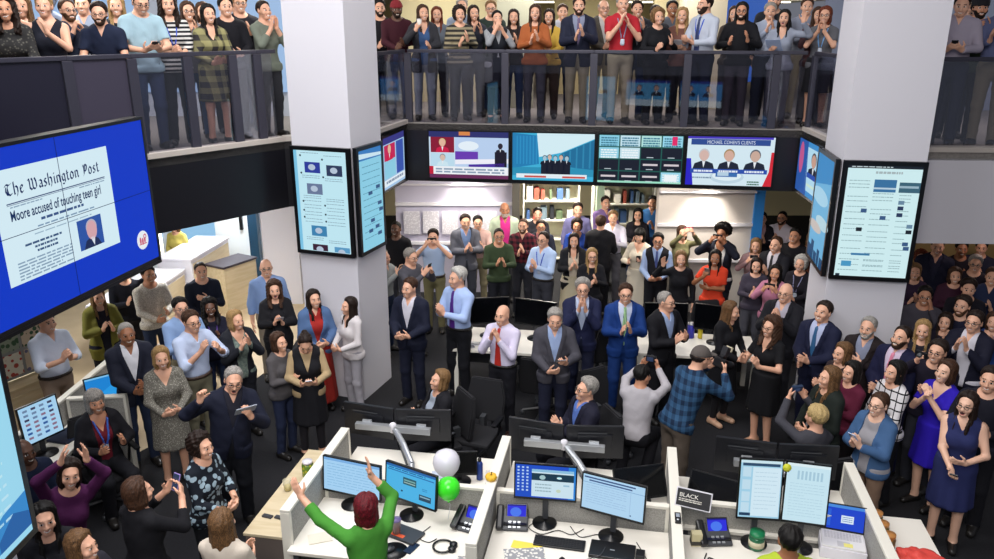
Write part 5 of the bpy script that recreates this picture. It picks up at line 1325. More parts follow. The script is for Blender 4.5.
# right-hand side: shelf with snacks, red shirt, bags
t = dthing('side_table', 'low pale side table beyond the right partition with snacks on it', 'side table', 3.54, .05, 0)
MB().box((-.28, -.5, .66), (.28, .55, .70), .005).build('table_top', M_DESK, t)
for sx in (-1, 1):
    for sy in (-1, 1): MB().box((sx*.24-.02, sy*.46-.02, 0), (sx*.24+.02, sy*.46+.02, .66)).build('leg', M_GREYP, t)
for i, (u, v, c, lab) in enumerate(((3.38, .42, '#b8864a', 'topmost orange-lidded jar beside the right partition'), (3.39, .26, '#9c8a3c', 'middle jar of nuts beside the right partition'), (3.40, .10, '#b07a3a', 'nearest orange jar beside the right partition'))):
    simple('snack_jar', lab, 'jar', u, v, .701, 0, [('jar', MB().lathe([(0, 0), (.05, 0), (.055, .01), (.055, .1), (.045, .12), (0, .121)]), mat('snack_fill', c, .4, pattern='floral', c2='#6a5a34', scale=.03)), ('lid', MB().lathe([(0, .121), (.05, .121), (.05, .15), (0, .151)]), mat('lid_orange', '#c98a4a', .4))])
def cloth_heap(name, lab, cat, u, v, z, w, d_, h, m, seed, extra=None):
    t = dthing(name, lab, cat, u, v, z); r = random.Random(seed)
    bm = bmesh.new(); bmesh.ops.create_icosphere(bm, subdivisions=4, radius=1)
    for q in bm.verts:
        n = q.co.copy(); f = 1+.12*math.sin(n.x*5+seed)*math.sin(n.y*6+1)+.07*math.sin(n.x*11+n.z*9)
        q.co = Vector((n.x*w*f, n.y*d_*f, max(0, (n.z*.5+.5)*h*f)))
    for f in bm.faces: f.smooth = True
    me = bpy.data.meshes.new(name); bm.to_mesh(me); bm.free(); link('cloth', me, m, t)
    if extra: extra(t)
    return t
cloth_heap('red_pouch', 'crumpled red pouch on the side table beyond the right partition', 'pouch', 3.60, -.08, .701, .19, .14, .1, mat('red_cloth', '#d8463c', .6, bump=.4), 2, lambda t: MB().tube([(-.15, -.1, .03), (0, -.17, .06), (.15, -.08, .03)], .008, 6).build('zip', mat('zip_silver', '#c9c4c4', .4), t))
cloth_heap('backpack', 'dark backpack with a pale strap below the red pouch', 'backpack', 3.58, -.36, .701, .2, .14, .13, mat('dark_bag', '#17171c', .7, bump=.3), 5, lambda t: MB().tube([(-.1, -.15, .1), (.08, -.05, .17), (.2, .02, .1)], .016, 6).build('strap', mat('pale_strap', '#a9a6a2', .6), t))

# ---------------------------------------------------------------- chairs
def office_chair(lab, x, y, rz, col='#15151a', z=0, cloth=None):
    t = thing('office_chair', lab, 'chair', (x, y, 0), rz)
    m = mat('chair_mesh', col, .8)
    for k in range(5):
        a = k*2*math.pi/5+.3; MB().tube([(0, 0, .11), (.28*math.cos(a), .28*math.sin(a), .07)], .018, 6).lathe([(0, 0), (.025, 0), (.028, .03), (.025, .06), (0, .06)], (.28*math.cos(a), .28*math.sin(a), 0), 10).build('star_leg', M_GREYP, t)
    MB().lathe([(0, .09), (.03, .09), (.03, .38), (0, .381)]).build('gas_lift', M_GREYP, t)
    MB().box((-.24, -.24, .38), (.24, .22, .44), .03).build('seat', m, t)
    bp = [(-.22, .46), (.22, .46), (.24, .75), (.19, .98), (-.19, .98), (-.24, .75)]
    MB(Matrix.Translation((0, .26, 0))@Matrix.Rotation(R(-8), 4, 'X')@Matrix.Rotation(R(90), 4, 'X')).prism(bp, -.03, .03, bev=.015).build('backrest', m, t)
    MB().box((-.03, .2, .36), (.03, .3, .55)).build('back_post', M_GREYP, t)
    for s in (-1, 1): MB().tube([(s*.25, .08, .42), (s*.28, .08, .62), (s*.28, -.14, .64)], .016, 6).box((s*.28-.03, -.16, .64), (s*.28+.03, .1, .665), .01).build('armrest', M_BLACK, t)
    return t

# ---------------------------------------------------------------- desks in the middle of the floor
def mid_desk(lab, x, y, w, dp, rz):
    t = thing('desk', lab, 'desk', (x, y, 0), rz, 'white desks in the middle of the newsroom')
    MB().box((-w/2, -dp/2, .70), (w/2, dp/2, .74), .006).build('desk_top', M_DESK, t)
    for sx in (-1, 1):
        for sy in (-1, 1): MB().box((sx*(w/2-.06)-.03, sy*(dp/2-.06)-.03, 0), (sx*(w/2-.06)+.03, sy*(dp/2-.06)+.03, .70), .004).build('leg', M_CAP, t)
    MB().box((-w/2+.1, dp/2-.05, .2), (w/2-.1, dp/2-.03, .7)).build('modesty_panel', M_GREYP, t)
    return t
mid_desk('white desk with two large black monitors behind the bald man in lilac', .18, 10.35, 1.5, .85, R(-9))
mid_desk('white desk with black monitors behind the man in the black jacket', 2.75, 10.2, 1.6, .85, R(-9))
def mp(x, y, dx, dy): return (x+dx*math.cos(R(-9))-dy*math.sin(R(-9)), y+dx*math.sin(R(-9))+dy*math.cos(R(-9)), .741)
monitor('large black monitor left of the pair behind the bald man in lilac', 0, 0, 1.12, R(6), .62, .38, -3, None, world=mp(.18, 10.35, -.34, .12))
monitor('large black monitor right of the pair behind the bald man in lilac', 0, 0, 1.12, R(-22), .62, .38, -3, None, world=mp(.18, 10.35, .34, .12))
monitor('black monitor left of the pair behind the man in the black jacket', 0, 0, 1.10, R(-4), .60, .37, -3, None, world=mp(2.75, 10.2, -.42, .1))
monitor('black monitor right of the pair behind the man in the black jacket', 0, 0, 1.10, R(-22), .60, .37, -3, None, world=mp(2.75, 10.2, .26, .1))
def world_thing(name, lab, cat, p, rz, parts):
    t = thing(name, lab, cat, p, rz)
    for nm, mb, m in parts: mb.build(nm, m, t)
world_thing('keyboard', 'white keyboard on the desk behind the bald man in lilac', 'keyboard', mp(.18, 10.35, -.5, -.22), R(-9), [('base', MB().box((-.2, -.06, 0), (.2, .06, .015), .004), M_WHITE), ('keys', MB().box((-.185, -.05, .015), (.185, .05, .019)), M_SILVER)])
world_thing('notebook', 'grey notebook lying on the desk edge beside the bald man in lilac', 'notebook', mp(.18, 10.35, -.55, -.33), R(15), [('cover', MB().box((-.1, -.07, 0), (.1, .07, .012), .002), mat('notebook_grey', '#6d7078', .6)), ('pages', MB().box((-.096, -.072, .002), (.098, -.07, .010)), M_WHITE)])
world_thing('tissue_box', 'small white box with a violet lit label right of the black monitors', 'box', mp(.18, 10.35, .62, .0), R(-20), [('carton', MB().box((-.07, -.05, 0), (.07, .05, .1), .004), M_WHITE), ('label', MB().box((-.05, -.052, .02), (.05, -.05, .08)), mat('violet_label', '#4a3ac8', .5))])
world_thing('storage_tin', 'blue tin standing on the desk behind the light brown-haired woman', 'tin', mp(2.75, 10.2, -.05, .25), 0, [('tin', MB().lathe([(0, 0), (.05, 0), (.05, .2), (0, .201)]), mat('tin_blue', '#2a2ea8', .4)), ('lid', MB().lathe([(0, .201), (.052, .201), (.052, .22), (0, .221)]), M_SILVER)])
world_thing('drink_bottle', 'yellow bottle standing beside the blue tin', 'bottle', mp(2.75, 10.2, .08, .25), 0, [('body', MB().lathe([(0, 0), (.032, 0), (.034, .14), (.015, .19), (0, .191)]), mat('bottle_yellow', '#e0cc2a', .4)), ('cap', MB().lathe([(0, .191), (.016, .191), (.016, .21), (0, .211)]), M_WHITE)])
office_chair('dark office chair in front of the desk behind the bald man in lilac', .62, 9.55, R(160))
office_chair('dark office chair between the navy suit and the bright blue suit', 1.45, 10.6, R(200))
office_chair('dark office chair behind the desk of the man in the black jacket', 3.25, 11.0, R(10))
office_chair('empty dark office chair beside the seated blonde woman', -.25, 8.25, R(-20))
office_chair('empty dark office chair between the seated man and the crouching man', 1.35, 8.55, R(30))
office_chair('dark office chair before the upright monitors at the right front desk', 2.30, 4.72, R(172))
t = office_chair('office chair with an olive jacket over it at the lower left desk', -1.34, 5.22, R(185))
bm = bmesh.new(); bmesh.ops.create_icosphere(bm, subdivisions=4, radius=1)
for q in bm.verts:
    n = q.co.copy(); f = 1+.08*math.sin(n.x*9+n.z*4)+.05*math.sin(n.x*17+1)
    q.co = Vector((n.x*.30*(1-.12*max(0, -n.z)), n.y*.11*f, n.z*.30*(1+.05*math.sin(n.x*7))))
for f in bm.faces: f.smooth = True
me = bpy.data.meshes.new('jacket'); bm.to_mesh(me); bm.free()
jt = thing('jacket', 'olive green jacket hung over the chair back at the lower left desk', 'jacket', (-1.32, 4.98, .78), R(185))
link('jacket_body', me, mat('olive_cloth', '#42562a', .85, bump=.5), jt)
for s_ in (-1, 1): MB().tube([(s_*.27, 0, .16), (s_*.33, .03, -.05), (s_*.31, .02, -.32)], .055, 10).build('sleeve', mat('olive_cloth', '#42562a', .85, bump=.5), jt)
# cables on the front desks
def cable(lab, pts, r=.004, col=None):
    P_ = []
    for p0, p1, p2, p3 in zip([pts[0]]+pts[:-2], pts[:-1], pts[1:], pts[2:]+[pts[-1]]):
        for k in range(6):
            t_ = k/6; P_.append(tuple(.5*((2*b)+(-a+c)*t_+(2*a-5*b+4*c-d_)*t_**2+(-a+3*b-3*c+d_)*t_**3) for a, b, c, d_ in zip(p0, p1, p2, p3)))
    o = MB().tube([tuple(dw(*q)) for q in P_+[pts[-1]]], r, 6).build('cable', col or M_BLACK)
    tag(o, lab, 'cable')
Z = .747
cable('loose black cable looping under the desktop monitor on the middle desk', [(.40, -.10, Z), (.34, -.2, Z), (.46, -.28, Z), (.6, -.2, Z), (.72, -.24, Z), (.82, -.14, Z)])
cable('tangled black cable under the mail monitor on the middle desk', [(.7, -.12, Z), (.8, -.26, Z), (.95, -.2, Z), (1.05, -.28, Z), (1.15, -.16, Z)])
cable('grey cable running from the dock towards the desk edge', [(1.02, -.40, .776), (.98, -.52, .776), (.86, -.58, Z), (.90, -.74, Z), (1.02, -.90, Z)], .004, M_GREYP)
cable('thin black cable along the sign partition on the middle desk', [(1.28, -.25, Z), (1.36, -.45, Z), (1.44, -.7, Z), (1.50, -.92, Z)])
cable('coiled black cord in front of the phone by the sign partition', [(1.86, -.30, Z), (1.84, -.40, Z), (1.90, -.44, Z), (1.92, -.38, Z), (1.87, -.36, Z), (1.88, -.48, Z)], .006)
cable('black cable hanging over the white second row desk', [(-1.45, .2, Z), (-1.3, .38, Z), (-1.12, .3, Z), (-.98, .45, Z)])
cable('black cord of the headset on the desk of the woman in green', [(-.52, -.34, Z), (-.58, -.5, Z), (-.48, -.56, Z), (-.42, -.5, Z)])

# ---------------------------------------------------------------- work places at the far left
def divider(lab, x0, y0, x1, y1, h, th=.07):
    L = math.hypot(x1-x0, y1-y0); t = thing('cubicle_divider', lab, 'partition', (x0, y0, 0), math.atan2(y1-y0, x1-x0))
    MB().box((0, -th/2+.008, .05), (L, th/2-.008, h-.03)).build('panel', M_FABRIC, t); MB().box((-.01, -th/2, h-.03), (L+.01, th/2, h), .006).build('cap', M_CAP, t)
    MB().box((-.012, -th/2, 0), (.02, th/2, h-.03), .003).build('end_post', M_CAP, t); MB().box((L-.02, -th/2, 0), (L+.012, th/2, h-.03), .003).build('end_post', M_CAP, t)
divider('long cream-capped partition before the man in the pale blue shirt at the far left', -4.86, 6.5, -4.80, 9.05, 1.03)
divider('short cream-capped partition branching off beside the seated grey-haired woman', -4.76, 7.98, -4.16, 8.06, 1.03)
def side_desk(lab, x0, y0, x1, y1):
    t = thing('desk', lab, 'desk', ((x0+x1)/2, (y0+y1)/2, 0)); w, dd = (x1-x0)/2, (y1-y0)/2
    MB().box((-w, -dd, .70), (w, dd, .74), .006).build('desk_top', M_DESK, t)
    for sx in (-1, 1):
        for sy in (-1, 1): MB().box((sx*(w-.06)-.025, sy*(dd-.06)-.025, 0), (sx*(w-.06)+.025, sy*(dd-.06)+.025, .70), .003).build('leg', M_GREYP, t)
side_desk('white desk with the icon monitor and dark laptop at the far left', -4.78, 6.95, -4.44, 7.94); side_desk('white desk with the teal and violet monitors at the far left', -4.74, 8.1, -4.22, 9.0)
monitor('monitor full of small icons at the far left beside the blue display', 0, 0, 1.12, R(62), .42, .42, -6, f_icons, world=(-4.66, 7.28, .741))
monitor('small teal monitor behind the seated grey-haired woman', 0, 0, 1.0, R(40), .42, .30, -14, f_teal, world=(-4.50, 8.30, .741))
monitor('violet-lit monitor beside the man in the navy jacket', 0, 0, 1.08, R(62), .40, .36, -6, f_violet, world=(-4.42, 8.78, .741))
world_thing('laptop', 'closed dark navy laptop lying beside the icon monitor', 'laptop', (-4.62, 7.66, .741), R(75), [('body', MB().box((-.19, -.13, 0), (.19, .13, .025), .006), mat('navy_shell', '#1c2740', .4)), ('emblem', MB().box((-.02, -.01, .025), (.02, .01, .0265)), M_GREYP)])
world_thing('paper', 'white paper lying behind the dark navy laptop', 'paper', (-4.58, 7.88, .741), R(5), [('sheet', MB().box((-.1, -.05, 0), (.1, .05, .003)), mat('sheet_white', '#dcd8d6', .7)), ('print', MB().box((-.08, .0, .003), (.08, .01, .0035)), M_GREYP)])
# ---------------------------------------------------------------- the crowd
FLOOR_GROUP = 'people standing on the newsroom floor'; UP_GROUP = 'people along the upper galleries'
def held(info, kind, side, col, lab):
    hs = [hand_point(info, s_, .10, .02) for s_ in ((1, -1) if side == 0 else (side,))]
    pos = sum(h_[0] for h_ in hs)/len(hs)
    head = to_world(info, info['head'])
    y = nz(pos-head)                        # device back looks away from the face
    if kind in ('paper', 'card', 'tablet', 'cup'): y = nz(y+np.array([0, 0, -.2]))
    x = np.cross(y, np.array([0, 0, 1.])); x = nz(x) if np.linalg.norm(x) > .1 else np.array([1., 0, 0])
    z = np.cross(x, y)
    M = Matrix((x, y, z)).transposed()
    m = mat('device_shell', col, .35)
    cat = {'phone': 'phone', 'phoneland': 'phone', 'camera': 'camera', 'bigcamera': 'camera', 'card': 'card', 'paper': 'paper', 'tablet': 'tablet', 'cup': 'cup'}[kind]
    nm = {'phone': 'mobile_phone', 'phoneland': 'mobile_phone', 'camera': 'compact_camera', 'bigcamera': 'photo_camera', 'card': 'paper_card', 'paper': 'paper_sheet', 'tablet': 'tablet_computer', 'cup': 'paper_cup'}[kind]
    t = thing(nm, lab, cat, tuple(pos)); t.rotation_euler = M.to_euler() if kind != 'cup' else (0, 0, 0)
    if kind in ('phone', 'phoneland', 'tablet'):
        w, h = (.072, .145) if kind == 'phone' else (.15, .075) if kind == 'phoneland' else (.20, .13)
        MB().box((-w/2, -.004, -h/2+.02), (w/2, .005, h/2+.02), .003).build('shell', m, t)
        MB().box((-w/2+.004, -.0048, -h/2+.026), (w/2-.004, -.004, h/2+.014)).build('screen', mat('phone_screen', '#3a4f78', .2, emit=.5), t)
        MB().lathe([(0, 0), (.007, 0), (.007, .002), (0, .0021)], seg=10, M=Matrix.Translation((w*.3, .005, h*.3+.02))@Matrix.Rotation(R(-90), 4, 'X')).build('lens', M_BLACK, t)
    elif kind == 'camera':
        MB().box((-.06, -.018, -.015), (.06, .018, .055), .006).build('body', m, t)
        MB(Matrix.Translation((.0, .018, .02))@Matrix.Rotation(R(-90), 4, 'X')).lathe([(0, 0), (.026, 0), (.024, .03), (0, .031)], seg=16).build('lens', M_GREYP, t)
        MB().box((-.045, -.0195, -.008), (.03, -.018, .045)).build('screen', mat('phone_screen', '#3a4f78', .2, emit=.5), t)
    elif kind == 'bigcamera':
        MB().box((-.075, -.035, -.05), (.075, .035, .055), .01).box((-.03, -.03, .055), (.03, .04, .085), .008).build('body', m, t)
        MB(Matrix.Translation((0, .035, 0))@Matrix.Rotation(R(-90), 4, 'X')).lathe([(0, 0), (.042, 0), (.042, .09), (.048, .10), (.048, .15), (.04, .15), (.038, .14), (0, .14)], seg=18).build('lens', M_BLACK, t)
        MB().box((-.035, -.02, .088), (.035, .04, .19), .006).build('flash', mat('flash_grey', '#2a2a2e', .4), t)
        MB().box((-.04, .038, .15), (.04, .06, .20)).build('diffuser', mat('diffuser_cream', '#d6ccae', .4), t)
    elif kind in ('paper', 'card'):
        w, h = (.21, .28) if kind == 'paper' else (.10, .14)
        MB().box((-w/2, -.001, -h*.4), (w/2, .0015, h*.6)).build('sheet', mat('paper_stock', col, .8), t)
        MB().box((-w*.4, -.0016, h*.3), (w*.4, -.001, h*.33)).box((-w*.4, -.0016, h*.2), (w*.3, -.001, h*.22)).build('print', mat('print_grey', '#9a9aa4', .8), t)
    else:
        MB().lathe([(0, -.03), (.026, -.03), (.036, .065), (0, .066)]).build('cup_body', m, t); MB().lathe([(0, .066), (.038, .066), (.037, .078), (0, .08)]).build('lid', M_WHITE, t)
def G(x, y, rot, label, chair=0, slv=0, item=None, up=False, **k):
    info = person(x, y, 3.515 if up else 0, rot, label, group=UP_GROUP if up else FLOOR_GROUP, **k)
    if item: held(info, item[0], item[1], item[2], item[3])
    if chair:
        cl = ' '.join(label.split()[:6])
        office_chair('dark office chair under the '+' '.join(label.replace('seated ', '', 1).split()[:9]), x+.05*math.sin(R(rot)), y-.05*math.cos(R(rot)), R(rot))
def U(x, y, rot, label, **k): G(x, y, rot, label, up=True, **k)
# ---- back gallery
U(-1.84, 13.14, 10, 'man with a full black beard all in black beside the left column upstairs', h=1.8, near=13.3, sex='M', skin=1, hair='short', hc='black', beard='black', top=('sweater','#16161a'), bot=('trousers','#15161c'), pose='claplow', yaw=5)
U(-1.54, 12.83, 15, 'man in a dark red knit hat and maroon sweater on the far gallery', h=1.79, near=12.9, skin=4, hair='beanie', hc='#7a1c24', beard='black', top=('sweater','#3c1420'), bot=('jeans','#2c3c63'), pose='claplow', nod=8)
U(-1.13, 12.75, 10, 'woman with long brown hair and a dark cardigan holding a white cup', h=1.72, near=12.8, sex='F', hair='long', hc='brown', top=('blouse','#33507e'), jk=('cardigan','#2e3036'), bot=('jeans','#6d7684'), pose='claplow', ra='hold', yaw=10, item=('cup',-1,'#e6e2da','white paper cup held by the woman with long brown hair upstairs'))
U(-0.95, 13.23, 5, 'red-haired woman partly hidden behind the woman with the white cup', h=1.7, near=13.3, sex='F', hair='long', hc='red', top=('sweater','#5c6470'), bot=('trousers','#2a2b33'), pose='down')
U(-0.57, 12.67, 15, 'short-haired woman in a horizontally striped sweater on the far gallery', h=1.7, near=12.7, sex='F', hair='curlyshort', hc='dark', top=('sweater','#8f8468',dict(pattern='stripeh',c2='#2e2c2a',scale=.07)), bot=('trousers','#15151b'), pose='clap')
U(-0.37, 13.17, 15, 'dark-haired woman clapping behind the striped sweater', h=1.72, near=13.2, sex='F', hair='long', hc='dark', top=('sweater','#2b2f3c'), bot=('trousers','#24252d'), pose='clapup')
U(-0.57, 13.68, 0, 'tall grey-haired man at the back above the striped sweater', h=1.84, near=13.7, hair='short', hc='grey', top=('shirt','#7f8ea6'), pose='clap')
U(-0.10, 13.56, 0, 'sandy-haired man with glasses in dark green behind the woman in the black dress', h=1.8, near=13.6, hair='short', hc='sandy', gl='d', top=('sweater','#2c3a34'), pose='claplow')
U(-0.00, 12.58, 10, 'woman in a black pinafore dress holding her hand to her mouth', h=1.64, near=12.6, sex='F', hair='bun', hc='black', top=('three','#8d9196'), jk=('vest','#1b1e27'), bot=('skirt','#1d202b',None,.55,'#15161b'), pose='clapchin', ra='mouth')
U(0.26, 13.05, 0, 'dark-haired woman hidden between the pinafore dress and the orange sweater', h=1.66, near=13.1, sex='F', hair='long', hc='dark', top=('sweater','#2a2528'), pose='clap')
U(0.57, 12.50, -5, 'woman with long brown hair in an orange sweater clapping', h=1.72, near=12.5, sex='F', hair='long', hc='brown', top=('sweater','#a3562a'), bot=('jeans','#43444e'), pose='clap')
U(0.81, 12.97, -10, 'woman in a yellow top half hidden behind the orange sweater', h=1.66, near=13.0, sex='F', hair='long', hc='dark', top=('sweater','#c8a23c'), bot=('trousers','#3a2a22'), pose='claplow')
U(1.06, 13.54, 0, 'man in a pale shirt glimpsed behind the navy jacket', h=1.74, near=13.6, hair='short', hc='brown', top=('shirt','#a9adba'), pose='clap')
U(1.21, 12.40, -5, 'bearded man in a navy jacket and khaki trousers clapping on the far gallery', h=1.82, near=12.5, hair='short', hc='dark', beard='dark', top=('shirt','#7f86a4'), jk=('blazer','#1d2236'), tie='#5b4a6d', bot=('khaki','#8f8a70'), pose='clap')
U(1.65, 13.00, 10, 'older man with glasses in a brown jacket beside the red shirt', h=1.8, near=13.1, hair='top_bald', hc='grey', gl='d', top=('shirt','#b9b7b4'), jk=('blazer','#4a463f'), pose='claplow')
U(1.84, 12.31, 0, 'grey-haired man in a bright red shirt with a badge and khaki trousers', h=1.85, near=12.4, hair='rec', hc='grey', top=('polo','#b3202c'), slv=1, belt='#191412', bot=('khaki','#a59d80'), pose='clapchin', lan='#8890b0')
U(2.14, 12.82, 0, 'man in a dark jacket right behind the red shirt', h=1.78, near=13.0, hair='short', hc='dark', top=('shirt','#8a8f9c'), jk=('blazer','#24262e'), pose='clapup')
U(2.35, 12.23, 10, 'woman with short fair hair in a black sweater beside the red shirt', h=1.66, near=12.5, sex='F', hair='curlyshort', hc='sandy', top=('sweater','#15161b'), bot=('trousers','#191b22'), pose='clapopen')
U(2.50, 13.22, 0, 'dark-haired man looking over the short-haired woman in black', h=1.72, near=13.5, hair='short', hc='dark', top=('sweater','#2b2c33'), pose='clap')
U(2.76, 12.47, -15, 'blonde woman in a brown top holding a white sheet of paper', h=1.68, near=12.8, sex='F', hair='long', hc='blond', top=('sweater','#6d463c'), bot=('trousers','#23232b'), pose='text', item=('paper',1,'#dcd9de','white sheet of paper held by the blonde woman in brown upstairs'))
U(2.81, 13.48, 0, 'dark-haired man at the back above the blonde woman in brown', h=1.8, near=13.8, hair='short', hc='black', skin=3, top=('shirt','#555b66'), pose='clap')
U(3.01, 12.13, -55, 'bearded man in a pale shirt with a blue lanyard looking left', h=1.84, near=12.5, hair='short', hc='dark', beard='dark', top=('shirt','#b4bccb'), tie='#2c3a66', lan='#2a56c4', bot=('trousers','#1c2236'), belt='#14110f', pose='text', yaw=-10)
U(3.59, 12.66, -20, 'brown-haired woman half hidden left of the man in black', h=1.7, near=13.2, sex='F', hair='long', hc='brown', top=('sweater','#4b4038'), pose='clap')
U(3.52, 12.06, -20, 'long-haired bearded man with glasses in black clapping', h=1.74, near=12.6, hair='long', hc='black', gl='d', beard='black', skin=2, top=('sweater','#17171c'), bot=('jeans','#3f3b44'), pose='clapopen')
U(4.02, 12.34, -15, 'grey-haired man in a pale blue shirt behind the woman with the paper', h=1.74, near=13.0, hair='short', hc='grey', top=('shirt','#9aa7c4'), bot=('trousers','#2c3346'), pose='clapup')
U(4.21, 12.77, -10, 'very tall bearded man at the back of the far gallery', h=1.92, near=13.4, hair='short', hc='brown', beard='brown', top=('sweater','#24262c'), pose='down')
U(4.11, 11.97, -25, 'laughing black-haired woman waving and holding a blue-white sheet', h=1.64, near=12.7, sex='F', hair='long', hc='black', skin=1, top=('blouse','#8d95a6'), bot=('jeans','#4d4e5a'), pose='clap', la='wave', ra='holdlow', smile=2, item=('paper',-1,'#aebedd','blue-white sheet held by the waving woman upstairs'))
U(4.73, 12.33, -15, 'woman in dark red clapping behind the reddish-haired woman', h=1.68, near=13.2, sex='F', hair='long', hc='brown', top=('sweater','#4d3236'), pose='clapup')
U(4.66, 11.89, -30, 'woman with a reddish bob and glasses beside the right column', h=1.68, near=12.8, sex='F', hair='bob', hc='red', gl='d', top=('blouse_short','#5a5c62'), lan='#6fa2d8', bot=('skirt','#1d1d22'), pose='prayer')
U(4.77, 12.93, -15, 'man glimpsed at the back near the right column', h=1.82, near=13.8, hair='short', hc='brown', top=('shirt','#7d8496'), pose='clap')
# ---- right gallery
U(5.52, 9.98, -30, 'man in a pale checked shirt looking down at his phone on the right gallery', h=1.8, near=11.4, hair='short', hc='dark', top=('shirt','#9d94a4'), bot=('jeans','#232a40'), pose='text', nod=14, item=('phone',0,'#16161c','phone held by the man in the checked shirt on the right gallery'))
U(5.93, 10.31, -15, 'bearded man in a black turban on the right gallery', h=1.76, near=11.9, skin=2, hair='turban', hc='#14141a', beard='black', top=('sweater','#3c4a34'), bot=('trousers','#1b1b22'), pose='clapup')
U(6.02, 9.95, -40, 'man in khaki trousers cut off by the right picture edge upstairs', h=1.8, near=11.6, hair='short', hc='brown', top=('shirt','#5a6496'), bot=('khaki','#8d8464'), pose='clap')
U(6.05, 10.78, -20, 'woman in a long tan cardigan behind the checked shirt on the right gallery', h=1.7, near=12.4, sex='F', hair='long', hc='sandy', top=('cardigan','#8f6c44'), bot=('jeans','#262c40'), pose='down')
# ---- left gallery
U(-5.02, 8.60, 20, 'dark-haired woman leaning on the left gallery rail at the picture edge', h=1.74, near=10.0, sex='F', hair='curly', hc='dark', skin=2, top=('three','#6e6a60',dict(pattern='speck',c2='#2b2a2a',scale=.03)), pose='rail', yaw=10, lean=12)
U(-4.80, 8.91, 15, 'smiling fair-haired woman in a black sleeveless top on the left gallery', h=1.76, near=10.1, sex='F', hair='bun', hc='blond', top=('sleeveless','#1a1c28'), pose='clapup', ra='raise', smile=1)
U(-4.87, 9.51, 50, 'balding man with glasses clapping at his chin on the left gallery', h=1.72, near=10.7, hair='rec', hc='brown', beard='brown', gl='d', top=('shirt','#232c44'), pose='clapchin')
U(-4.42, 9.38, 15, 'bearded man with glasses in a navy polo leaning on the dark panel', h=1.7, near=10.4, hair='short', hc='dark', gl='d', beard='dark', top=('polo','#172038'), pose='rail', lean=14)
U(-4.51, 9.96, 20, 'woman with long blonde hair standing behind the navy polo', h=1.78, near=10.9, sex='F', hair='long', hc='blond', top=('sweater','#22252c'), pose='down')
U(-4.13, 9.67, 40, 'man in a pale blue short-sleeved shirt looking at his phone at the rail', h=1.84, near=10.5, hair='short', hc='dark', gl='d', top=('tee','#8fb6c6'), bot=('jeans','#2c3a5c'), pose='text', nod=22, lean=4, item=('phone',0,'#16161c','phone held over the left gallery rail by the pale blue shirt'))
U(-3.97, 10.13, 30, 'curly dark-haired woman in a black and white striped top upstairs', h=1.8, near=10.9, sex='F', hair='curly', hc='dark', top=('three','#c9c6c2',dict(pattern='stripeh',c2='#1c1c22',scale=.05)), lan='#2a4cc0', bot=('trousers','#16171d'), pose='claplow')
U(-3.89, 10.55, 30, 'woman with glasses and a grey cardigan between the stripes and the plaid dress', h=1.72, near=11.2, sex='F', hair='long', hc='brown', gl='d', top=('sweater','#77757a'), bot=('jeans','#33527e'), pose='clapup')
U(-3.53, 10.24, 35, 'black-haired woman in a yellow plaid dress on the left gallery', h=1.68, near=10.8, sex='F', hair='long', hc='black', top=('dress_long','#8d8758',dict(pattern='plaid',c2='#2c2a2c',scale=.14)), bot=('dress','#8d8758',None,.55), pose='clasp')
U(-3.91, 11.15, 20, 'brown-haired woman glimpsed behind the plaid dress', h=1.72, near=11.8, sex='F', hair='bob', hc='brown', top=('sweater','#4c4644'), pose='clap')
U(-3.46, 10.71, 30, 'man in a black sweater right of the plaid dress', h=1.78, near=11.3, hair='short', hc='black', top=('sweater','#16161c'), bot=('trousers','#15161b'), pose='clasp')
U(-3.46, 11.31, 25, 'tall sandy-haired man with glasses in a dark sweater on the left gallery', h=1.84, near=11.8, hair='thick', hc='sandy', gl='d', top=('sweater','#232229'), bot=('trousers','#1b1b21'), pose='clap')
U(-3.03, 10.88, 50, 'woman in grey-green with hands before her face by the left column', h=1.74, near=11.3, sex='F', hair='bun', hc='dark', top=('three','#6c7466'), bot=('trousers','#2c2e33'), pose='prayer')
U(-3.61, 11.68, 45, 'man behind the woman in grey-green by the left column', h=1.78, near=12.2, hair='short', hc='dark', top=('shirt','#7f8392'), pose='clapup')
U(-4.95, 10.05, 15, 'man with a raised arm behind the balding man upstairs', h=1.8, near=11.2, hair='short', hc='brown', top=('shirt','#8a9ab8'), pose='clap', ra='raise')
U(-5.24, 9.27, 15, 'woman with light brown hair at the back of the left gallery edge', h=1.76, near=10.6, sex='F', hair='long', hc='light', top=('sweater','#5b5048'), pose='clap')
# ---- ground left
G(-5.25, 8.65, 60, 'man in a pale blue shirt and belt clapping below the video wall', h=1.8, near=10.1, hair='short', hc='dark', top=('rolled','#cbd8f0'), belt='#2a1f1a', bot=('khaki','#8f7c6c'), pose='clap')
G(-5.24, 9.85, 40, 'woman in an olive cardigan clapping under the video wall corner', h=1.68, near=11.2, sex='F', hair='long', hc='sandy', top=('sweater','#1d1d2b'), jk=('cardigan','#75722a'), bot=('trousers','#1a1a22'), pose='clap')
G(-5.37, 10.90, 35, 'person in dark clothes raising a hand under the corner of the video wall', h=1.68, near=12.1, hair='short', hc='black', top=('sweater','#121420'), bot=('trousers','#14151d'), pose='clap', la='raise')
G(-4.84, 10.51, 45, 'man in a speckled cream sweater clapping near the video wall', h=1.78, near=11.6, hair='short', hc='dark', skin=2, top=('sweater','#dcd6cc',dict(pattern='heather',c2='#b0a99e',scale=.012)), bot=('jeans','#25334f'), pose='claplow')
G(-4.15, 8.28, 35, 'man with cropped grey hair in a navy jacket and white shirt on the left', h=1.8, near=9.3, hair='buzz', hc='grey', skin=3, top=('shirt','#d6d6de'), jk=('blazer','#1b1e2e'), bot=('jeans','#25304a'), pose='claplow')
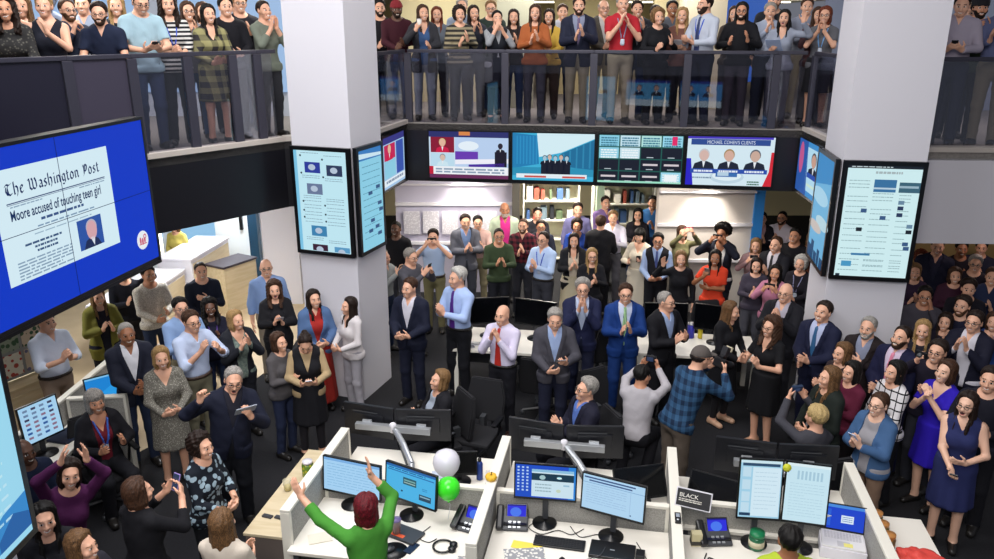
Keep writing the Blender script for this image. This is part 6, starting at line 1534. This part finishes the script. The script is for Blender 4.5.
G(-3.58, 8.64, 50, 'man with glasses in a light blue shirt clapping high on the left', h=1.82, near=9.4, hair='short', hc='brown', gl='d', top=('rolled','#b6c9f0'), belt='#3c2a20', bot=('khaki','#7f7a63'), pose='clapup', la='tableft', lean=4)
G(-3.89, 9.18, 40, 'black-haired man in a blue shirt hidden behind the light blue shirt', h=1.78, near=10.0, hair='short', hc='black', gl='d', top=('shirt','#7fa6e0'), pose='clap')
G(-3.69, 9.59, 30, 'black-haired woman with a purple lanyard behind the light blue shirt', h=1.62, near=10.3, sex='F', hair='curly', hc='black', skin=4, top=('sweater','#17172a'), lan='#5a3a94', pose='clap')
G(-4.18, 10.70, 30, 'man in a dark navy sweater standing apart by the wooden cabinet', h=1.78, near=11.5, hair='buzz', hc='dark', top=('sweater','#131a2b'), bot=('trousers','#1d1f2a'), pose='clasp', la='chest')
G(-3.17, 9.00, 40, 'blonde woman in a grey-green top and dark sleeves on the left', h=1.68, near=9.5, sex='F', hair='bob', hc='blond', top=('blouse','#76837a',dict(pattern='heather',c2='#5d6b66',scale=.03)), jk=('cardigan','#1b1d26',{},'open'), bot=('trousers','#1a1b22'), pose='clapup', yaw=15)
G(-3.26, 10.72, 20, 'bald man with glasses in a blue shirt left of the column', h=1.82, near=11.2, hair='bald', gl='d', top=('shirt','#7398d8'), bot=('khaki','#8c8172'), pose='down', wt=1.08)
G(-3.00, 10.14, 20, 'laughing curly-haired woman in black holding a white card', h=1.68, near=10.6, sex='F', hair='curly', hc='brown', top=('sweater','#16161b'), jk=('cardigan','#15151b'), bot=('trousers','#15151b'), pose='clap', smile=2, item=('card',1,'#dcdce6','white card held by the laughing curly-haired woman'))
G(-2.38, 9.72, 25, 'woman in a denim shirt and long red skirt by the left column', h=1.7, near=10.0, sex='F', hair='long', hc='dark', top=('collared','#a32420'), jk=('denim','#4a6692'), bot=('long','#a3281f'), pose='clasp', yaw=10)
G(-1.90, 9.65, -45, 'young woman in a white blouse and grey trousers against the left column', h=1.62, near=9.8, sex='F', hair='long', hc='dark', top=('blouse','#c9c2c4'), slv=1, bot=('khaki','#9c98a0'), pose='clasp', yaw=-10)
G(-2.21, 8.49, 15, 'woman in tan sleeves and a black dress bent over her phone', h=1.66, near=8.8, sex='F', hair='bun', hc='dark', top=('sweater','#a9906a'), jk=('vest','#17171c'), bot=('skirt','#17171c',None,.5,'#1d1a20'), pose='text', nod=38, item=('phone',0,'#d8dce8','pale phone held by the woman in tan sleeves bent over it'))
G(-2.53, 8.53, 60, 'brown-haired woman in grey beside the woman bent over her phone', h=1.58, near=8.9, sex='F', hair='bob', hc='brown', top=('sweater','#4d4a4c'), bot=('jeans','#27304c'), pose='clap')
G(-3.63, 7.91, 30, 'blonde woman in a grey patterned dress on the left', h=1.66, near=8.7, sex='F', hair='bob', hc='blond', top=('dress_long','#c9c5b8',dict(pattern='speck',c2='#6d6a62',scale=.016)), bot=('dress','#8f8c7e',None,.5), pose='clasp', shoe='#17161a')
G(-2.70, 7.13, 25, 'older man in a navy coat raising his fist and holding a grey tablet', h=1.78, near=7.6, hair='rec', hc='grey', gl='d', top=('shirt','#20202c'), jk=('jacket','#14182c'), bot=('trousers','#15171f'), pose='clap', ra='fistup', la='tableft', smile=2, wt=1.1, nod=12, tilt=8, item=('tablet',1,'#9aa0ae','grey tablet held up by the older man in the navy coat'))
G(-4.19, 7.48, 45, 'seated grey-haired woman in a maroon top clapping on the left', h=1.72, near=8.6, sit=1, sex='F', hair='bobbang', hc='grey', skin=2, top=('vneck','#6d1626'), jk=('cardigan','#16151c',{},'open'), bot=('trousers','#15151c'), pose='clapopen', lan='#3a66c4', chair=1)
G(-3.56, 5.58, 35, 'woman in a purple sweater clapping with both arms raised', h=1.64, near=6.6, sex='F', hair='bob', hc='dark', top=('sweater','#4a1646'), bot=('trousers','#22161f'), pose='up', tilt=10, lean=0)
G(-4.37, 6.49, 60, 'seated bald man in a navy sweater by the lower left display', h=1.7, near=7.8, sit=1, hair='bald', skin=4, top=('sweater','#16203a'), bot=('trousers','#16171f'), pose='claplow', chair=1)
G(-3.33, 5.02, 35, 'smiling black-haired woman in black at the lower left display corner', h=1.64, near=6.0, sex='F', hair='long', hc='black', top=('sweater','#15151c'), bot=('trousers','#15151c'), pose='clap', la='clapL')
G(-2.90, 4.69, 75, 'woman with long fair hair seen from the side at the bottom left', h=1.64, near=5.5, sex='F', hair='long', hc='light', top=('sweater','#2b2a33'), bot=('trousers','#1d1d24'), pose='clap', yaw=10)
G(-2.78, 5.33, 150, 'brown-haired woman in black seen from behind holding up a phone', h=1.66, near=6.0, sex='F', hair='bob', hc='brown', top=('three','#121217'), bot=('trousers','#121217'), pose='phone2', yaw=-15, wt=1.12, item=('phone',0,'#9a86c8','violet phone held up by the woman in black seen from behind'))
G(-2.55, 6.06, 70, 'curly-haired woman in a dark leaf-patterned top clasping her hands', h=1.64, near=6.6, sex='F', hair='curlyshort', hc='dark', top=('three','#8fa6b4',dict(pattern='floral',c2='#141a24',scale=.055)), bot=('trousers','#15161b'), pose='clasp')
G(-2.00, 4.95, 170, 'woman in a cream sweater with long light brown hair seen from behind', h=1.64, near=5.3, sex='F', hair='long', hc='light', top=('sweater','#c9bcab'), bot=('jeans','#2b3350'), pose='claplow')
G(-0.98, 5.11, -150, 'woman with dyed red hair in a green top raising both arms at her desk', h=1.66, near=5.2, sex='F', hair='bob', hc='dyed', top=('three','#3f8a2a'), bot=('trousers','#26303c'), pose='clap', la='stretch', ra='up1', yaw=-30)
G(2.08, 4.80, 175, 'black-haired person in a yellow-green shirt at the right front desk', h=1.6, near=5.2, hair='short', hc='black', skin=3, top=('tee','#a3b826'), bot=('trousers','#23252c'), pose='type')
# ---- ground centre
G(-1.70, 13.01, -10, 'man in a black shirt beside the posters at the left column', h=1.8, near=13.1, hair='buzz', hc='black', skin=4, top=('sweater','#14141a'), pose='down')
G(-1.74, 11.67, 60, 'grey-haired man in a grey shirt photographing beside the left column', h=1.69, near=11.8, hair='rec', hc='grey', top=('shirt','#8f9494'), pose='phone2', item=('phoneland',0,'#14141a','phone held up by the man in the grey shirt by the left column'))
G(-1.31, 11.47, 55, 'grey-haired man with glasses in dark grey holding up a phone', h=1.76, near=11.5, hair='short', hc='grey', gl='d', top=('sweater','#52525c'), pose='phone2', nod=6, item=('phone',0,'#14141a','phone held up by the grey-haired man in dark grey'))
G(-1.04, 12.55, 0, 'man in a light blue shirt holding a phone sideways before his face', h=1.78, near=12.6, hair='short', hc='dark', top=('tee','#9dbae4'), bot=('khaki','#77704e'), belt='#2a1f16', pose='phonehi', item=('phoneland',0,'#121218','phone held sideways before the face of the man in light blue'))
G(-0.55, 13.42, 10, 'man in a grey jacket and open blue shirt before the posters', h=1.82, near=13.4, hair='short', hc='dark', top=('shirt','#6f92cc'), jk=('blazer','#5a5c66'), bot=('trousers','#3b3d47'), pose='clap')
G(-0.34, 13.72, 5, 'black-haired man with glasses in a pink shirt right of the grey jacket', h=1.72, near=13.7, hair='short', hc='black', gl='d', top=('shirt','#c9a49c'), bot=('khaki','#847a5e'), pose='clap')
G(0.14, 14.10, 5, 'tall man in a pink shirt and pale green jacket at the back', h=1.88, near=14.1, hair='bald', skin=3, beard='grey', top=('shirt','#d02a86'), jk=('jacket','#a9b8a0',{},'open'), bot=('trousers','#3a3b40'), pose='down')
G(0.03, 12.62, 5, 'man with glasses in an olive green sweater clapping at the back', h=1.78, near=12.6, hair='buzz', hc='dark', gl='d', skin=2, top=('sweater','#36452c'), bot=('trousers','#1b1c24'), pose='clap')
G(0.45, 13.29, -10, 'bearded man in a dark red plaid shirt at the back', h=1.78, near=13.3, hair='buzz', hc='brown', beard='brown', top=('shirt','#6d2230',dict(pattern='plaid',c2='#17141c',scale=.09)), pose='clap')
G(0.76, 14.49, 0, 'black-haired woman behind the plaid shirt', h=1.7, near=14.5, sex='F', hair='bun', hc='black', top=('sweater','#2c2a33'), pose='clap')
G(0.77, 13.58, 0, 'man with glasses in a dark jacket behind the blue shirt with lanyard', h=1.68, near=13.6, hair='short', hc='dark', gl='d', skin=2, top=('shirt','#a56c74'), jk=('blazer','#1e2233'), pose='clap')
G(0.75, 12.37, -35, 'man in a light blue shirt with a blue lanyard clapping at the back', h=1.78, near=12.4, hair='rec', hc='dark', gl='d', top=('shirt','#a4c2f0'), lan='#2a44b4', belt='#1b1512', bot=('trousers','#34353e'), pose='clap')
G(-0.52, 10.08, -40, 'tall white-haired man in a blue shirt and purple tie clapping', h=1.88, near=10.1, hair='thick', hc='white', top=('shirt','#9cbaf2'), tie='#4a1c78', belt='#14110f', bot=('trousers','#14151c'), pose='clap', yaw=-15)
G(-1.14, 9.89, -20, 'man in a dark navy suit with open collar beside the left column', h=1.8, near=10.0, hair='short', hc='brown', top=('shirt','#c9c6d2'), jk=('blazer','#161b30'), bot=('trousers','#171c30'), pose='clasp', yaw=-15)
G(0.07, 9.03, -30, 'bald man in a pale lilac shirt and red tie clapping at his mouth', h=1.74, near=9.0, hair='bald', top=('shirt','#cbc3dc'), tie='#b32a22', belt='#14110f', bot=('trousers','#191920'), pose='clapchin', shoe='#3a2119')
G(0.69, 8.90, 0, 'grey-haired man in a grey jacket looking down with a white paper', h=1.76, near=8.9, hair='short', hc='grey', top=('shirt','#8fa9dc'), jk=('blazer','#44434c'), bot=('trousers','#1d2135'), pose='clasp', la='holdlow', nod=14, item=('card',1,'#dddde6','white folded paper held by the grey-haired man looking down'))
G(1.12, 9.85, -5, 'grey-haired man with glasses in a navy suit pressing his palms together', h=1.8, near=9.9, hair='thick', hc='grey', gl='d', top=('shirt','#a9b9dc'), jk=('blazer','#1b2142'), bot=('trousers','#1a1f38'), pose='prayer')
G(1.65, 9.65, -5, 'man with glasses in a bright blue suit and green striped tie', h=1.8, near=9.8, hair='short', hc='brown', gl='d', top=('shirt','#b9c6e4'), jk=('blazer','#11367c'), tie=('#9ac08c',dict(pattern='pin',c2='#2c5a48',scale=.03)), bot=('trousers','#123474'), pose='clap')
G(2.11, 9.39, 30, 'grey-haired man with glasses in a black jacket looking right', h=1.78, near=9.6, hair='rec', hc='grey', gl='d', top=('shirt','#8fa9dc'), jk=('blazer','#121219'), bot=('trousers','#14141b'), pose='clap', yaw=20)
G(-0.65, 8.08, -60, 'seated fair-haired woman in a black jacket behind the dark monitors', h=1.66, near=8.1, sit=1, sex='F', hair='bob', hc='sandy', top=('sweater','#9aa4b4'), jk=('blazer','#17171e',{},'open'), bot=('trousers','#15151c'), pose='clap', nod=-10, chair=1)
G(0.94, 7.69, -70, 'seated grey-haired man with glasses in a dark jacket and blue shirt', h=1.76, near=7.7, sit=1, hair='thick', hc='grey', gl='d', top=('shirt','#4d76d8'), jk=('blazer','#1a1a2c'), bot=('trousers','#17171f'), pose='clap', nod=-8, chair=1)
G(1.55, 7.95, 155, 'black-haired man in a pale grey sweater crouching with a raised camera', h=1.7, near=8.1, hair='short', hc='black', skin=2, top=('sweater','#a9a5ab'), bot=('trousers','#17171e'), pose='phonetop', lean=14, yaw=-20, sit=2, item=('camera',0,'#17171c','camera raised by the crouching man in pale grey'))
G(1.90, 7.55, 120, 'photographer in a blue plaid shirt and grey cap with a large camera', h=1.82, near=7.8, hair='cap', hc='#57504c', top=('shirt','#22507e',dict(pattern='plaid',c2='#10233c',scale=.1),'out'), bot=('khaki','#5d5248'), pose='phonehi', lean=24, wt=1.06, item=('bigcamera',0,'#121216','large black camera with a flash held by the plaid-shirted photographer'))
G(2.90, 9.34, 35, 'light brown-haired woman in black smiling beside the photographer', h=1.68, near=9.8, sex='F', hair='long', hc='light', top=('sweater','#121217'), bot=('skirt','#121217',None,.45,'#17151a'), pose='clasp', yaw=20, smile=1, nod=8, shoe='#c9a184')
G(3.23, 8.72, -60, 'curly-haired woman in a black dress and beige shoes clapping', h=1.7, near=9.3, sex='F', hair='curly', hc='brown', gl='d', top=('dress_short','#101014'), bot=('dress','#101014',None,.52), pose='clapopen', shoe='#b98f74')
G(3.72, 9.69, -40, 'bald man with glasses in a black jacket clapping left of the right column', h=1.8, near=10.4, hair='bald', gl='d', top=('shirt','#a9a5b4'), jk=('blazer','#14141c'), bot=('trousers','#15151c'), pose='clapup', wt=1.1)
G(3.89, 8.91, -50, 'dark-haired man in a navy suit and blue tie before the right column', h=1.82, near=9.7, hair='short', hc='dark', top=('shirt','#a9b6e0'), jk=('blazer','#171c38'), tie='#2c5a84', bot=('trousers','#171c38'), pose='claplow', nod=-10)
G(4.29, 8.56, -45, 'grey-bearded man in a brown jacket before the right column', h=1.76, near=9.6, hair='rec', hc='grey', beard='grey', top=('shirt','#7d86a4'), jk=('blazer','#221a1c'), bot=('trousers','#1b171b'), pose='clap', la='chest', item=('phone',1,'#141418','phone in the hand of the grey-bearded man'))
G(4.46, 8.15, -60, 'balding bearded man in a navy suit and pink tie on the right', h=1.8, near=9.3, hair='rec', hc='dark', beard='dark', top=('shirt','#c9b6cc'), jk=('blazer','#16193a'), tie='#d07a94', bot=('trousers','#16193a'), pose='claplow', wt=1.1, nod=-8)
G(5.02, 8.73, -30, 'blonde woman behind the balding bearded man on the right', h=1.66, near=10.1, sex='F', hair='long', hc='blond', top=('sweater','#22202c'), pose='clap')
G(3.81, 8.08, -70, 'woman with a light brown bob half hidden on the right', h=1.64, near=8.9, sex='F', hair='bob', hc='light', top=('sweater','#2a1c22'), pose='clap')
G(3.38, 7.36, -75, 'woman with long light brown hair in dark green looking left', h=1.68, near=8.1, sex='F', hair='long', hc='light', top=('sweater','#1d2420'), jk=('cardigan','#18201c'), bot=('trousers','#15161a'), pose='clasp', yaw=-10)
G(3.74, 7.66, -70, 'black-haired woman in a burgundy top on the right', h=1.6, near=8.5, sex='F', hair='bob', hc='black', top=('sweater','#5b1630'), bot=('trousers','#1a1418'), pose='clap')
G(3.18, 7.10, -165, 'short-haired blonde person in grey seen from behind holding up a camera', h=1.74, near=7.8, sex='F', hair='thick', hc='#cdb078', top=('sweater','#3d3d45'), bot=('trousers','#1d1d24'), pose='phonetop', sit=1, yaw=5, chair=1, item=('camera',0,'#20304c','small blue camera held up by the short-haired blonde person'))
G(3.65, 6.85, -60, 'young woman with glasses and a ponytail in a denim jacket clapping', h=1.64, near=7.8, sex='F', hair='pony', hc='brown', gl='d', top=('sweater','#8f8d92'), jk=('denim','#3a5c88',{},'open'), bot=('khaki','#7d6350'), pose='clap', skin=0, item=('phone',1,'#a9b8d8','pale blue phone held by the young woman in the denim jacket'))
G(4.13, 7.54, -75, 'black-haired woman in a white checked sweater on the right', h=1.66, near=8.6, sex='F', hair='bob', hc='black', top=('sweater','#d3d0d2',dict(pattern='grid',c2='#17171c',scale=.085)), bot=('trousers','#17171c'), pose='claplow')
G(4.60, 7.46, -65, 'brown-haired woman in a vivid blue dress on the right', h=1.7, near=8.8, sex='F', hair='bob', hc='brown', top=('dress_short','#2a16b4'), bot=('dress','#2a16b4',None,.55), pose='fist', skin=0, nod=-6)
G(4.70, 7.82, -50, 'man with glasses holding a small camera behind the vivid blue dress', h=1.78, near=9.1, hair='short', hc='dark', gl='d', top=('sweater','#1a1626'), pose='clap', ra='cam', item=('camera',-1,'#101014','small camera held by the man behind the vivid blue dress'))
G(4.45, 6.78, -35, 'cheering woman in a sleeveless navy dress at the right edge', h=1.68, near=8.1, sex='F', hair='long', hc='dark', gl='d', top=('dress','#262c5c'), bot=('dress','#262c5c',None,.5), pose='shout', smile=2, skin=0, yaw=-15, item=('phone',-1,'#121216','dark phone in the lower hand of the cheering woman'))
G(5.56, 8.65, -50, 'man with glasses and a white collar over a navy sweater on the right', h=1.8, near=10.3, hair='short', hc='dark', gl='d', top=('collared','#cdc9d4'), jk=('cardigan','#15162a',{}), bot=('trousers','#17171f'), pose='clapup')
G(5.76, 9.25, -50, 'bearded man in dark blue behind the white collar man', h=1.78, near=10.9, hair='short', hc='dark', beard='brown', top=('sweater','#1a1b33'), pose='clap')
G(5.54, 9.73, -25, 'man with glasses in a grey sweater with folded arms on the right', h=1.74, near=11.2, hair='short', hc='black', gl='d', skin=2, top=('sweater','#4a4752'), pose='fold', la='cheek')
G(6.27, 10.02, -25, 'smiling dark-haired man in black deep in the right crowd', h=1.74, near=11.8, hair='thick', hc='dark', top=('sweater','#171520'), pose='clap', smile=1)
G(6.94, 11.04, -30, 'grey-haired man with glasses deep in the right crowd', h=1.78, near=13.0, hair='short', hc='grey', gl='d', top=('sweater','#1f1824'), pose='clap')
G(6.68, 11.62, -25, 'tall man in navy at the back of the right crowd beside the column', h=1.88, near=13.4, hair='rec', hc='brown', top=('shirt','#2a2a48'), jk=('jacket','#161830'), pose='down')
G(6.58, 11.85, -20, 'reddish curly-haired woman close behind the right column', h=1.62, near=13.6, sex='F', hair='curlyshort', hc='red', top=('sweater','#2a1c2c'), pose='clap')
G(6.06, 11.01, -20, 'fair-haired woman in purple close behind the right column', h=1.66, near=12.6, sex='F', hair='bob', hc='sandy', top=('sweater','#33223c'), pose='clap')
G(7.22, 11.90, -20, 'black-haired man in the last row of the right crowd', h=1.76, near=13.9, hair='short', hc='black', skin=3, top=('sweater','#1b1722'), pose='clap')
G(7.69, 12.16, -30, 'dark-haired man in the last row at the right picture edge', h=1.7, near=14.4, hair='short', hc='black', top=('sweater','#23263a'), pose='clap')
G(6.54, 10.82, -20, 'brown-haired woman between the two grey-haired men of the right crowd', h=1.66, near=12.6, sex='F', hair='bob', hc='brown', top=('sweater','#3c1c30'), pose='clap')
G(6.86, 10.48, -35, 'man in blue cut off by the right picture edge beside the crowd', h=1.76, near=12.5, hair='short', hc='brown', top=('shirt','#1d2a54'), pose='clap')
G(6.08, 9.09, -40, 'person in a blue top cut off by the right edge behind the cheering woman', h=1.62, near=10.9, sex='F', hair='bob', hc='brown', top=('sweater','#2a4a94'), pose='clapup')
G(4.82, 7.08, -45, 'man in black clapping behind the cheering woman at the right edge', h=1.8, near=8.6, hair='short', hc='dark', top=('sweater','#171724'), bot=('trousers','#15151c'), pose='clapopen')
G(5.54, 9.18, -40, 'dark-haired woman between the blonde woman and the white collar man', h=1.58, near=10.7, sex='F', hair='long', hc='dark', top=('sweater','#1d1828'), pose='clap')
# ---- ground back middle
G(1.49, 14.34, 0, 'dark-haired man in a lilac shirt at the back below the televisions', h=1.82, near=14.4, hair='short', hc='dark', top=('shirt','#6d6aa4'), pose='down')
G(2.08, 15.02, 20, 'man in a purple shirt at the back below the televisions', h=1.8, near=15.2, hair='short', hc='dark', top=('shirt','#7a5aa0'), pose='clap')
G(2.09, 13.95, -10, 'fair-haired man in a white shirt smiling at the back', h=1.76, near=14.1, hair='short', hc='sandy', top=('shirt','#d3d0e4'), pose='clap')
G(1.79, 13.33, 165, 'brown-haired man in a dark suit seen from behind at the back', h=1.82, near=13.4, hair='short', hc='brown', top=('shirt','#b9bcc9'), jk=('blazer','#14141b'), bot=('trousers','#14141b'), pose='clap')
G(1.41, 13.65, -5, 'curly-haired woman in a bright blue top at the back', h=1.68, near=13.7, sex='F', hair='curlyshort', hc='dark', skin=2, top=('blouse','#22429c'), pose='clap')
G(1.26, 12.58, -5, 'woman with long dark hair in a black cardigan and cream skirt', h=1.7, near=12.6, sex='F', hair='long', hc='dark', top=('blouse','#b9ac98'), jk=('cardigan','#15151b'), bot=('long','#b6aa8e'), pose='clap')
G(1.47, 11.83, 0, 'blonde woman with glasses in black clapping at the back', h=1.66, near=11.9, sex='F', hair='long', hc='blond', gl='d', top=('sweater','#15151c'), bot=('trousers','#15151c'), pose='clap')
G(2.42, 13.01, -25, 'black-haired woman in a cream outfit holding a phone out', h=1.68, near=13.2, sex='F', hair='bobbang', hc='black', top=('blouse','#c9c0ae'), bot=('long','#c3bba9'), pose='clapopen', la='reach', nod=10, item=('phone',1,'#15151b','phone held out by the woman in the cream outfit'))
G(2.61, 12.44, -15, 'man in a dark waistcoat and tie with glasses at the back', h=1.74, near=12.7, hair='short', hc='black', gl='d', skin=2, top=('shirt','#8ea9da'), jk=('vest','#16161d'), tie='#3c4c84', bot=('trousers','#17171d'), pose='clasp')
G(2.81, 11.67, -5, 'fair-haired woman in black waving before the panelled wall', h=1.66, near=12.0, sex='F', hair='bob', hc='sandy', top=('sweater','#121217'), bot=('trousers','#121217'), pose='down', ra='wave')
G(3.18, 13.24, 5, 'woman holding a pink phone above her face before the panelled wall', h=1.66, near=13.6, sex='F', hair='bob', hc='brown', top=('sweater','#6d6a48'), bot=('trousers','#3a3a34'), pose='phonetop', item=('phoneland',0,'#8a2a4c','pink phone held above the face before the panelled wall'))
G(3.65, 12.46, -30, 'woman with big black hair photographing before the panelled wall', h=1.86, near=13.0, sex='F', hair='afro', hc='black', skin=3, top=('blouse','#b9b6b4'), jk=('cardigan','#1b1e2c'), bot=('trousers','#20222c'), pose='phonehi', yaw=-10, item=('phoneland',0,'#15151b','phone held sideways by the woman with big black hair'))
G(3.34, 11.66, -20, 'black-haired woman in a bright orange-red top holding a phone', h=1.68, near=12.1, sex='F', hair='long', hc='black', skin=3, top=('blouse_short','#d63a1c'), bot=('jeans','#1c2140'), pose='fold', ra='hold', item=('phone',-1,'#8a7a74','phone held by the woman in the orange-red top'))
G(3.00, 15.02, -15, 'man in a bright blue shirt at the back before the shelf', h=1.8, near=15.3, hair='short', hc='black', skin=2, top=('shirt','#2a74c4'), pose='clap')
G(2.62, 14.41, -15, 'woman with long black hair at the back beside the green post', h=1.7, near=14.6, sex='F', hair='long', hc='black', top=('sweater','#1d1a22'), pose='clap')
# ---- ground back right
G(4.82, 14.10, -15, 'black-haired man raising his hand right of the panelled wall', h=1.7, near=14.9, hair='short', hc='black', top=('shirt','#b98f92'), jk=('blazer','#1a1a24'), pose='clap', ra='wave')
G(5.16, 14.02, -35, 'man with glasses in a white shirt at the back by the blue panel', h=1.74, near=14.9, hair='buzz', hc='black', skin=2, gl='d', beard='dark', top=('shirt','#d6ccd8'), pose='clap')
G(4.37, 12.00, -45, 'man in a black suit and tie looking left by the right column', h=1.8, near=12.8, hair='rec', hc='brown', top=('shirt','#c9c3cc'), jk=('blazer','#1a1a22'), tie='#15151c', pose='clap')
G(4.84, 12.48, -40, 'man in black clothes between the black suit and the right column', h=1.82, near=13.4, hair='short', hc='black', skin=2, top=('sweater','#16161d'), pose='clap')
G(4.05, 11.02, -30, 'black-haired woman in pink holding a phone left of the right column', h=1.64, near=11.7, sex='F', hair='long', hc='black', skin=2, top=('blouse','#b5728c'), pose='phone2', item=('phoneland',0,'#1a1a20','phone held by the woman in pink beside the right column'))
G(4.56, 11.41, -40, 'white-haired woman in a dark top beside the right column', h=1.66, near=12.3, sex='F', hair='curlyshort', hc='white', top=('sweater','#1d1a22'), lan='#8a8ab0', pose='claplow')
G(4.19, 12.41, -20, 'fair-haired woman in a dusty pink top right of the panelled wall', h=1.66, near=13.1, sex='F', hair='bob', hc='sandy', top=('blouse','#b08a8c'), pose='phone2', item=('camera',0,'#1c1c22','camera held by the woman in dusty pink'))
G(3.92, 11.49, -20, 'short dark-haired woman in grey behind the woman in pink', h=1.6, near=12.1, sex='F', hair='bob', hc='dark', top=('sweater','#3c3644'), pose='clap')
G(5.29, 12.92, -30, 'woman in rust red close to the inner display of the right column', h=1.62, near=14.0, sex='F', hair='bob', hc='light', top=('sweater','#9c5a44'), pose='clapup')
G(-5.90, 14.17, -10, 'person in a yellow top behind the tall white counter at the rear left', h=1.54, near=15.3, sex='F', hair='bob', hc='light', top=('sweater','#d8c860'), bot=('trousers','#3a3a44'), pose='down')

# ---------------------------------------------------------------- camera, light
cam = bpy.data.cameras.new('camera'); co = bpy.data.objects.new('camera', cam); COL.objects.link(co)
co.location = (0, 0, 5.0); co.rotation_euler = (R(90-18), 0, 0); cam.sensor_width = 36; cam.lens = 36*795/994; cam.clip_end = 200
SC.camera = co
w = bpy.data.worlds.new('world'); SC.world = w; w.use_nodes = True
w.node_tree.nodes['Background'].inputs[0].default_value = (.80, .84, 1, 1); w.node_tree.nodes['Background'].inputs[1].default_value = .2
def area(name, loc, size, e, col=(1, .97, .93), rot=(0, 0, 0), sy=None):
    l = bpy.data.lights.new(name, 'AREA'); l.energy = e; l.color = col; l.size = size
    if sy: l.shape = 'RECTANGLE'; l.size_y = sy
    o = bpy.data.objects.new(name, l); COL.objects.link(o); o.location = loc; o.rotation_euler = rot; return o
def spot(name, loc, e, ang=70, col=(1, .93, .82), rot=(0, 0, 0)):
    l = bpy.data.lights.new(name, 'SPOT'); l.energy = e; l.color = col; l.spot_size = R(ang); l.spot_blend = .7; l.shadow_soft_size = .08
    o = bpy.data.objects.new(name, l); COL.objects.link(o); o.location = loc; o.rotation_euler = rot; return o
area('atrium_light_centre', (-.2, 8.0, 9.6), 4.5, 480, (1, .97, .95))
area('front_fill_light', (-.8, -1.5, 8.0), 4.0, 780, (1, .96, .93), (R(48), 0, R(5)))  # added fill behind the camera, tilted forward to brighten columns and faces evenly
area('atrium_light_left', (-3.4, 5.5, 9.0), 2.8, 420, (.97, .98, 1))
for i, (x, y, e) in enumerate(((-1.0, 15.2, 60), (.9, 15.0, 60), (2.9, 14.8, 60), (-3.3, 12.6, 70), (-5.4, 10.8, 70))):
    area('upper_ceiling_light_%d' % i, (x, y-.6, 5.85), 1.2, e, (1, .95, .86))
area('upper_right_light', (7, 11.5, 5.8), 1.5, 40, (1, .95, .9))
for i, (x, y, e) in enumerate(((-.8, 13.4, 40), (1.0, 13.6, 55), (3.0, 12.6, 35), (1.2, 16.0, 190), (-4.8, 11.6, 85), (-4.9, 14.6, 75), (-6.6, 9.5, 50))):
    area('under_gallery_light_%d' % i, (x, y, 2.57), .6, e, (1, .93, .82) if i < 4 else (.97, .98, 1))
area('under_right_gallery_light', (7.5, 11.2, 2.5), .6, 9, (1, .78, .72))
spot('wall_washer_posters', (-.55, 14.15, 2.55), 120, 80, rot=(R(20), 0, 0)); spot('wall_washer_panel', (3.6, 13.05, 2.55), 170, 75, rot=(R(20), 0, 0))
SC.view_settings.view_transform = 'Standard'; SC.view_settings.look = 'None'; SC.view_settings.gamma = 1; SC.view_settings.exposure = -.12
